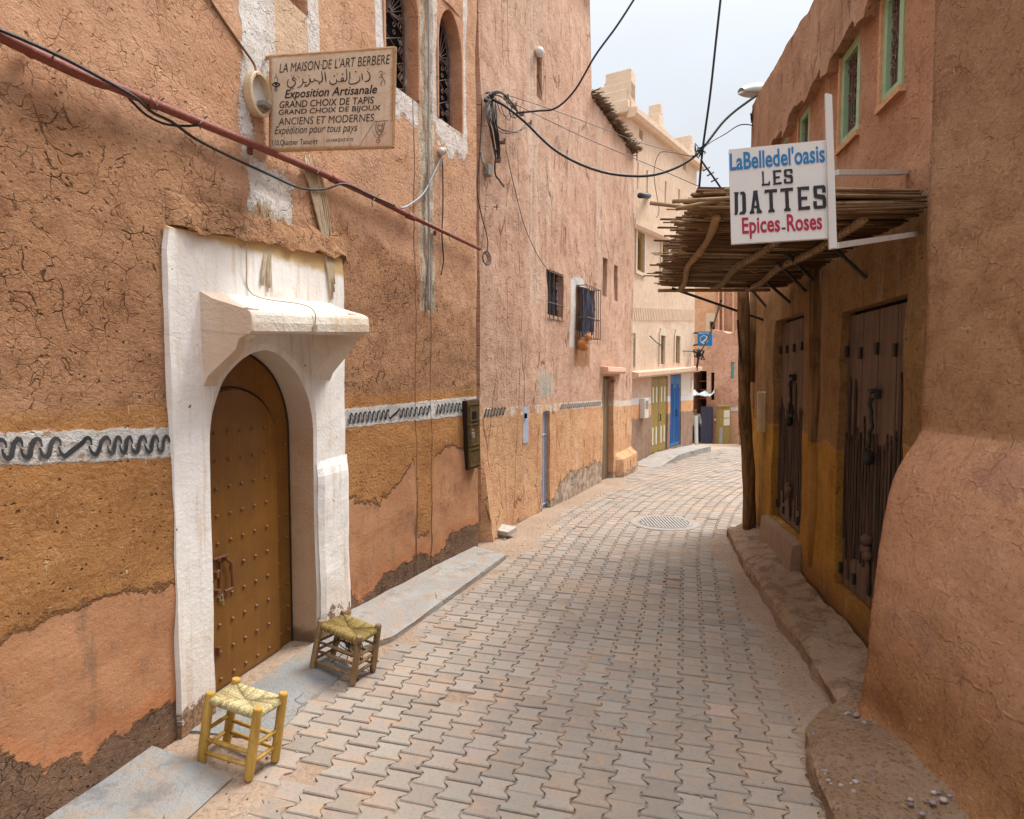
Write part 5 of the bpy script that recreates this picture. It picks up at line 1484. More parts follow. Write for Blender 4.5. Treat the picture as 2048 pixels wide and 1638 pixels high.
V, F, UV = wall_mesh(WN, 1.2, WN.len, -.3, 5.2, .035, .035, dispN, (), depth=.5)
obj("wall", V, F, MUDN, hn, UV, smooth=True)

# near stone step with embedded pebbles
PEBM = M("pebbly_earth", .95, .12)
def _pe():
    k = PEBM; v = k.obj(); a = k.noise(v, 3, 5, .6); f = k.noise(v, 45, 5, .75); b = k.noise(v, 11, 5, .7)
    c = k.mix(k.ss(a, .3, .7), (.47, .31, .20), (.40, .25, .145)); c = k.mix(k.ss(b, .5, .7, 0, .6), c, (.55, .40, .29)); c = k.mix(k.ss(f, .48, .66, 0, .75), c, (.16, .095, .055)); sp = k.vor(k.warp(v, 20, .03), 34, 'F1'); c = k.mix(k.ma('MULTIPLY', k.ss(sp, .12, .28, 1, 0), k.ss(k.noise(v, 8, 3), .48, .58)), c, (.36, .31, .28))
    k.col(c); k.bump(k.ma('ADD', k.ma('MULTIPLY', f, 1.2), k.ma('MULTIPLY', b, 1.4)), .04)
_pe()
IN_ = [(2.0, -.9), (1.90, 2.3), (1.86, 2.9), (1.80, 3.2)]; OUT_ = [(1.22, -.9), (1.24, 2.30), (1.31, 2.62), (1.42, 2.93), (1.58, 3.08)]
ledge("stone_step", IN_, OUT_, .16, PEBM, drop=.045, nl=130, nw=20, rough=.020, round_=.05)
pbm = MB(); PC = []
r = random.Random(11)
def lerp_line(P, y): return interp(sorted((b, a) for a, b in P), y)
cols = [(.16, .15, .17), (.30, .22, .19), (.42, .36, .31), (.12, .09, .10), (.26, .27, .26)]
V, F, C = [], [], []
for i in range(190):
    y = r.uniform(2.15, 3.08); xo, xi = lerp_line(OUT_, y), lerp_line(IN_, y); w = r.random() ** 1.8; x = xo + .03 + (xi - xo) * w * .75
    p = Vector((x, y, .158 - .045 * (1 - w) - .003))
    s_ = r.uniform(.004, .016); m = MB(); m.sphere(p, s_, 8, 5, (1, r.uniform(.55, .9), .55)); b = len(V); V += m.v; F += [[q + b for q in f] for f in m.f]; C += [r.random()] * len(m.f)
k = M("pebble_stone", .6, .4); t = k.attr('tone'); k.col(k.ramp(t, [(0, cols[0]), (.3, cols[1]), (.5, cols[2]), (.75, cols[3]), (1, cols[4])]))
tag(obj("pebbles", V, F, k, smooth=True, attrs={'tone': C}), kind='stuff')
# ================================================================== things
# ---- rusty pipe and the cables on the left house
REDPIPE = simple("rust_red_pipe", (.21, .060, .040), .6, .3, dirt=(.32, .17, .10), dirt_at=.62)
BLACKCAB = simple("black_cable", (.018, .018, .02), .5, .4)
GREYCAB = simple("grey_cable", (.30, .31, .33), .5, .4)
def on(W, pts, o, n=6):
    return smooth_path([W.P(x, y, (p[2] if len(p) > 2 else o)) for p in pts for x, y in [p[:2]]], n)
pts = [W1.pt(.6, 3.02, .05), W1.P(0, 72, .05), W1.P(240, 178, .05), W1.P(400, 245, .05), W1.P(540, 303, .05), W1.P(700, 372, .05), W1.P(820, 432, .05)]
pm = MB().tube(smooth_path(pts, 5), .0215, 12)
pm.tube([W1.P(818, 431, .05), W1.P(960, 498, .06)], .0165, 12)
for x, y in ((300, 204), (820, 432), (668, 358)): pm.tube([W1.P(x - 6, y - 2, .05), W1.P(x + 8, y + 4, .05)], .026, 12)
pp = tag(pm.obj("rusty_pipe", REDPIPE, smooth=True), "long rust red pipe running along the cracked wall above doorway", "pipe")
for x, y in ((112, 112), (318, 210), (405, 246), (640, 345), (750, 402), (905, 470)):
    MB().tube(smooth_path([W1.P(x - 4, y + 12, .03), W1.P(x - 6, y + 2, .075), W1.P(x + 3, y - 8, .06), W1.P(x + 10, y - 14, .07)], 4), .0028, 5).obj("pipe_tie", BLACKCAB, pp)
for x, y in ((60, 98), (500, 296), (870, 460)): MB().box(W1.P(x, y + 6, .02), .012, .02, .018, bev=.004).obj("pipe_clip", REDPIPE, pp)
def cable(path, r, label, mat=BLACKCAB, name="cable", group=None, n=5):
    return tag(MB().tube(path, r, n).obj(name, mat, smooth=True), label, "cable", group)
cable(on(W1, [(-60, 38), (0, 60, .08), (110, 108, .09), (200, 155, .085), (270, 195, .08), (305, 225, .04), (345, 245, .03), (395, 280, .03), (470, 318, .03), (540, 350, .03), (600, 376, .03), (650, 378, .04), (690, 368, .08), (740, 390, .085), (790, 412, .085)], .05), .0075, "black cable twisting over the red pipe then drooping under sign")
cable(on(W1, [(250, 188, .02), (290, 228, .02), (330, 248, .025), (372, 252, .03), (400, 250, .07)], .03), .006, "short black cable looping beneath the red pipe on left wall")
cable(on(W1, [(408, -20, .02), (440, 30, .02), (478, 85, .02), (508, 128, .03), (513, 150, .05)], .03), .007, "thin brown wire slanting down to the round wall lamp", simple("brown_wire", (.22, .12, .06), .6))
cable(on(W1, [(857, -30, .02), (858, 150, .02), (857, 330, .02), (858, 470, .02), (857, 620, .02)], .02), .010, "grey conduit running down the pale strip between wall panels", GREYCAB)
cable(on(W1, [(884, 312, .02), (866, 350, .02), (846, 388, .02), (815, 412, .03), (800, 416, .06)], .02), .009, "pale grey cable curving from white junction down to pipe", GREYCAB)
cable(on(W1, [(885, 318, .02), (886, 400, .02), (884, 470, .02), (887, 520, .025), (882, 550, .03)], .02), .006, "thin black wire hanging straight below the white junction knob")
kn = MB(); kn.sphere(W1.P(883, 303, .03), .035, 10, 7); kn.sphere(W1.P(889, 301, .05), .022, 8, 6, (1, 1, 1.5))
tag(kn.obj("cable_junction", simple("chalky_white_plastic", (.6, .57, .52), .6), smooth=True), "small white junction knob below the second arched window", "junction")

# cream plaster spill above the doorway
DRIP = simple("cream_plaster_spill", (.58, .47, .33), .9, .15, var=.4, scale=20, bump=.006)
r = random.Random(5); mb = MB()
def wig(p, q): return [(x + r.gauss(0, q), y + r.gauss(0, q * .6)) + ((z,) if z else ()) for x, y, z in p]
for i in range(46):
    a = r.gauss(0, .5); y0 = r.uniform(-8, 60)
    mb.tube(on(W1, wig([(524 + a * 34, 398 + y0, None), (530 + a * 25, 432 + y0 * .5, None), (538 + a * 10, 462, None), (540 + a * 6, 482 + r.uniform(0, 10), None)], 2.2), .010, 3), .001, 5, True, r.uniform(.004, .009))
for i in range(16):
    a = r.uniform(-1, 1)
    mb.tube(on(W1, wig([(540 + a * 6, 480, .028), (535 + a * 8, 520, .036), (532 + a * 12, 560 + r.uniform(0, 30), .038)], 1.2), .04, 3), r.uniform(.002, .006), 5)
mb.obj("plaster_spill", DRIP, h1, smooth=True)
mb = MB()
for i in range(34):
    a = r.gauss(0, .55)
    mb.tube(on(W1, wig([(614 + a * 10, 308 + r.uniform(0, 40), None), (630 + a * 12, 380, None), (643 + a * 10, 440, None), (652 + a * 7, 490, None), (658 + a * 5, 530, .035), (664 + a * 3, 560 + r.uniform(0, 40), .038)], 1.6), .014, 3), r.uniform(.003, .008), 5)
mb.obj("plaster_spill", DRIP, h1, smooth=True)
# ragged mud lip overhanging the white doorway
V, F, UV = [], [], []; nu, nz = 150, 10; uA, uB = hx(331, 450), hx(694, 515)
for i in range(nu + 1):
    t = i / nu; u = uA + (uB - uA) * t; zb_ = D_TOPL + (D_TOPR - D_TOPL) * t - .012 + .028 * fbm((u * 7, 0, 1), 4)
    for j in range(nz + 1):
        f_ = j / nz; z = zb_ + .16 * f_
        o_ = (.058 + .016 * fbm((u * 11, z * 11, 2), 3)) * (1 - f_) ** .7 * min(1, t * 18, (1 - t) * 18) + disp1(u, z) * 1.0 + .002
        V.append(W1.pt(u, z, o_)); UV.append((u, z))
    V.append(W1.pt(u, zb_ + .01, -.02)); UV.append((u, zb_ - .02))
m_ = nz + 2
for i in range(nu):
    for j in range(nz): F.append([i * m_ + j, (i + 1) * m_ + j, (i + 1) * m_ + j + 1, i * m_ + j + 1])
    F.append([i * m_ + nz + 1, (i + 1) * m_ + nz + 1, (i + 1) * m_, i * m_])
obj("mud_lip", V, F, MUD1, h1, UV)

# ---- round wall lamp
lc = W1.P(508, 191, .0); ln = W1.nrm(3); lu = W1.seg[0][3]
def ringpts(rad, o, n=28): return [lc + ln * o + lu * rad * .74 * math.cos(2 * math.pi * i / n) + Vector((0, 0, rad * math.sin(2 * math.pi * i / n))) for i in range(n + 1)]
CREAMP2 = simple("yellowed_cream_plastic", (.60, .45, .29), .45, .4)
V, F = [], []; n = 28
for rad, o in ((.120, .0), (.124, .045), (.118, .052), (.104, .052), (.102, .014)):
    V += ringpts(rad, o)[:n]
for k_ in range(4):
    for i in range(n): F.append([k_ * n + i, k_ * n + (i + 1) % n, (k_ + 1) * n + (i + 1) % n, (k_ + 1) * n + i])
rl = obj("round_wall_lamp", V, F, CREAMP2, smooth=False)
tag(rl, "broken round cream wall lamp without its cover beside painted sign", "lamp")
V = ringpts(.103, .016)[:n]; obj("lamp_back", V, [list(range(n))], simple("white_lamp_plate", (.62, .60, .56), .5), rl)
m = MB(); rw = Matrix((lu, ln, Vector((0, 0, 1)))).transposed()
m.box(lc + ln * .045 + lu * .03 - Vector((0, 0, .045)), .035, .022, .014, rw, .004); m.tube([lc + ln * .05 + lu * .03 - Vector((0, 0, .03)), lc + ln * .06 + lu * .05 + Vector((0, 0, .02))], .004, 5)
m.obj("lamp_holder", simple("grey_lamp_holder", (.25, .22, .2), .5), rl)

# ---- writing on flat boards
def quadmap(q):
    tl, tr, br, bl = [Vector(p) for p in q]
    n = (tr - tl).cross(bl - tl).normalized()
    if n.dot(EYE - tl) < 0: n = -n
    def f(s, t, o=0.0): return (tl.lerp(tr, s)).lerp(bl.lerp(br, s), t) + n * o
    return f, n
def text_part(name, txt, f, box, mat, parent, bold=0.0, shear=0.0, o=.002, slope=(0, 0)):
    cu = bpy.data.curves.new("lettering", 'FONT'); cu.body = txt; cu.offset = bold; cu.shear = shear; cu.resolution_u = 3
    ob = bpy.data.objects.new("lettering", cu); COL.objects.link(ob)
    dg = bpy.context.evaluated_depsgraph_get(); me = bpy.data.meshes.new_from_object(ob.evaluated_get(dg))
    vs = [v.co.copy() for v in me.vertices]; fs = [list(p.vertices) for p in me.polygons]
    bpy.data.objects.remove(ob); bpy.data.curves.remove(cu); bpy.data.meshes.remove(me)
    x0, x1 = min(v.x for v in vs), max(v.x for v in vs); y0, y1 = min(v.y for v in vs), max(v.y for v in vs)
    s0, s1, t0, t1 = box
    V = []
    for v in vs:
        wx, wy = .010 * fbm((v.x * 1.1, v.y * 1.1, len(txt)), 2), .012 * fbm((v.x * .9, v.y * 1.6, len(txt) + 5), 2)
        a = (v.x - x0) / (x1 - x0) + wx * .4; V.append(f(s0 + (s1 - s0) * a, t1 + (t0 - t1) * ((v.y - y0) / (y1 - y0) + wy * 2) + slope[0] + (slope[1] - slope[0]) * a, o))
    return obj(name, V, fs, mat, parent)
def ribbon(f, pts, w, o=.002, n=4, taper=True):
    P = smooth_path([(a, b, 0) for a, b in pts], n) if len(pts) > 2 else [Vector((a, b, 0)) for a, b in pts]
    V, F = [], []; N = len(P)
    for i, p in enumerate(P):
        t = (P[min(i + 1, N - 1)] - P[max(i - 1, 0)]); t = Vector((t.x * 1.45, t.y, 0)).normalized()
        ww = w * (1 if not taper else .55 + .45 * math.sin(math.pi * (i + .5) / N))
        for s_ in (-1, 1): V.append(f(p.x - t.y * ww * s_ / 1.45, p.y + t.x * ww * s_, o))
    for i in range(N - 1): F.append([2 * i, 2 * i + 1, 2 * i + 3, 2 * i + 2])
    return V, F
def board(q, th, mat, name, parent=None, bev=.0):
    f, n = quadmap(q); m = MB(); m.prism([f(0, 0, -th), f(1, 0, -th), f(1, 1, -th), f(0, 1, -th)], n * th)
    return m, f, n

# ---- left hand-painted sign
A0 = W1.P(540, 300, .03); Ysl = A0.y
q1 = [at(540, 113, 3.70), at(788, 95, 3.46), at(784, 292, 3.46), at(539, 300, 3.70)]
BOARD1 = M("rust_stained_board", .75, .25)
def _b1():
    k = BOARD1; v = k.uv(); sp_ = k.sep(v); s_, t_ = sp_[0], sp_[1]
    n1 = k.noise(k.map(v, (4, 4, 1)), 1, 5, .65); n2 = k.noise(k.map(v, (38, 3, 1)), 1, 5, .65); n3_ = k.noise(v, 26, 5, .7)
    c = k.mix(k.ss(n1, .3, .7), (.60, .49, .385), (.50, .385, .285))
    c = k.mix(k.ma('MULTIPLY', k.ss(n2, .5, .72), k.ss(t_, .2, .95)), c, (.47, .27, .12))
    ed = k.ma('MINIMUM', k.ma('MINIMUM', s_, k.ma('SUBTRACT', 1, s_)), k.ma('MINIMUM', t_, k.ma('SUBTRACT', 1, t_)))
    c = k.mix(k.ss(k.ma('ADD', ed, k.ma('MULTIPLY', n3_, .05)), .022, .06, .9, 0), c, (.30, .135, .045))
    c = k.mix(k.ss(n3_, .66, .74), c, (.25, .10, .035))
    lowr = k.ma('MULTIPLY', k.ss(t_, .86, 1.0), k.ss(n2, .50, .66)); c = k.mix(k.ma('MULTIPLY', lowr, .55), c, (.30, .14, .05))
    tri = k.ss(k.ma('ADD', k.ma('MULTIPLY', s_, 1.0), k.ma('MULTIPLY', t_, 1.0)), 1.745, 1.75)
    c = k.mix(k.ma('MULTIPLY', tri, .7), c, (.56, .36, .27))
    k.col(c); k.bump(n3_, .002)
_b1()
f1, n1v = quadmap(q1)
NB = 12; V, F, UV = [], [], []
for o_ in (0, -.02):
    for j in range(NB + 1):
        for i in range(NB + 1): V.append(f1(i / NB, j / NB, o_)); UV.append((i / NB, j / NB))
N1 = (NB + 1) ** 2
for s_ in (0, N1):
    for j in range(NB):
        for i in range(NB): q = s_ + j * (NB + 1) + i; F.append([q, q + 1, q + NB + 2, q + NB + 1])
ring = [i for i in range(NB + 1)] + [j * (NB + 1) + NB for j in range(1, NB + 1)] + [NB * (NB + 1) + i for i in range(NB - 1, -1, -1)] + [j * (NB + 1) for j in range(NB - 1, 0, -1)]
for x, y in zip(ring, ring[1:] + ring[:1]): F.append([x, y, y + N1, x + N1])
sg1 = obj("painted_sign", V, F, BOARD1, uvs=UV)
tag(sg1, "rust stained beige sign reading La Maison de l'Art Berbere, on brackets", "sign")
m = MB()
for s in (0, 1): m.tube([f1(s, -.01, -.01), f1(s, 1.01, -.01)], .011, 6)
for t in (0, 1): m.tube([f1(-.14 if t == 0 else -.1, t, -.01), f1(1, t, -.01)], .011, 6)
m.obj("sign_frame", simple("rusty_angle_iron", (.42, .25, .12), .7, .3, dirt=(.16, .07, .03)), sg1)
INK = simple("faded_black_paint", (.028, .024, .024), .8, .2, var=.2)
FAINT = simple("faint_brown_paint", (.15, .09, .065), .8, .2)
for txt, box, b, shr, sl in (("LA MAISON\u00b7DE L'ART BERBERE", (.085, .975, .070, .170), -.004, .18, (.012, -.006)),
                        ("Exposition Artisanale", (.13, .88, .365, .485), .012, .25, (0, .0)),
                        ("GRAND CHOIX DE TAPIS", (.085, .855, .485, .558), .006, .10, (0, .0)),
                        ("GRAND CHOIX DE BIJOUX", (.08, .91, .575, .645), .008, .10, (0, .0)),
                        ("ANCIENS ET MODERNES", (.08, .86, .662, .740), -.004, .10, (0, .0)),
                        ("Exp\u00e9dition pour tous pays", (.045, .73, .752, .862), -.004, .32, (0, .0)),
                        ("110,Quartier Taourirt", (.025, .41, .895, .965), .0, .1, (0, .0)),
                        ("OUARZAZATE", (.48, .70, .905, .935), .0, .1, (0, .0))):
    text_part("lettering", txt, f1, box, INK, sg1, b, shr, .0025, sl)
def cr2(x, y):                       # reading of the board in its own frame
    s = (x - 345) / 1400; top = 300 - .0775 * (x - 345); return s, (y - top) / (1075 + 55 * s)
V, F = [], []
AR = [([(1462, 458), (1492, 500), (1492, 555), (1462, 580), (1436, 578)], 9), ([(1404, 486), (1412, 530), (1416, 566)], 9), ([(1384, 522), (1384, 566), (1346, 600), (1296, 612), (1268, 600), (1264, 566)], 9),
      ([(1272, 468), (1274, 520), (1274, 560)], 9), ([(1234, 436), (1240, 500), (1240, 556), (1216, 580), (1196, 560)], 9), ([(1216, 578), (1186, 580), (1178, 556), (1196, 540), (1206, 560), (1180, 582), (1140, 580), (1128, 556)], 7), ([(1128, 556), (1124, 596), (1086, 616), (1056, 604), (1048, 572)], 9),
      ([(992, 470), (1000, 530), (1010, 586)], 10), ([(956, 464), (962, 520), (966, 568), (944, 590), (918, 582)], 10), ([(918, 582), (880, 566), (868, 548)], 8), ([(880, 570), (850, 588), (822, 578), (814, 546)], 8), ([(830, 548), (822, 596), (790, 632), (756, 642)], 8),
      ([(790, 590), (760, 596), (742, 582), (738, 548)], 8), ([(744, 556), (738, 606), (708, 644), (676, 652)], 8), ([(664, 566), (634, 540), (616, 560), (650, 584), (646, 622), (604, 652), (566, 640), (558, 600), (570, 560)], 9),
      ([(826, 520), (800, 512)], 4), ([(700, 545), (676, 520)], 4), ([(612, 512), (600, 530)], 4), ([(1146, 500), (1124, 492)], 4), ([(1462, 440), (1480, 436)], 4), ([(640, 510), (628, 530), (640, 540)], 4)]
for pts, w in AR:
    v_, f_ = ribbon(f1, [cr2(x, y) for x, y in pts], w / 1130 * .75, .0026); b = len(V); V += v_; F += [[i + b for i in q] for q in f_]
for x, y in ((1340, 470), (1194, 500), (1100, 520), (930, 606), (772, 622), (600, 668), (624, 664)):
    s, t = cr2(x, y); b = len(V); V += [f1(s + .006 * math.cos(a * 1.05), t + .009 * math.sin(a * 1.05), .0026) for a in range(6)]; F.append([b + i for i in range(6)])
obj("arabic_lettering", V, F, INK, sg1)
V, F = [], []
def rb(pts, w, mat=None):
    v_, f_ = ribbon(f1, [cr2(x, y) for x, y in pts], w / 1130, .0027); b = len(V); V.extend(v_); F.extend([[i + b for i in q] for q in f_])
rb([(420, 495), (424, 540)], 4); rb([(398, 560), (420, 534), (444, 560), (436, 590)], 4); rb([(372, 622), (420, 600), (466, 622), (420, 648), (372, 622)], 9); rb([(400, 592), (424, 622), (440, 592)], 8); rb([(420, 640), (420, 664)], 5)
rb([(420, 664), (438, 680), (420, 696), (404, 680), (420, 664)], 4); rb([(410, 610), (430, 636)], 8)
obj("painted_pendant", V, F, INK, sg1)
V, F = [], []
rb([(1590, 480), (1610, 462), (1632, 476)], 4); rb([(1632, 476), (1624, 520), (1644, 560)], 5); rb([(1604, 500), (1624, 520), (1590, 540)], 4); rb([(1644, 560), (1616, 600), (1622, 640)], 4); rb([(1644, 560), (1660, 580), (1650, 610)], 4); rb([(1640, 500), (1660, 480)], 4)
obj("painted_dancer", V, F, FAINT, sg1)
V, F = [], []
rb([(1560, 1040), (1700, 1030)], 4); rb([(1575, 1035), (1570, 1140), (1610, 1200), (1650, 1130), (1665, 1035)], 5); rb([(1600, 1060), (1590, 1120), (1630, 1140), (1640, 1060)], 5); rb([(1590, 1085), (1650, 1080)], 4); rb([(1585, 1155), (1640, 1160)], 4); rb([(1610, 1200), (1600, 1240)], 3)
rb([(1575, 1252), (1618, 1250), (1596, 1290), (1575, 1252)], 4); rb([(1530, 1150), (1590, 1230), (1690, 1160)], 2.5); rb([(1395, 1320), (1560, 1030)], 2.5)
obj("painted_totem", V, F, FAINT, sg1)

# ---- dates shop sign
q2 = [at(1458, 299, 2.76), at(1651, 280, 2.66), at(1661, 476, 2.66), at(1463, 488, 2.76)]
WHITEB = simple("white_sign_paint", (.64, .64, .64), .45, .4, var=.10, scale=5, bump=.001, dirt=(.52, .46, .38), dirt_at=.74)
m, f2, n2v = board(q2, .028, WHITEB, "shop_sign")
sg2 = m.obj("shop_sign", WHITEB); tag(sg2, "white shop sign reading Les Dattes beside reed canopy", "sign")
m = MB(); e = f2(1, 0) ; 
m.prism([at(1649, 190, 2.655), at(1662, 193, 2.655), at(1672, 497, 2.655), at(1657, 499, 2.655)], n2v * .02); m.obj("sign_post", WHITEB, sg2)
for (xa, ya, xb, yb, w) in ((1668, 346, 1812, 345, .011), (1668, 492, 1830, 468, .013)):
    mm = MB(); a_, b_ = at(xa, ya, 2.66), WR.P(xb, yb, .0)
    d_ = (b_ - a_).normalized(); up = Vector((0, 0, 1)); s_ = d_.cross(up).normalized()
    mm.prism([a_ - up * w - s_ * .02, a_ + up * w - s_ * .02, a_ + up * w + s_ * .02, a_ - up * w + s_ * .02], b_ - a_)
    mm.obj("sign_arm", simple("chipped_white_arm", (.62, .60, .57), .5, .3, dirt=(.38, .27, .16), dirt_at=.6), sg2)
BLUEL = simple("blue_sign_paint", (.01, .17, .42), .5, .4, var=.15); REDL = simple("crimson_sign_paint", (.36, .006, .04), .5, .4, var=.15); BLKL = simple("black_sign_paint", (.012, .012, .018), .5, .4, var=.2)
text_part("blue_lettering", "LaBelledel'oasis", f2, (.005, .985, .035, .225), BLUEL, sg2, .022, 0)
def glyphs(f, spec, s0, s1, t0, t1, gapf=.16, parent=None, mat=None, name="black_lettering"):
    G_ = {
        'L': [[(.05, 0), (.34, 0), (.30, .06), (.30, .86), (.12, .86), (.12, .06)], [(.05, .86), (.95, .86), (.95, 1), (.05, 1)], [(.78, .74), (.95, .70), (.95, .86), (.78, .86)]],
        'E': [[(.04, 0), (.40, 0), (.40, .14), (.36, .16), (.36, .84), (.40, .86), (.40, 1), (.04, 1), (.10, .92), (.10, .08)], [(.40, 0), (1, 0), (1, .16), (.40, .14)], [(.36, .43), (.82, .43), (.82, .57), (.36, .57)], [(.40, .86), (1, .84), (1, 1), (.40, 1)]],
        'S': [[(.12, 0), (.9, 0), (1, .10), (1, .32), (.72, .32), (.72, .14), (.34, .14), (.34, .36), (.06, .30), (.04, .08)], [(.06, .30), (.34, .36), (.9, .42), (1, .56), (.72, .62), (.16, .53), (.06, .45)], [(.72, .62), (1, .56), (1, .90), (.88, 1), (.12, 1), (0, .90), (0, .66), (.28, .66), (.28, .86), (.72, .86)]],
        'D': [[(.0, 0), (.44, 0), (.40, .10), (.36, .16), (.34, .84), (.30, .92), (.26, 1), (.0, 1), (.06, .92), (.08, .08)], [(.56, 0), (.86, 0), (1, .12), (1, .88), (.86, 1), (.40, 1), (.48, .90), (.68, .86), (.70, .14), (.52, .10)]],
        'A': [[(.36, 0), (.72, 0), (.70, .10), (.84, .80), (1, .92), (1, 1), (.56, 1), (.60, .88), (.56, .50), (.50, .40), (.34, .84), (.40, .92), (.40, 1), (0, 1), (.02, .92), (.12, .84), (.34, .12)], [(.40, .66), (.58, .66), (.60, .77), (.36, .77)]],
        'T': [[(0, 0), (1, 0), (1, .16), (.90, .14), (.64, .14), (.64, .84), (.76, .92), (.76, 1), (.24, 1), (.24, .92), (.36, .84), (.36, .14), (.10, .14), (0, .18)]],
    }
    V, F = [], []; n = len(spec); W_ = (s1 - s0) / (n + gapf * (n - 1)); o = .002
    for i, ch in enumerate(spec):
        a = s0 + i * W_ * (1 + gapf)
        for pl in G_[ch]:
            b = len(V); V += [f(a + W_ * x, t0 + (t1 - t0) * y, o) for x, y in pl]; F.append(list(range(b, b + len(pl)))); o += .00012
    bm = bmesh.new(); vs = [bm.verts.new(v) for v in V]
    for fc in F: bm.faces.new([vs[i] for i in fc])
    bm.normal_update()
    bmesh.ops.triangulate(bm, faces=bm.faces[:]); bm.verts.index_update()
    F = [[v.index for v in fc.verts] for fc in bm.faces]; bm.free()
    return obj(name, V, F, mat, parent)
glyphs(f2, "LES", .33, .655, .262, .412, .22, sg2, BLKL)
glyphs(f2, "DATTES", .035, .975, .455, .695, .26, sg2, BLKL)
text_part("red_lettering", "Epices", f2, (.115, .505, .728, .955), REDL, sg2, .022, 0)
text_part("red_lettering", "Roses", f2, (.575, .925, .728, .908), REDL, sg2, .022, 0)
m = MB(); m.prism([f2(.52, .862, .001), f2(.56, .862, .001), f2(.56, .880, .001), f2(.52, .880, .001)], n2v * .001); m.obj("black_dash", BLKL, sg2)

# ---- reed canopy
cn = thing("reed_canopy", "ragged brown reed canopy on poles and iron brackets over the dark shop doors", "canopy", WR.pt(2, 2.6, .5))
REED = M("dry_reed", .8, .25)
def _rd():
    k = REED; v = k.obj(); t = k.attr('tone'); n = k.noise(v, 18, 4, .65)
    c = k.ramp(t, [(0, (.09, .045, .018)), (.4, (.17, .095, .042)), (.78, (.25, .155, .08)), (1, (.42, .30, .17))]); c = k.mix(k.ss(n, .45, .7, 0, .6), c, (.12, .07, .035)); k.col(c); k.bump(n, .004)
_rd()
def zc(y): return 2.615 + .004 * math.sin(y * 2)
def xl(y): return .93 + (1.42 - .93) * (y - 3.2) / 2.66
V, F, T = [], [], []; r = random.Random(21)
def reed(y0, z0, xa, xb, rad, tilt, ntone):
    m = MB(); p0 = Vector((xa, y0, z0)); p1 = Vector((xb, y0 + tilt, z0 + r.uniform(-.012, .012)))
    mid = p0.lerp(p1, .5) + Vector((0, r.uniform(-.02, .02), r.uniform(-.015, .008)))
    m.tube([p0, mid, p1], rad, 5); b = len(V); V.extend(m.v); F.extend([[i + b for i in f] for f in m.f]); T.extend([ntone] * len(m.f))
for layer in range(4):
    y = 3.2
    while y < 5.86:
        y += r.uniform(.008, .019)
        xa = xl(y) + r.gauss(.02, .05) - (.12 if r.random() < .05 else 0); xb = WR.pt((y - 2.55) * 1.0145, 0).x - .01
        if r.random() < .10: continue
        reed(y, zc(y) + .012 + layer * .016 + r.uniform(-.006, .006), xa, xb, r.uniform(.0038, .0075), r.gauss(0, .05), r.random() ** 1.3)
for i in range(26):                                       # thick bundle along the near edge
    y = 3.20 + r.uniform(-.03, .05); reed(y, zc(3) + .012 + .0040 * i, xl(3.2) + r.uniform(-.04, .16), 2.06, r.uniform(.006, .010), r.uniform(-.02, .06), r.uniform(.3, 1))
for x0, y0, x1, y1, Yv in ((1300, 406, 1420, 420, 3.2), (1342, 443, 1400, 449, 3.5), (1345, 403, 1470, 396, 3.05), (1352, 418, 1440, 400, 3.1)):
    m = MB(); m.tube([at(x0, y0, Yv), at(x1, y1, Yv)], .010, 6); b = len(V); V += m.v; F += [[i + b for i in f] for f in m.f]; T += [.85] * len(m.f)
obj("reed_mat", V, F, REED, cn, smooth=True, attrs={'tone': T})
m = MB(); m.prism([(.94, 3.22, 2.735), (2.08, 3.25, 2.73), (2.10, 3.7, 2.735), (1.02, 3.7, 2.74)], (0, 0, .016)); m.obj("cover_board", simple("red_brown_board", (.17, .065, .04), .8, .2), cn)
BARK = simple("bare_branch", (.34, .21, .11), .85, .2, dirt=(.15, .08, .04), dirt_at=.52, scale=10, bump=.006)
for (xa, ya), (xb, yb), rad in (((1.03, 3.2), (1.55, 5.86), .022), ((1.48, 3.25), (1.86, 5.9), .018), ((1.80, 3.25), (2.18, 5.9), .018)):
    pt_ = [Vector((xa + (xb - xa) * t + .02 * math.sin(t * 9), ya + (yb - ya) * t, 2.588 + .008 * math.sin(t * 14))) for t in [i / 10 for i in range(11)]]
    MB().tube(pt_, [rad * (1 + .15 * math.sin(i * 2.3)) for i in range(11)], 7).obj("canopy_pole", BARK, cn, smooth=True)
MB().tube([Vector((1.36, 5.86, 2.585)), Vector((1.85, 5.88, 2.59)), Vector((2.40, 5.87, 2.592))], .017, 7).obj("edge_pole", REED if False else BARK, cn, smooth=True)
# cord bound round the inner poles
for (xa, ya), (xb, yb) in (((1.48, 3.25), (1.86, 5.9)), ((1.80, 3.25), (2.18, 5.9))):
    wr = MB(); hp = []
    for i in range(400):
        t = i / 400; hp.append(Vector((xa + (xb - xa) * t + .02 * math.sin(t * 9) + .023 * math.cos(i * .62), ya + (yb - ya) * t, 2.588 + .008 * math.sin(t * 14) + .023 * math.sin(i * .62))))
    wr.tube(hp, .004, 4); wr.obj("binding_cord", simple("pale_cord", (.33, .24, .14), .9), cn)
for (xs, ys, xe, ye) in ((1345, 577, 1527, 640), (1497, 572, 1531, 612), (1532, 563, 1580, 605), (1555, 525, 1612, 583), (1573, 508, 1632, 565), (1672, 499, 1732, 556)):
    a_ = at_z(xs, ys, 2.60); b_ = WR.P(xe, ye, .0)
    MB().tube([a_, b_], .013, 6).obj("iron_brace", IRON, cn)
m = MB(); rc = at(1510, 536, 4.9); m.tube([rc + Vector((.035 * math.cos(a * .45), 0, .035 * math.sin(a * .45))) for a in range(15)], .006, 6); m.tube([rc + Vector((0, 0, .035)), rc + Vector((0, 0, .12))], .004, 4)
m.obj("hanging_ring", BARK, cn, smooth=True)

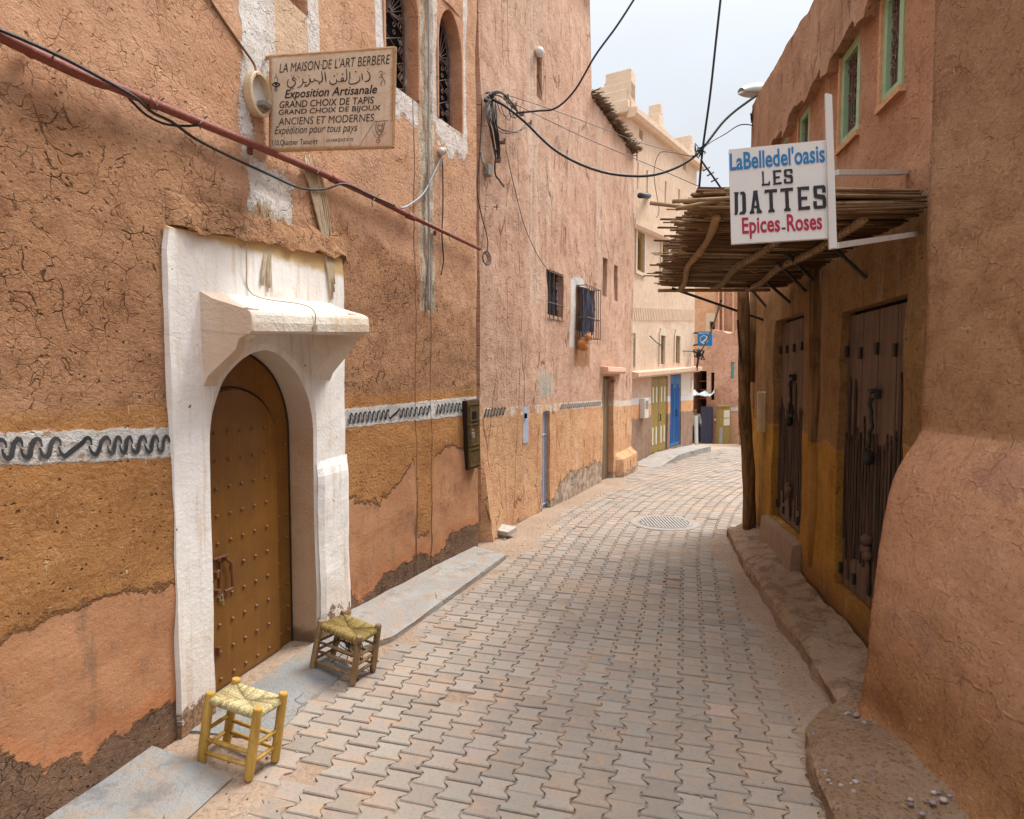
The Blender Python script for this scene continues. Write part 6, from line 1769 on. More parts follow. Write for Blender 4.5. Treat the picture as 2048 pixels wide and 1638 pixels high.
# ---- leaning wooden post at the corner of the step
pb_, pt2 = at(1499, 1046, 6.72), at(1484, 566, 6.35)
pb_.z = .12; N = 16; r = random.Random(2)
pth = [pb_.lerp(pt2, i / N) + Vector((.010 * math.sin(i * .55), .006 * math.sin(i), 0)) for i in range(N + 1)]
wp = MB().tube(pth, [.068 - .011 * i / N + .004 * math.sin(i * 1.9) for i in range(N + 1)], 14).obj("wooden_post", POSTW, smooth=True)
tag(wp, "dark crooked wooden post standing at the end of right step", "post")
m = MB(); m.tube([at(1475, 640, 6.35), at(1479, 700, 6.4), at(1490, 800, 6.5), at(1493, 845, 6.55)], .010, 5); m.obj("post_strap", IRON, wp)

# ---- overhead cables
def span(pts, r, label, mat=BLACKCAB, n=8, group=None): return cable(smooth_path([at(*p) for p in pts], n), r, label, mat, "cable", group)
span([(978, 196, 6.72), (1010, 212, 6.6), (1050, 244, 6.6), (1110, 300, 6.6), (1180, 336, 6.6), (1250, 351, 6.65), (1320, 347, 6.7), (1390, 312, 6.8), (1450, 240, 6.9), (1500, 200, 7.0), (1545, 172, 7.1)], .014, "thick black cable sagging across the lane to right corner")
span([(1030, 226, 6.6), (1075, 222, 6.5), (1112, 216, 6.4), (1150, 180, 6.3), (1190, 112, 6.2), (1235, 50, 6.1), (1280, -20, 6.0)], .010, "twisted black cable climbing from wire tangle out of view above")
span([(1443, -20, 6.2), (1432, 80, 6.3), (1420, 190, 6.4), (1405, 300, 6.5), (1398, 376, 6.5)], .012, "straight black cable dropping steeply from the sky to canopy")
span([(962, 187, 6.72), (1001, 187, 6.6), (1117, 224, 7), (1280, 285, 8.5), (1345, 302, 9)], .004, "upper of two thin wires stretched toward the salmon house")
span([(985, 186, 6.7), (1091, 238, 6.9), (1180, 280, 7), (1290, 326, 7), (1405, 376, 6.6)], .004, "lower of two thin wires stretched toward reed canopy")
span([(1402, 300, 6.5), (1420, 285, 6.6), (1450, 268, 6.8), (1480, 250, 7.0), (1508, 252, 7.05), (1515, 262, 7.1)], .006, "thin looping wire between hanging knot and right corner")
span([(1312, 436, 14), (1318, 420, 14), (1308, 350, 13), (1318, 308, 12), (1345, 305, 10), (1382, 312, 7), (1400, 305, 6.6)], .007, "curling black wire in front of the upper salmon wall")
m = MB(); r = random.Random(12)
kc = at(1402, 300, 6.5)
for i in range(7): m.tube(smooth_path([kc + Vector((r.uniform(-.06, .06), r.uniform(-.04, .04), r.uniform(-.08, .08))) for _ in range(4)], 4), .005, 4)
m.tube([at(1402, 318, 6.5), at(1410, 332, 6.5), at(1425, 352, 6.5), at(1447, 384, 6.45)], .010, 5)
for x, y in ((1412, 336), (1420, 346), (1428, 358)): m.tube([at(x - 6, y + 6, 6.5), at(x + 8, y - 2, 6.5)], .007, 4)
tag(m.obj("cable_knot", BLACKCAB, smooth=True), "dark knot of wires where the overhead cables meet above canopy", "cable knot")
# tangle on the pink house
tg = MB(); r = random.Random(33)
def w2(x, y, o): return W2.P(x, y, o)
for i in range(13):
    x0 = 978 + r.uniform(-6, 8); a_ = r.uniform(-1, 1)
    tg.tube(smooth_path([w2(x0 + 6, 198 + r.uniform(-6, 8), .06), w2(x0 + 2 + a_ * 8, 230, .10), w2(986 + a_ * 10, 262, .09 + r.uniform(0, .04)), w2(992 + a_ * 8, 300, .08), w2(994 + a_ * 4, 318, .05)], 4), r.uniform(.004, .008), 5)
for i in range(4):
    x0 = 1006 + i * 9 + r.uniform(-3, 3)
    tg.tube(smooth_path([w2(x0 - 14, 196 + i * 3, .12), w2(x0 - 4, 225 + i * 4, .14), w2(x0 + 6 + r.uniform(-6, 6), 238 + r.uniform(-8, 16), .12), w2(x0 + 10 + r.uniform(-4, 6), 222 + i * 5, .12)], 5), .0045, 4)
for i in range(4): tg.tube(smooth_path([w2(990, 246 + i * 4, .10), w2(1012, 262 + r.uniform(-4, 6), .12), w2(1036, 262 + r.uniform(-4, 4), .12), w2(1052, 246 + i * 3, .12)], 5), .004, 4)
tg.tube(smooth_path([w2(992, 300, .06), w2(990, 345, .06), w2(1000, 362, .07), w2(1008, 374, .06)], 4), .009, 5)
for i in range(14): tg.sphere(w2(975 + r.uniform(-4, 10), 200 + r.uniform(-8, 14), .06), r.uniform(.012, .025), 6, 4)
for i in range(5): tg.tube(smooth_path([w2(975 + r.uniform(-5, 10), 190 + r.uniform(-3, 4), .1), w2(1000, 185 + r.uniform(-2, 8), .14), w2(1020, 205 + r.uniform(-5, 5), .14), w2(1042, 232, .14)], 4), .006, 4)
tgo = tag(tg.obj("cable_tangle", BLACKCAB, smooth=True), "messy tangle of black cables fixed to the pink house corner", "cables")
cl = MB()
for x, y in ((1028, 213), (1043, 229), (1058, 248), (1005, 285), (996, 322), (1012, 196)): cl.box(w2(x, y, .10), .028, .018, .016, bev=.004); cl.box(w2(x + 4, y - 4, .10), .01, .012, .02, bev=.003)
cl.obj("cable_clamps", simple("brown_clamp", (.14, .075, .045), .6), tgo)
jb = MB(); jb.box(w2(976, 341, .03), .045, .03, .055, Matrix((W2.seg[1][3], W2.seg[1][4], Vector((0, 0, 1)))).transposed(), .006); jb.tube([w2(962, 305, .02), w2(966, 325, .05), w2(973, 340, .06)], .012, 6)
tag(jb.obj("junction_box", simple("grey_junction_box", (.26, .24, .20), .6, dirt=(.2, .11, .06))), "small grey junction box below the cable tangle", "junction box")
cable(smooth_path([W2.P(964, 190, .03), W2.P(962, 260, .03), W2.P(958, 330, .03), W2.P(954, 380, .03), W2.P(963, 430, .03), W2.P(975, 478, .03), W2.P(974, 505, .04)], 5), .0055, "thin black wire snaking down the corner to coiled loop")
co = MB(); cc = W2.P(970, 517, .06)
for i in range(4): co.tube([cc + W2.seg[1][3] * (.055 + .012 * i) * math.cos(a * .42 + i) + Vector((0, 0, (.05 + .008 * i) * math.sin(a * .42 + i))) + W2.seg[1][4] * .008 * i for a in range(16)], .0045, 4)
tag(co.obj("wire_coil", BLACKCAB, smooth=True), "small coil of black wire at the end of rusty pipe", "wire coil")
cable(smooth_path([W2.P(1012, 300, .03), W2.P(1030, 380, .02), W2.P(1050, 455, .02), W2.P(1075, 510, .02), W2.P(1092, 535, .03)], 5), .004, "hair thin wire slanting down to the barred pink house window")
hk = MB(); hk.tube([W2.P(988, 414, .0), W2.P(994, 414, .05)], .006, 5); hk.tube([W2.P(994, 414, .05) + Vector((.0, .03 * math.cos(a * .5), .03 * math.sin(a * .5))) for a in range(12)], .005, 5)
tag(hk.obj("ring_hook", IRON), "small iron ring hook in pale spot on pink wall", "hook")
kb = MB(); kb.sphere(W2.P(1079, 104, .03), .06, 10, 7); tag(kb.obj("white_insulator", simple("white_knob", (.65, .64, .62), .5), smooth=True), "round white insulator above the tall slit on pink house", "insulator")

# ---- street lamp on the far right corner
lp = thing("street_lamp", "grey cobra head street lamp on the top corner of right building", "lamp", at(1512, 185, 7.2))
V, F = [], []; a_, b_ = at(1482, 184, 7.0), at(1545, 186, 7.3)
ax = (b_ - a_); L = ax.length; ax.normalize(); sd_ = ax.cross(Vector((0, 0, 1))).normalized(); up = sd_.cross(ax)
nr_, ns = 10, 12
for i in range(nr_ + 1):
    t = i / nr_; w = .10 * (math.sin(math.pi * min(1, t * .75 + .12))) + .01; hh = .085 * math.sin(math.pi * min(1, t * .8 + .1)) ** .8 + .01
    for k_ in range(ns):
        an = 2 * math.pi * k_ / ns; V.append(a_ + ax * L * t + sd_ * w * math.cos(an) + up * (hh * max(math.sin(an), -.25)))
for i in range(nr_):
    for k_ in range(ns): F.append([i * ns + k_, i * ns + (k_ + 1) % ns, (i + 1) * ns + (k_ + 1) % ns, (i + 1) * ns + k_])
F += [list(range(ns)), list(range(nr_ * ns, nr_ * ns + ns))]
obj("lamp_head", V, F, simple("grey_lamp_shell", (.36, .38, .36), .4, .5, .3), lp, smooth=True)
MB().tube([b_ - ax * .05, b_ + ax * .35, WX.pt(.5, b_.z + .0, .0)], .025, 8).obj("lamp_arm", GREYCAB, lp)
m = MB(); r = random.Random(4)
for i in range(5): m.tube(smooth_path([at(1515 + r.uniform(-3, 6), 200, 7.1), at(1508 + r.uniform(-8, 10), 235, 7.1), at(1510 + r.uniform(-6, 6), 258, 7.1), at(1508 + r.uniform(-6, 12), 300 + r.uniform(0, 20), 7.1)], 4), .006, 4)
for i in range(8): m.tube(smooth_path([at(1510 + r.uniform(-10, 8), 236 + r.uniform(-10, 10), 7.1) for _ in range(3)], 3), .007, 4)
for i in range(8): m.tube(smooth_path([at(1513 + r.uniform(-6, 6), 258 + r.uniform(-6, 6), 7.1) for _ in range(3)], 3), .007, 4)
tag(m.obj("lamp_wires", BLACKCAB, smooth=True), "loose wires knotted under the street lamp head", "wires")

# ---- metal meter cabinet on the left wall
ca, cb = W1.hit(937, 868, .055)[0], W1.hit(958, 868, .055)[0]
zc0, zc1 = W1.hit(945, 938, .05)[1], W1.hit(948, 800, .05)[1]
OLB = M("olive_tin", .85, .12)
def _ol():
    k = OLB; v = k.obj(); n = k.noise(v, 12, 5, .7); k.col(k.mix(k.ss(n, .35, .65), (.085, .050, .020), (.13, .08, .034))); k.bump(n, .003)
_ol()
n1_, d1_ = W1.seg[1][4], W1.seg[1][3]; rw1 = Matrix((d1_, n1_, Vector((0, 0, 1)))).transposed() @ Matrix.Rotation(R(-2.2), 3, 'Y') @ Matrix.Rotation(R(5), 3, 'Z')
um = (ca + cb) / 2; hw_ = (cb - ca) / 2
mc = tag(MB().box(W1.pt(um, (zc0 + zc1) / 2, .025), hw_, .028, (zc1 - zc0) / 2, rw1, .006).obj("meter_cabinet", simple("dark_tin_side", (.03, .018, .009), .8, .15)), "narrow olive tin meter cabinet with padlock fixed to left wall end", "cabinet")
m = MB(); m.box(W1.pt(um, (zc0 + zc1) / 2, .056), hw_ * .96, .004, (zc1 - zc0) / 2 * .985, rw1, .002); cdoor = m.obj("cabinet_door", OLB, mc)
for zz0, zz1 in ((.04, .30), (.34, .66), (.70, .95)):
    m = MB(); H_ = zc1 - zc0
    for (s0, s1, t0, t1) in ((-.85, .85, zz0, zz0 + .02), (-.85, .85, zz1 - .02, zz1), (-.85, -.75, zz0 + .02, zz1 - .02), (.75, .85, zz0 + .02, zz1 - .02)):
        m.box(W1.pt(um + hw_ * (s0 + s1) / 2, zc0 + H_ * (t0 + t1) / 2, .063), hw_ * (s1 - s0) / 2, .004, H_ * (t1 - t0) / 2, rw1)
    m.obj("door_moulding", OLB, cdoor)
m = MB(); m.box(W1.pt(um + .0, zc1 - H_ * .24, .062), hw_ * .32, .004, .05, rw1); m.obj("cabinet_slot", DARK, cdoor)
m = MB(); kx = W1.pt(um - hw_ * .65, zc0 + H_ * .5, .080); m.box(kx, .022, .012, .026, rw1, .004); m.tube([kx + Vector((0, 0, .02)) + d1_ * .014 * math.cos(a * .52) + Vector((0, 0, .035 * math.sin(a * .52))) for a in range(7)], .005, 5)
tag(m.obj("padlock", simple("grey_steel_lock", (.3, .29, .27), .35, .5, .7)), "grey steel padlock on the olive tin meter cabinet", "padlock")

# ---- broken concrete block and rubble by the corner
bc = at_z(998, 1064, .05)
rt = Matrix.Rotation(R(-38), 3, 'Z') @ Matrix.Rotation(R(10), 3, 'X')
CONC = simple("grey_concrete", (.50, .46, .41), .95, .1, var=.3, bump=.01)
m = MB(); m.box(bc + Vector((0, 0, .035)), .19, .085, .026, rt, .006); m.box(bc + rt @ Vector((-.06, 0, -.05)), .03, .06, .045, rt, .006); m.box(bc + rt @ Vector((.07, 0, -.05)), .035, .06, .045, rt, .006)
tag(m.obj("concrete_block", CONC), "broken grey concrete block lying at foot of the house corner", "block")
r = random.Random(9)
for i, (x, y, s_, lab) in enumerate(((964, 1062, .05, "crumpled pale lump of rubble left of the concrete block"), (1010, 1078, .022, "small stone chip right of the concrete block"))):
    m = MB(); c_ = at_z(x, y, s_ * .6); m.sphere(c_, s_, 10, 8, (1, .9, .75))
    for v in m.v:
        d_ = v - c_; v += d_ * .45 * fbm(d_ * 40 + Vector((i * 7, 0, 0)), 3)
    tag(m.obj("rubble_stone", CONC), lab, "stone")

# ---- manhole cover
mc_ = Vector((1.86, 7.55, G(7.55)))
m = MB(); n = 40
V, F = [], []
for rad, z in ((.42, -.006), (.41, .008), (.31, .010)):
    V += [mc_ + Vector((rad * (1 + .04 * fbm((math.cos(i * .157) * 2, math.sin(i * .157) * 2, 3), 2)) * math.cos(2 * math.pi * i / n), rad * math.sin(2 * math.pi * i / n), z + G(7.55 + rad * math.sin(2 * math.pi * i / n)) - G(7.55))) for i in range(n)]
for k_ in range(2):
    for i in range(n): F.append([k_ * n + i, k_ * n + (i + 1) % n, (k_ + 1) * n + (i + 1) % n, (k_ + 1) * n + i])
mh = tag(obj("manhole_cover", V, F, CEM_PALE), "round grated manhole cover set in pale cement in the lane", "manhole cover")
m = MB()
m.tube([mc_ + Vector((.305 * math.cos(2 * math.pi * i / n), .305 * math.sin(2 * math.pi * i / n), .008)) for i in range(n + 1)], .012, 6, False)
V = [mc_ + Vector((.30 * math.cos(2 * math.pi * i / n), .30 * math.sin(2 * math.pi * i / n), .000)) for i in range(n)]; m.add(V, [list(range(n))])
for i in range(-7, 8):
    x = i * .038; h_ = math.sqrt(max(.0, .29 ** 2 - x * x)); m.box(mc_ + Vector((x, 0, .008)), .011, h_, .008)
m.obj("grate", simple("worn_iron_grate", (.37, .345, .32), .6, .4, .3, dirt=(.35, .25, .18)), mh)

# ---- stools
def stool(name, label, tops, bots, hs, legmat, seatmat, rl, rungs, loose):
    T_ = [at_z(x, y, hs) for x, y in tops]; B_ = [at_z(x, y, .008) for x, y in bots]
    c = sum(B_, Vector()) / 4; root = thing(name, label, "stool", (c.x, c.y, 0), "small rush stools by the doorway")
    for t_, b_ in zip(T_, B_):
        m = MB(); d_ = (t_ - b_); e = d_.normalized()
        P_ = [b_, b_ + d_ * .03, b_ + d_ * .3, b_ + d_ * .65, t_ - e * .006, t_ - e * .0]
        m.tube(P_, [rl * .82, rl * .95, rl * 1.03, rl * 1.0, rl * .98, rl * .86], 12); m.obj("leg", legmat, root, smooth=False)
    for i in range(4):
        j = (i + 1) % 4
        for h_ in rungs[i % 2]:
            a_ = B_[i].lerp(T_[i], h_); b_ = B_[j].lerp(T_[j], h_ + .01)
            MB().tube([a_, a_.lerp(b_, .5), b_], [rl * .40, rl * .48, rl * .40], 8).obj("rung", legmat, root, smooth=True)
    # woven seat: cords over four rails meeting on the diagonals
    S_ = [B_[i].lerp(T_[i], .90) for i in range(4)]; cen = sum(S_, Vector()) / 4
    V, F, T2 = [], [], []; n = 24
    def cord(pts, rad, tone):
        m = MB(); m.tube(pts, rad, 5); b = len(V); V.extend(m.v); F.extend([[q + b for q in f] for f in m.f]); T2.extend([tone] * len(m.f))
    rr = random.Random(3)
    for i in range(4):
        j = (i + 1) % 4; A_, B2_ = S_[i], S_[j]
        for k_ in range(n):
            t = .04 + .92 * (k_ + .5) / n; e = A_.lerp(B2_, t); f_ = min(t, 1 - t) * 2
            if len([0]) and .5 - abs(t - .5) > .49: f_ = 1
            inn = e.lerp(cen + (e - A_.lerp(B2_, .5)) * 0, 1) if False else None
            opp = S_[(i + 3) % 4].lerp(S_[(i + 2) % 4], t)
            q = e.lerp(opp, min(t, 1 - t)); out = (e - opp).normalized()
            sag = -.016 * f_
            cord([e + out * -.004 + Vector((0, 0, -.022)), e + out * .012 + Vector((0, 0, -.008)), e + Vector((0, 0, .010)), e.lerp(q, .4) + Vector((0, 0, .010 + sag * .6)), q + Vector((0, 0, .009 + sag))], (B2_ - A_).length / n * .47, rr.random())
    b = len(V); V += [s_ + Vector((0, 0, -.004)) for s_ in S_]; F.append([b, b + 1, b + 2, b + 3]); T2.append(.2)
    obj("seat", V, F, seatmat, root, smooth=True, attrs={'tone': T2})
    if loose:
        m = MB()
        for q in range(9):
            s0 = cen + Vector((rr.uniform(-.08, .08), rr.uniform(-.06, .06), -.01))
            m.tube(smooth_path([s0, s0 + Vector((rr.uniform(-.03, .03), rr.uniform(-.03, .03), -.05)), s0 + Vector((rr.uniform(-.06, .06), rr.uniform(-.05, .05), -.11)), s0 + Vector((rr.uniform(-.07, .07), rr.uniform(-.05, .05), -.14 - rr.random() * .06))], 4), .0028, 4)
        m.obj("loose_cords", simple("dark_loose_cord", (.06, .04, .02), .9), root)
def cordmat(nm, a, b, c_):
    k = M(nm, .85, .2); t = k.attr('tone'); v = k.obj(); n = k.noise(v, 130, 3, .7); k.col(k.mix(k.ss(n, .4, .7, 0, .7), k.mix(t, a, b), c_)); k.bump(n, .003); return k
YWOOD = M("yellow_varnished_wood", .5, .4)
def _yw():
    k = YWOOD; v = k.obj(); g_ = k.noise(k.map(v, (30, 30, 3)), 1, 4, .6); kn_ = k.vor(k.warp(v, 6, .05), 9, 'F1')
    c = k.mix(k.ss(g_, .3, .7), (.50, .31, .07), (.36, .20, .035)); c = k.mix(k.ss(k.noise(v, 22, 5, .75), .56, .68, 0, .7), c, (.22, .11, .025)); c = k.mix(k.ss(kn_, .03, .12, .7, 0), c, (.16, .06, .01)); k.col(c); k.bump(g_, .002)
_yw()
OWOOD = M("old_stool_wood", .7, .3)
def _ow():
    k = OWOOD; v = k.obj(); g_ = k.noise(k.map(v, (34, 34, 3)), 1, 5, .7); a = k.noise(v, 9, 5, .7)
    c = k.mix(k.ss(g_, .3, .7), (.19, .11, .045), (.30, .19, .095)); c = k.mix(k.ss(a, .5, .66, 0, .85), c, (.06, .035, .018)); k.col(c); k.bump(g_, .004)
_ow()
stool("stool", "yellow varnished wooden stool with pale green woven rush seat at near end of doorway", [(421, 1384), (516, 1416), (567, 1385), (473, 1357)], [(402, 1529), (497, 1559), (550, 1521), (453, 1487)], .33, YWOOD, cordmat("pale_rush", (.36, .28, .12), (.62, .54, .32), (.14, .10, .035)), .0215, ((.18, .36), (.22, .46)), False)
stool("stool", "old dark brown wooden stool with frayed rush seat beside far doorway pier", [(642, 1241), (719, 1272), (757, 1249), (688, 1222)], [(624, 1340), (705, 1369), (745, 1343), (664, 1316)], .30, OWOOD, cordmat("old_rush", (.20, .13, .035), (.34, .25, .09), (.07, .045, .015)), .0200, ((.18, .40, .58), (.20, .38, .56)), True)

# ---- blue telephone sign by the salmon house corner
q3 = [at(1395, 663, 17.2), at(1424, 663, 17.0), at(1424, 692, 17.0), at(1395, 692, 17.2)]
BLUES = simple("bright_blue_sign", (.015, .20, .50), .5, .4, var=.1)
m, f3, n3v = board(q3, .05, BLUES, "s"); sg3 = tag(m.obj("blue_sign", BLUES), "small square blue sign with white telephone handset in ring", "sign")
WH = simple("white_sign_marks", (.72, .74, .76), .5, .3)
V, F = ribbon(f3, [(.45 + .27 * math.cos(a * .42 + .5), .56 + .27 * math.sin(a * .42 + .5)) for a in range(16)], .022, .004, 2, False)
v_, f_ = ribbon(f3, [(.34, .74), (.52, .60), (.68, .42)], .06, .005, 3, False); b = len(V); V += v_; F += [[i + b for i in q] for q in f_]
for p in ([(.30, .68), (.40, .80)], [(.60, .42), (.72, .40)]):
    v_, f_ = ribbon(f3, p, .05, .006, 3, False); b = len(V); V += v_; F += [[i + b for i in q] for q in f_]
obj("sign_emblem", V, F, WH, sg3)
text_part("sign_lettering", "TELEBOUTIQUE", f3, (.06, .94, .07, .19), WH, sg3, .01, 0, .004)
c1_, c2_ = W3.pt(W3.len - .05, at(1390, 665, 17.2).z, .0), W3.pt(W3.len - .05, at(1390, 690, 17.2).z, .0)
for a_, (s, t) in ((c1_, (0, .1)), (c2_, (0, .9))): MB().tube([a_, f3(s, t)], .025, 5).obj("sign_bracket", IRON, sg3)
span([(1300, 672, 13.6), (1318, 688, 14.5), (1345, 700, 16), (1390, 703, 17)], .012, "short dark wire drooping past the lower salmon windows")
span([(1442, 600, 9), (1430, 640, 11), (1418, 672, 14), (1404, 700, 16.8)], .016, "dark cable running down past the blue sign to wire bunch")
m = MB(); r = random.Random(6); kc = at(1398, 704, 16.9)
for i in range(14): m.tube(smooth_path([kc + Vector((r.uniform(-.18, .18), r.uniform(-.1, .1), r.uniform(-.22, .10))) for _ in range(3)], 4), .012, 4)
m.tube([kc, kc + Vector((-.06, 0, -.5))], .03, 5)
tag(m.obj("wire_bunch", BLACKCAB, smooth=True), "bunch of wires hanging under the blue sign", "wires")

# ---- far stall: awning, cabinet, bucket, plank
Wf = W4
aw = MB(); r = random.Random(14); V, F = [], []
nu, nv = 16, 8
for side in (0, 1):
    for j in range(nv + 1):
        for i in range(nu + 1):
            x = 1380 + 49 * i / nu; p = at(x, 786 - 4 * math.sin(i * .4) + 10 * (1 - i / nu), 28.6 + 1.3 * j / nv)
            p.z += .28 * math.sin(j / nv * math.pi) * (.6 + .4 * math.sin(i * .8)) + .06 * fbm((i * .5, j * .5, 1), 3) - side * .03; V.append(p)
N_ = (nu + 1) * (nv + 1)
for s_ in (0, 1):
    for j in range(nv):
        for i in range(nu): q = s_ * N_ + j * (nu + 1) + i; F.append([q, q + 1, q + nu + 2, q + nu + 1])
ring = [i for i in range(nu + 1)] + [j * (nu + 1) + nu for j in range(1, nv + 1)] + [nv * (nu + 1) + i for i in range(nu - 1, -1, -1)] + [j * (nu + 1) for j in range(nv - 1, 0, -1)]
for x, y in zip(ring, ring[1:] + ring[:1]): F.append([x, y, y + N_, x + N_])
tag(obj("awning", V, F, simple("white_plastic_sheet", (.60, .64, .64), .4, .4, var=.3, scale=4, bump=.02), smooth=True), "crumpled white plastic awning over the far shop opening", "awning")
cb_ = thing("cupboard", "tall olive street cupboard with cream notices by the far house", "cupboard", at(1448, 896, 28.2))
c0, c1 = at(1438, 896, 28.3), at(1459, 896, 28.0); top_ = at(1448, 815, 28.1).z
n_ = Vector((0, -1, 0)); ax = c1 - c0
m = MB(); m.prism([c0, c0 + Vector((0, 0, top_ - c0.z)), c0 + Vector((0, .5, top_ - c0.z)), c0 + Vector((0, .5, 0))], ax); m.prism([c0 + Vector((-.03, -.05, top_ - c0.z)), c0 + Vector((-.03, -.05, top_ - c0.z + .06)), c0 + Vector((-.03, .5, top_ - c0.z + .06)), c0 + Vector((-.03, .5, top_ - c0.z))], ax + Vector((.06, 0, 0)))
m.obj("cupboard_body", OLIVE, cb_)
for (s0, s1, t0, t1, mat) in ((.40, .95, .55, .72, CREAMP), (.40, .95, .74, .92, CREAMP), (.0, .33, .02, .50, CEM_PALE)):
    m = MB(); h_ = top_ - c0.z; a_ = c0 + ax * s0 + Vector((0, 0, h_ * t0)); b_ = c0 + ax * s1
    m.prism([c0 + ax * s0 + Vector((0, 0, h_ * t0)), c0 + ax * s1 + Vector((0, 0, h_ * t0)), c0 + ax * s1 + Vector((0, 0, h_ * t1)), c0 + ax * s0 + Vector((0, 0, h_ * t1))], Vector((0, -.03, 0))); m.obj("cupboard_panel", mat, cb_)
bk_ = MB(); p = W4.P(1433, 845, .14); bk_.tube([p, p + Vector((0, 0, .28))], [.09, .12], 12); bk_.tube([p + Vector((.11 * math.cos(a * .5), .0, .28 + .12 * math.sin(a * .5))) for a in range(7)], .008, 4)
bko = tag(bk_.obj("red_bucket", simple("red_plastic", (.40, .02, .02), .4)), "small red bucket hanging on the far wall by olive cupboard", "bucket")
m = MB(); m.tube([p + Vector((0, 0, .08)), p + Vector((0, 0, .2))], [.105, .118], 12, False); m.obj("bucket_label", simple("white_bucket_label", (.6, .5, .48), .5), bko)
pl = MB(); a_ = W3.pt(W3.len + .02, 0, .06); pl.prism([Vector((a_.x, a_.y, G(a_.y) + .05)), Vector((a_.x + .09, a_.y + .05, G(a_.y) + .05)), Vector((a_.x + .06, a_.y + .05, G(a_.y) + .98)), Vector((a_.x - .03, a_.y, G(a_.y) + .98))], n3 * .03)
tag(pl.obj("white_plank", simple("white_plank", (.62, .58, .52), .8)), "narrow white plank leaning at the far corner of salmon house", "plank")

# ---- the person far down the lane
def person(p, hgt, label):
    root = thing("person", label, "person", p)
    s_ = hgt / 1.72
    def skin(name, verts, edges, radii, mat, lv=2):
        me = bpy.data.meshes.new(name); me.from_pydata([tuple(Vector(v) * s_) for v in verts], edges, []); me.update()
        o = bpy.data.objects.new(name, me); COL.objects.link(o); o.parent = root
        md = o.modifiers.new("skin", 'SKIN'); md.use_smooth_shade = True
        for i, sv_ in enumerate(me.skin_vertices[0].data): sv_.radius = (radii[i][0] * s_, radii[i][1] * s_); sv_.use_root = (i == 0)
        sb = o.modifiers.new("sub", 'SUBSURF'); sb.levels = lv; sb.render_levels = lv
        me.materials.append(mat.m); return o
    SK = simple("brown_skin", (.16, .08, .05), .6, .3)
    V = [(0, 0, .95), (0, .01, 1.12), (0, .03, 1.30), (0, .02, 1.43), (0, .0, 1.50), (0, -.01, 1.60), (0, -.01, 1.69),
         (.10, 0, .88), (.11, .02, .50), (.11, .05, .09), (.11, -.09, .04), (-.10, 0, .88), (-.12, -.08, .50), (-.12, .10, .10), (-.12, -.03, .04),
         (.17, .03, 1.40), (.24, .05, 1.14), (.25, -.04, .90), (.25, -.07, .81), (-.17, .03, 1.40), (-.24, .02, 1.14), (-.26, -.10, .92), (-.26, -.14, .84)]
    E = [(0, 1), (1, 2), (2, 3), (3, 4), (4, 5), (5, 6), (0, 7), (7, 8), (8, 9), (9, 10), (0, 11), (11, 12), (12, 13), (13, 14), (3, 15), (15, 16), (16, 17), (17, 18), (3, 19), (19, 20), (20, 21), (21, 22)]
    Rr = [(.13, .10), (.125, .095), (.15, .10), (.11, .08), (.052, .052), (.075, .09), (.06, .075), (.085, .085), (.058, .06), (.042, .045), (.04, .03), (.085, .085), (.058, .06), (.042, .045), (.04, .03), (.06, .06), (.042, .042), (.032, .032), (.03, .035), (.06, .06), (.042, .042), (.032, .032), (.03, .035)]
    skin("body", V, E, Rr, SK)
    skin("shirt", [(0, .01, .80), (0, .02, 1.0), (0, .03, 1.28), (0, .02, 1.42), (.18, .03, 1.39), (.245, .05, 1.14), (.25, -.03, .94), (-.18, .03, 1.39), (-.245, .02, 1.14), (-.26, -.09, .96)],
         [(0, 1), (1, 2), (2, 3), (3, 4), (4, 5), (5, 6), (3, 7), (7, 8), (8, 9)], [(.185, .14), (.17, .13), (.185, .125), (.12, .095), (.08, .08), (.066, .066), (.056, .056), (.08, .08), (.066, .066), (.056, .056)], simple("grey_green_shirt", (.26, .30, .27), .9, .1), 2)
    skin("trousers", [(0, 0, .92), (.10, 0, .82), (.11, .02, .50), (.11, .05, .14), (-.10, 0, .82), (-.12, -.07, .50), (-.12, .09, .14)], [(0, 1), (1, 2), (2, 3), (0, 4), (4, 5), (5, 6)], [(.15, .12), (.115, .11), (.088, .09), (.07, .075), (.115, .11), (.088, .09), (.07, .075)], simple("dark_blue_trousers", (.02, .03, .10), .9, .1), 2)
    skin("hair", [(0, .02, 1.60), (0, .01, 1.70)], [(0, 1)], [(.078, .085), (.066, .078)], simple("black_hair", (.01, .009, .008), .7, .2), 2)
pp_ = at(1390, 890, 28.6); pp_.z = G(28.6)
person(pp_, 1.62, "person in grey green shirt and dark blue trousers, far down the lane")
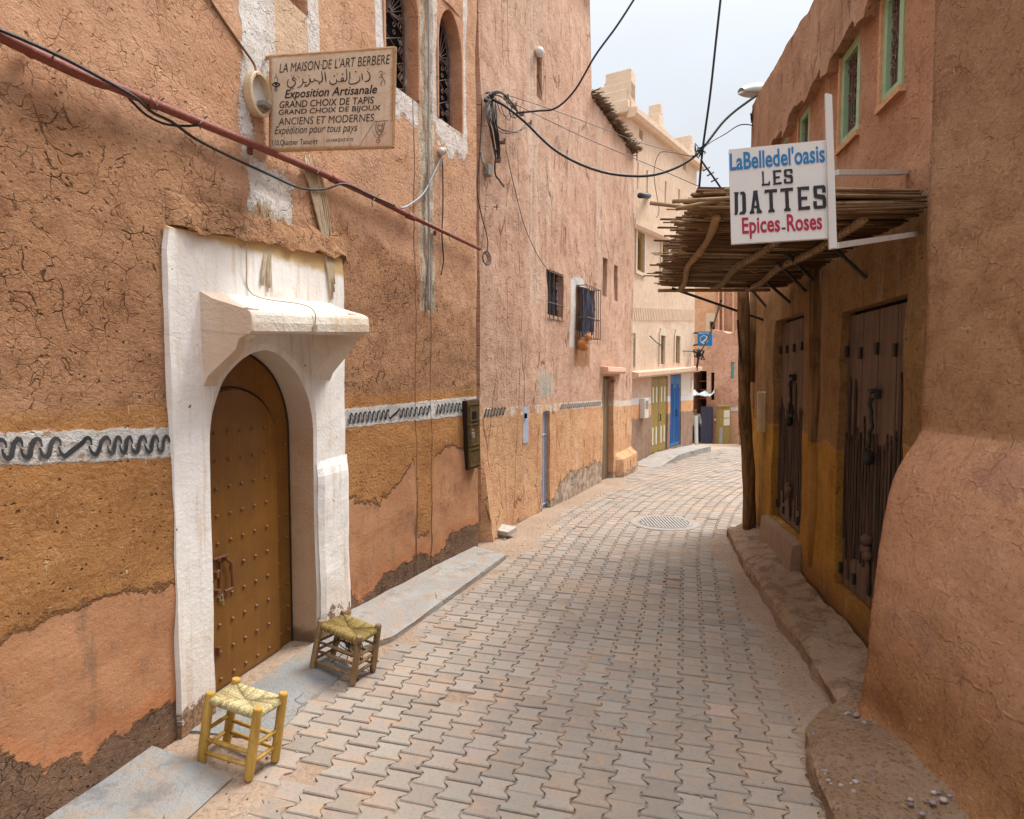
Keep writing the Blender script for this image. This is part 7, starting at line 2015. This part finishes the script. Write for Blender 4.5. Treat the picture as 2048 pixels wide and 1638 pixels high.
# ---- grit and straw scraps swept to the edges of the lane
r = random.Random(77); V, F, T = [], [], []
for i in range(900):
    y = 1.6 + 9.5 * r.random() ** 1.3; xl_, xr_ = interp(XL, y), interp(XR, y)
    e = abs(r.gauss(0, .16)); x = (xl_ - .12 + e) if r.random() < .45 else (xr_ + .10 - e)
    if r.random() < .22: x = r.uniform(xl_, xr_)
    if y > 6.9 and x > xl_ + .8 and r.random() < .7: continue
    s_ = r.uniform(.0022, .0075) * (1.6 if r.random() < .06 else 1); b = len(V); n = 5; a0 = r.uniform(0, 6)
    z = G(y) + max(sand_h(x, y), .001)
    if r.random() < .2:                                   # a scrap of straw
        L = r.uniform(.012, .04); d = Vector((math.cos(a0), math.sin(a0), 0)); q = Vector((-d.y, d.x, 0)) * .0014; p = Vector((x, y, z + .002))
        V += [p - d * L - q, p - d * L + q, p + d * L + q, p + d * L - q, p - d * L + Vector((0, 0, .0025)), p + d * L + Vector((0, 0, .0025))]
        F += [[b, b + 3, b + 5, b + 4], [b + 1, b + 4, b + 5, b + 2], [b, b + 4, b + 1], [b + 3, b + 2, b + 5]]; T += [.9] * 4
    else:
        V += [Vector((x + s_ * r.uniform(.7, 1.2) * math.cos(a0 + k_ * 1.257), y + s_ * r.uniform(.7, 1.2) * math.sin(a0 + k_ * 1.257), z - .002)) for k_ in range(n)]
        V += [Vector((x + s_ * .6 * math.cos(a0 + k_ * 1.257), y + s_ * .6 * math.sin(a0 + k_ * 1.257), z + s_ * r.uniform(.5, .9))) for k_ in range(n)]
        F += [[b + k_, b + (k_ + 1) % n, b + n + (k_ + 1) % n, b + n + k_] for k_ in range(n)] + [[b + n + k_ for k_ in range(n)]]; T += [r.random() * .8] * 6
k = M("grit", .9, .15); t = k.attr('tone'); k.col(k.ramp(t, [(0, (.10, .075, .055)), (.35, (.24, .17, .12)), (.7, (.42, .34, .28)), (.85, (.30, .28, .26)), (1, (.55, .40, .2))]))
tag(obj("grit", V, F, k, attrs={'tone': T}), kind='stuff')

# ---- repeats of one kind share a group
GR = {'cable': 'cables strung along and across the lane', 'meter box': 'electric meter boxes on the house walls', 'padlock': 'padlocks on left wall doors', 'house': 'mud houses lining the lane', 'stone': 'loose stones by the house corner', 'wires': 'loose bundles of wire'}
for o in sc.objects:
    c = o.get('category')
    if c in GR and not o.get('group'): o['group'] = GR[c]
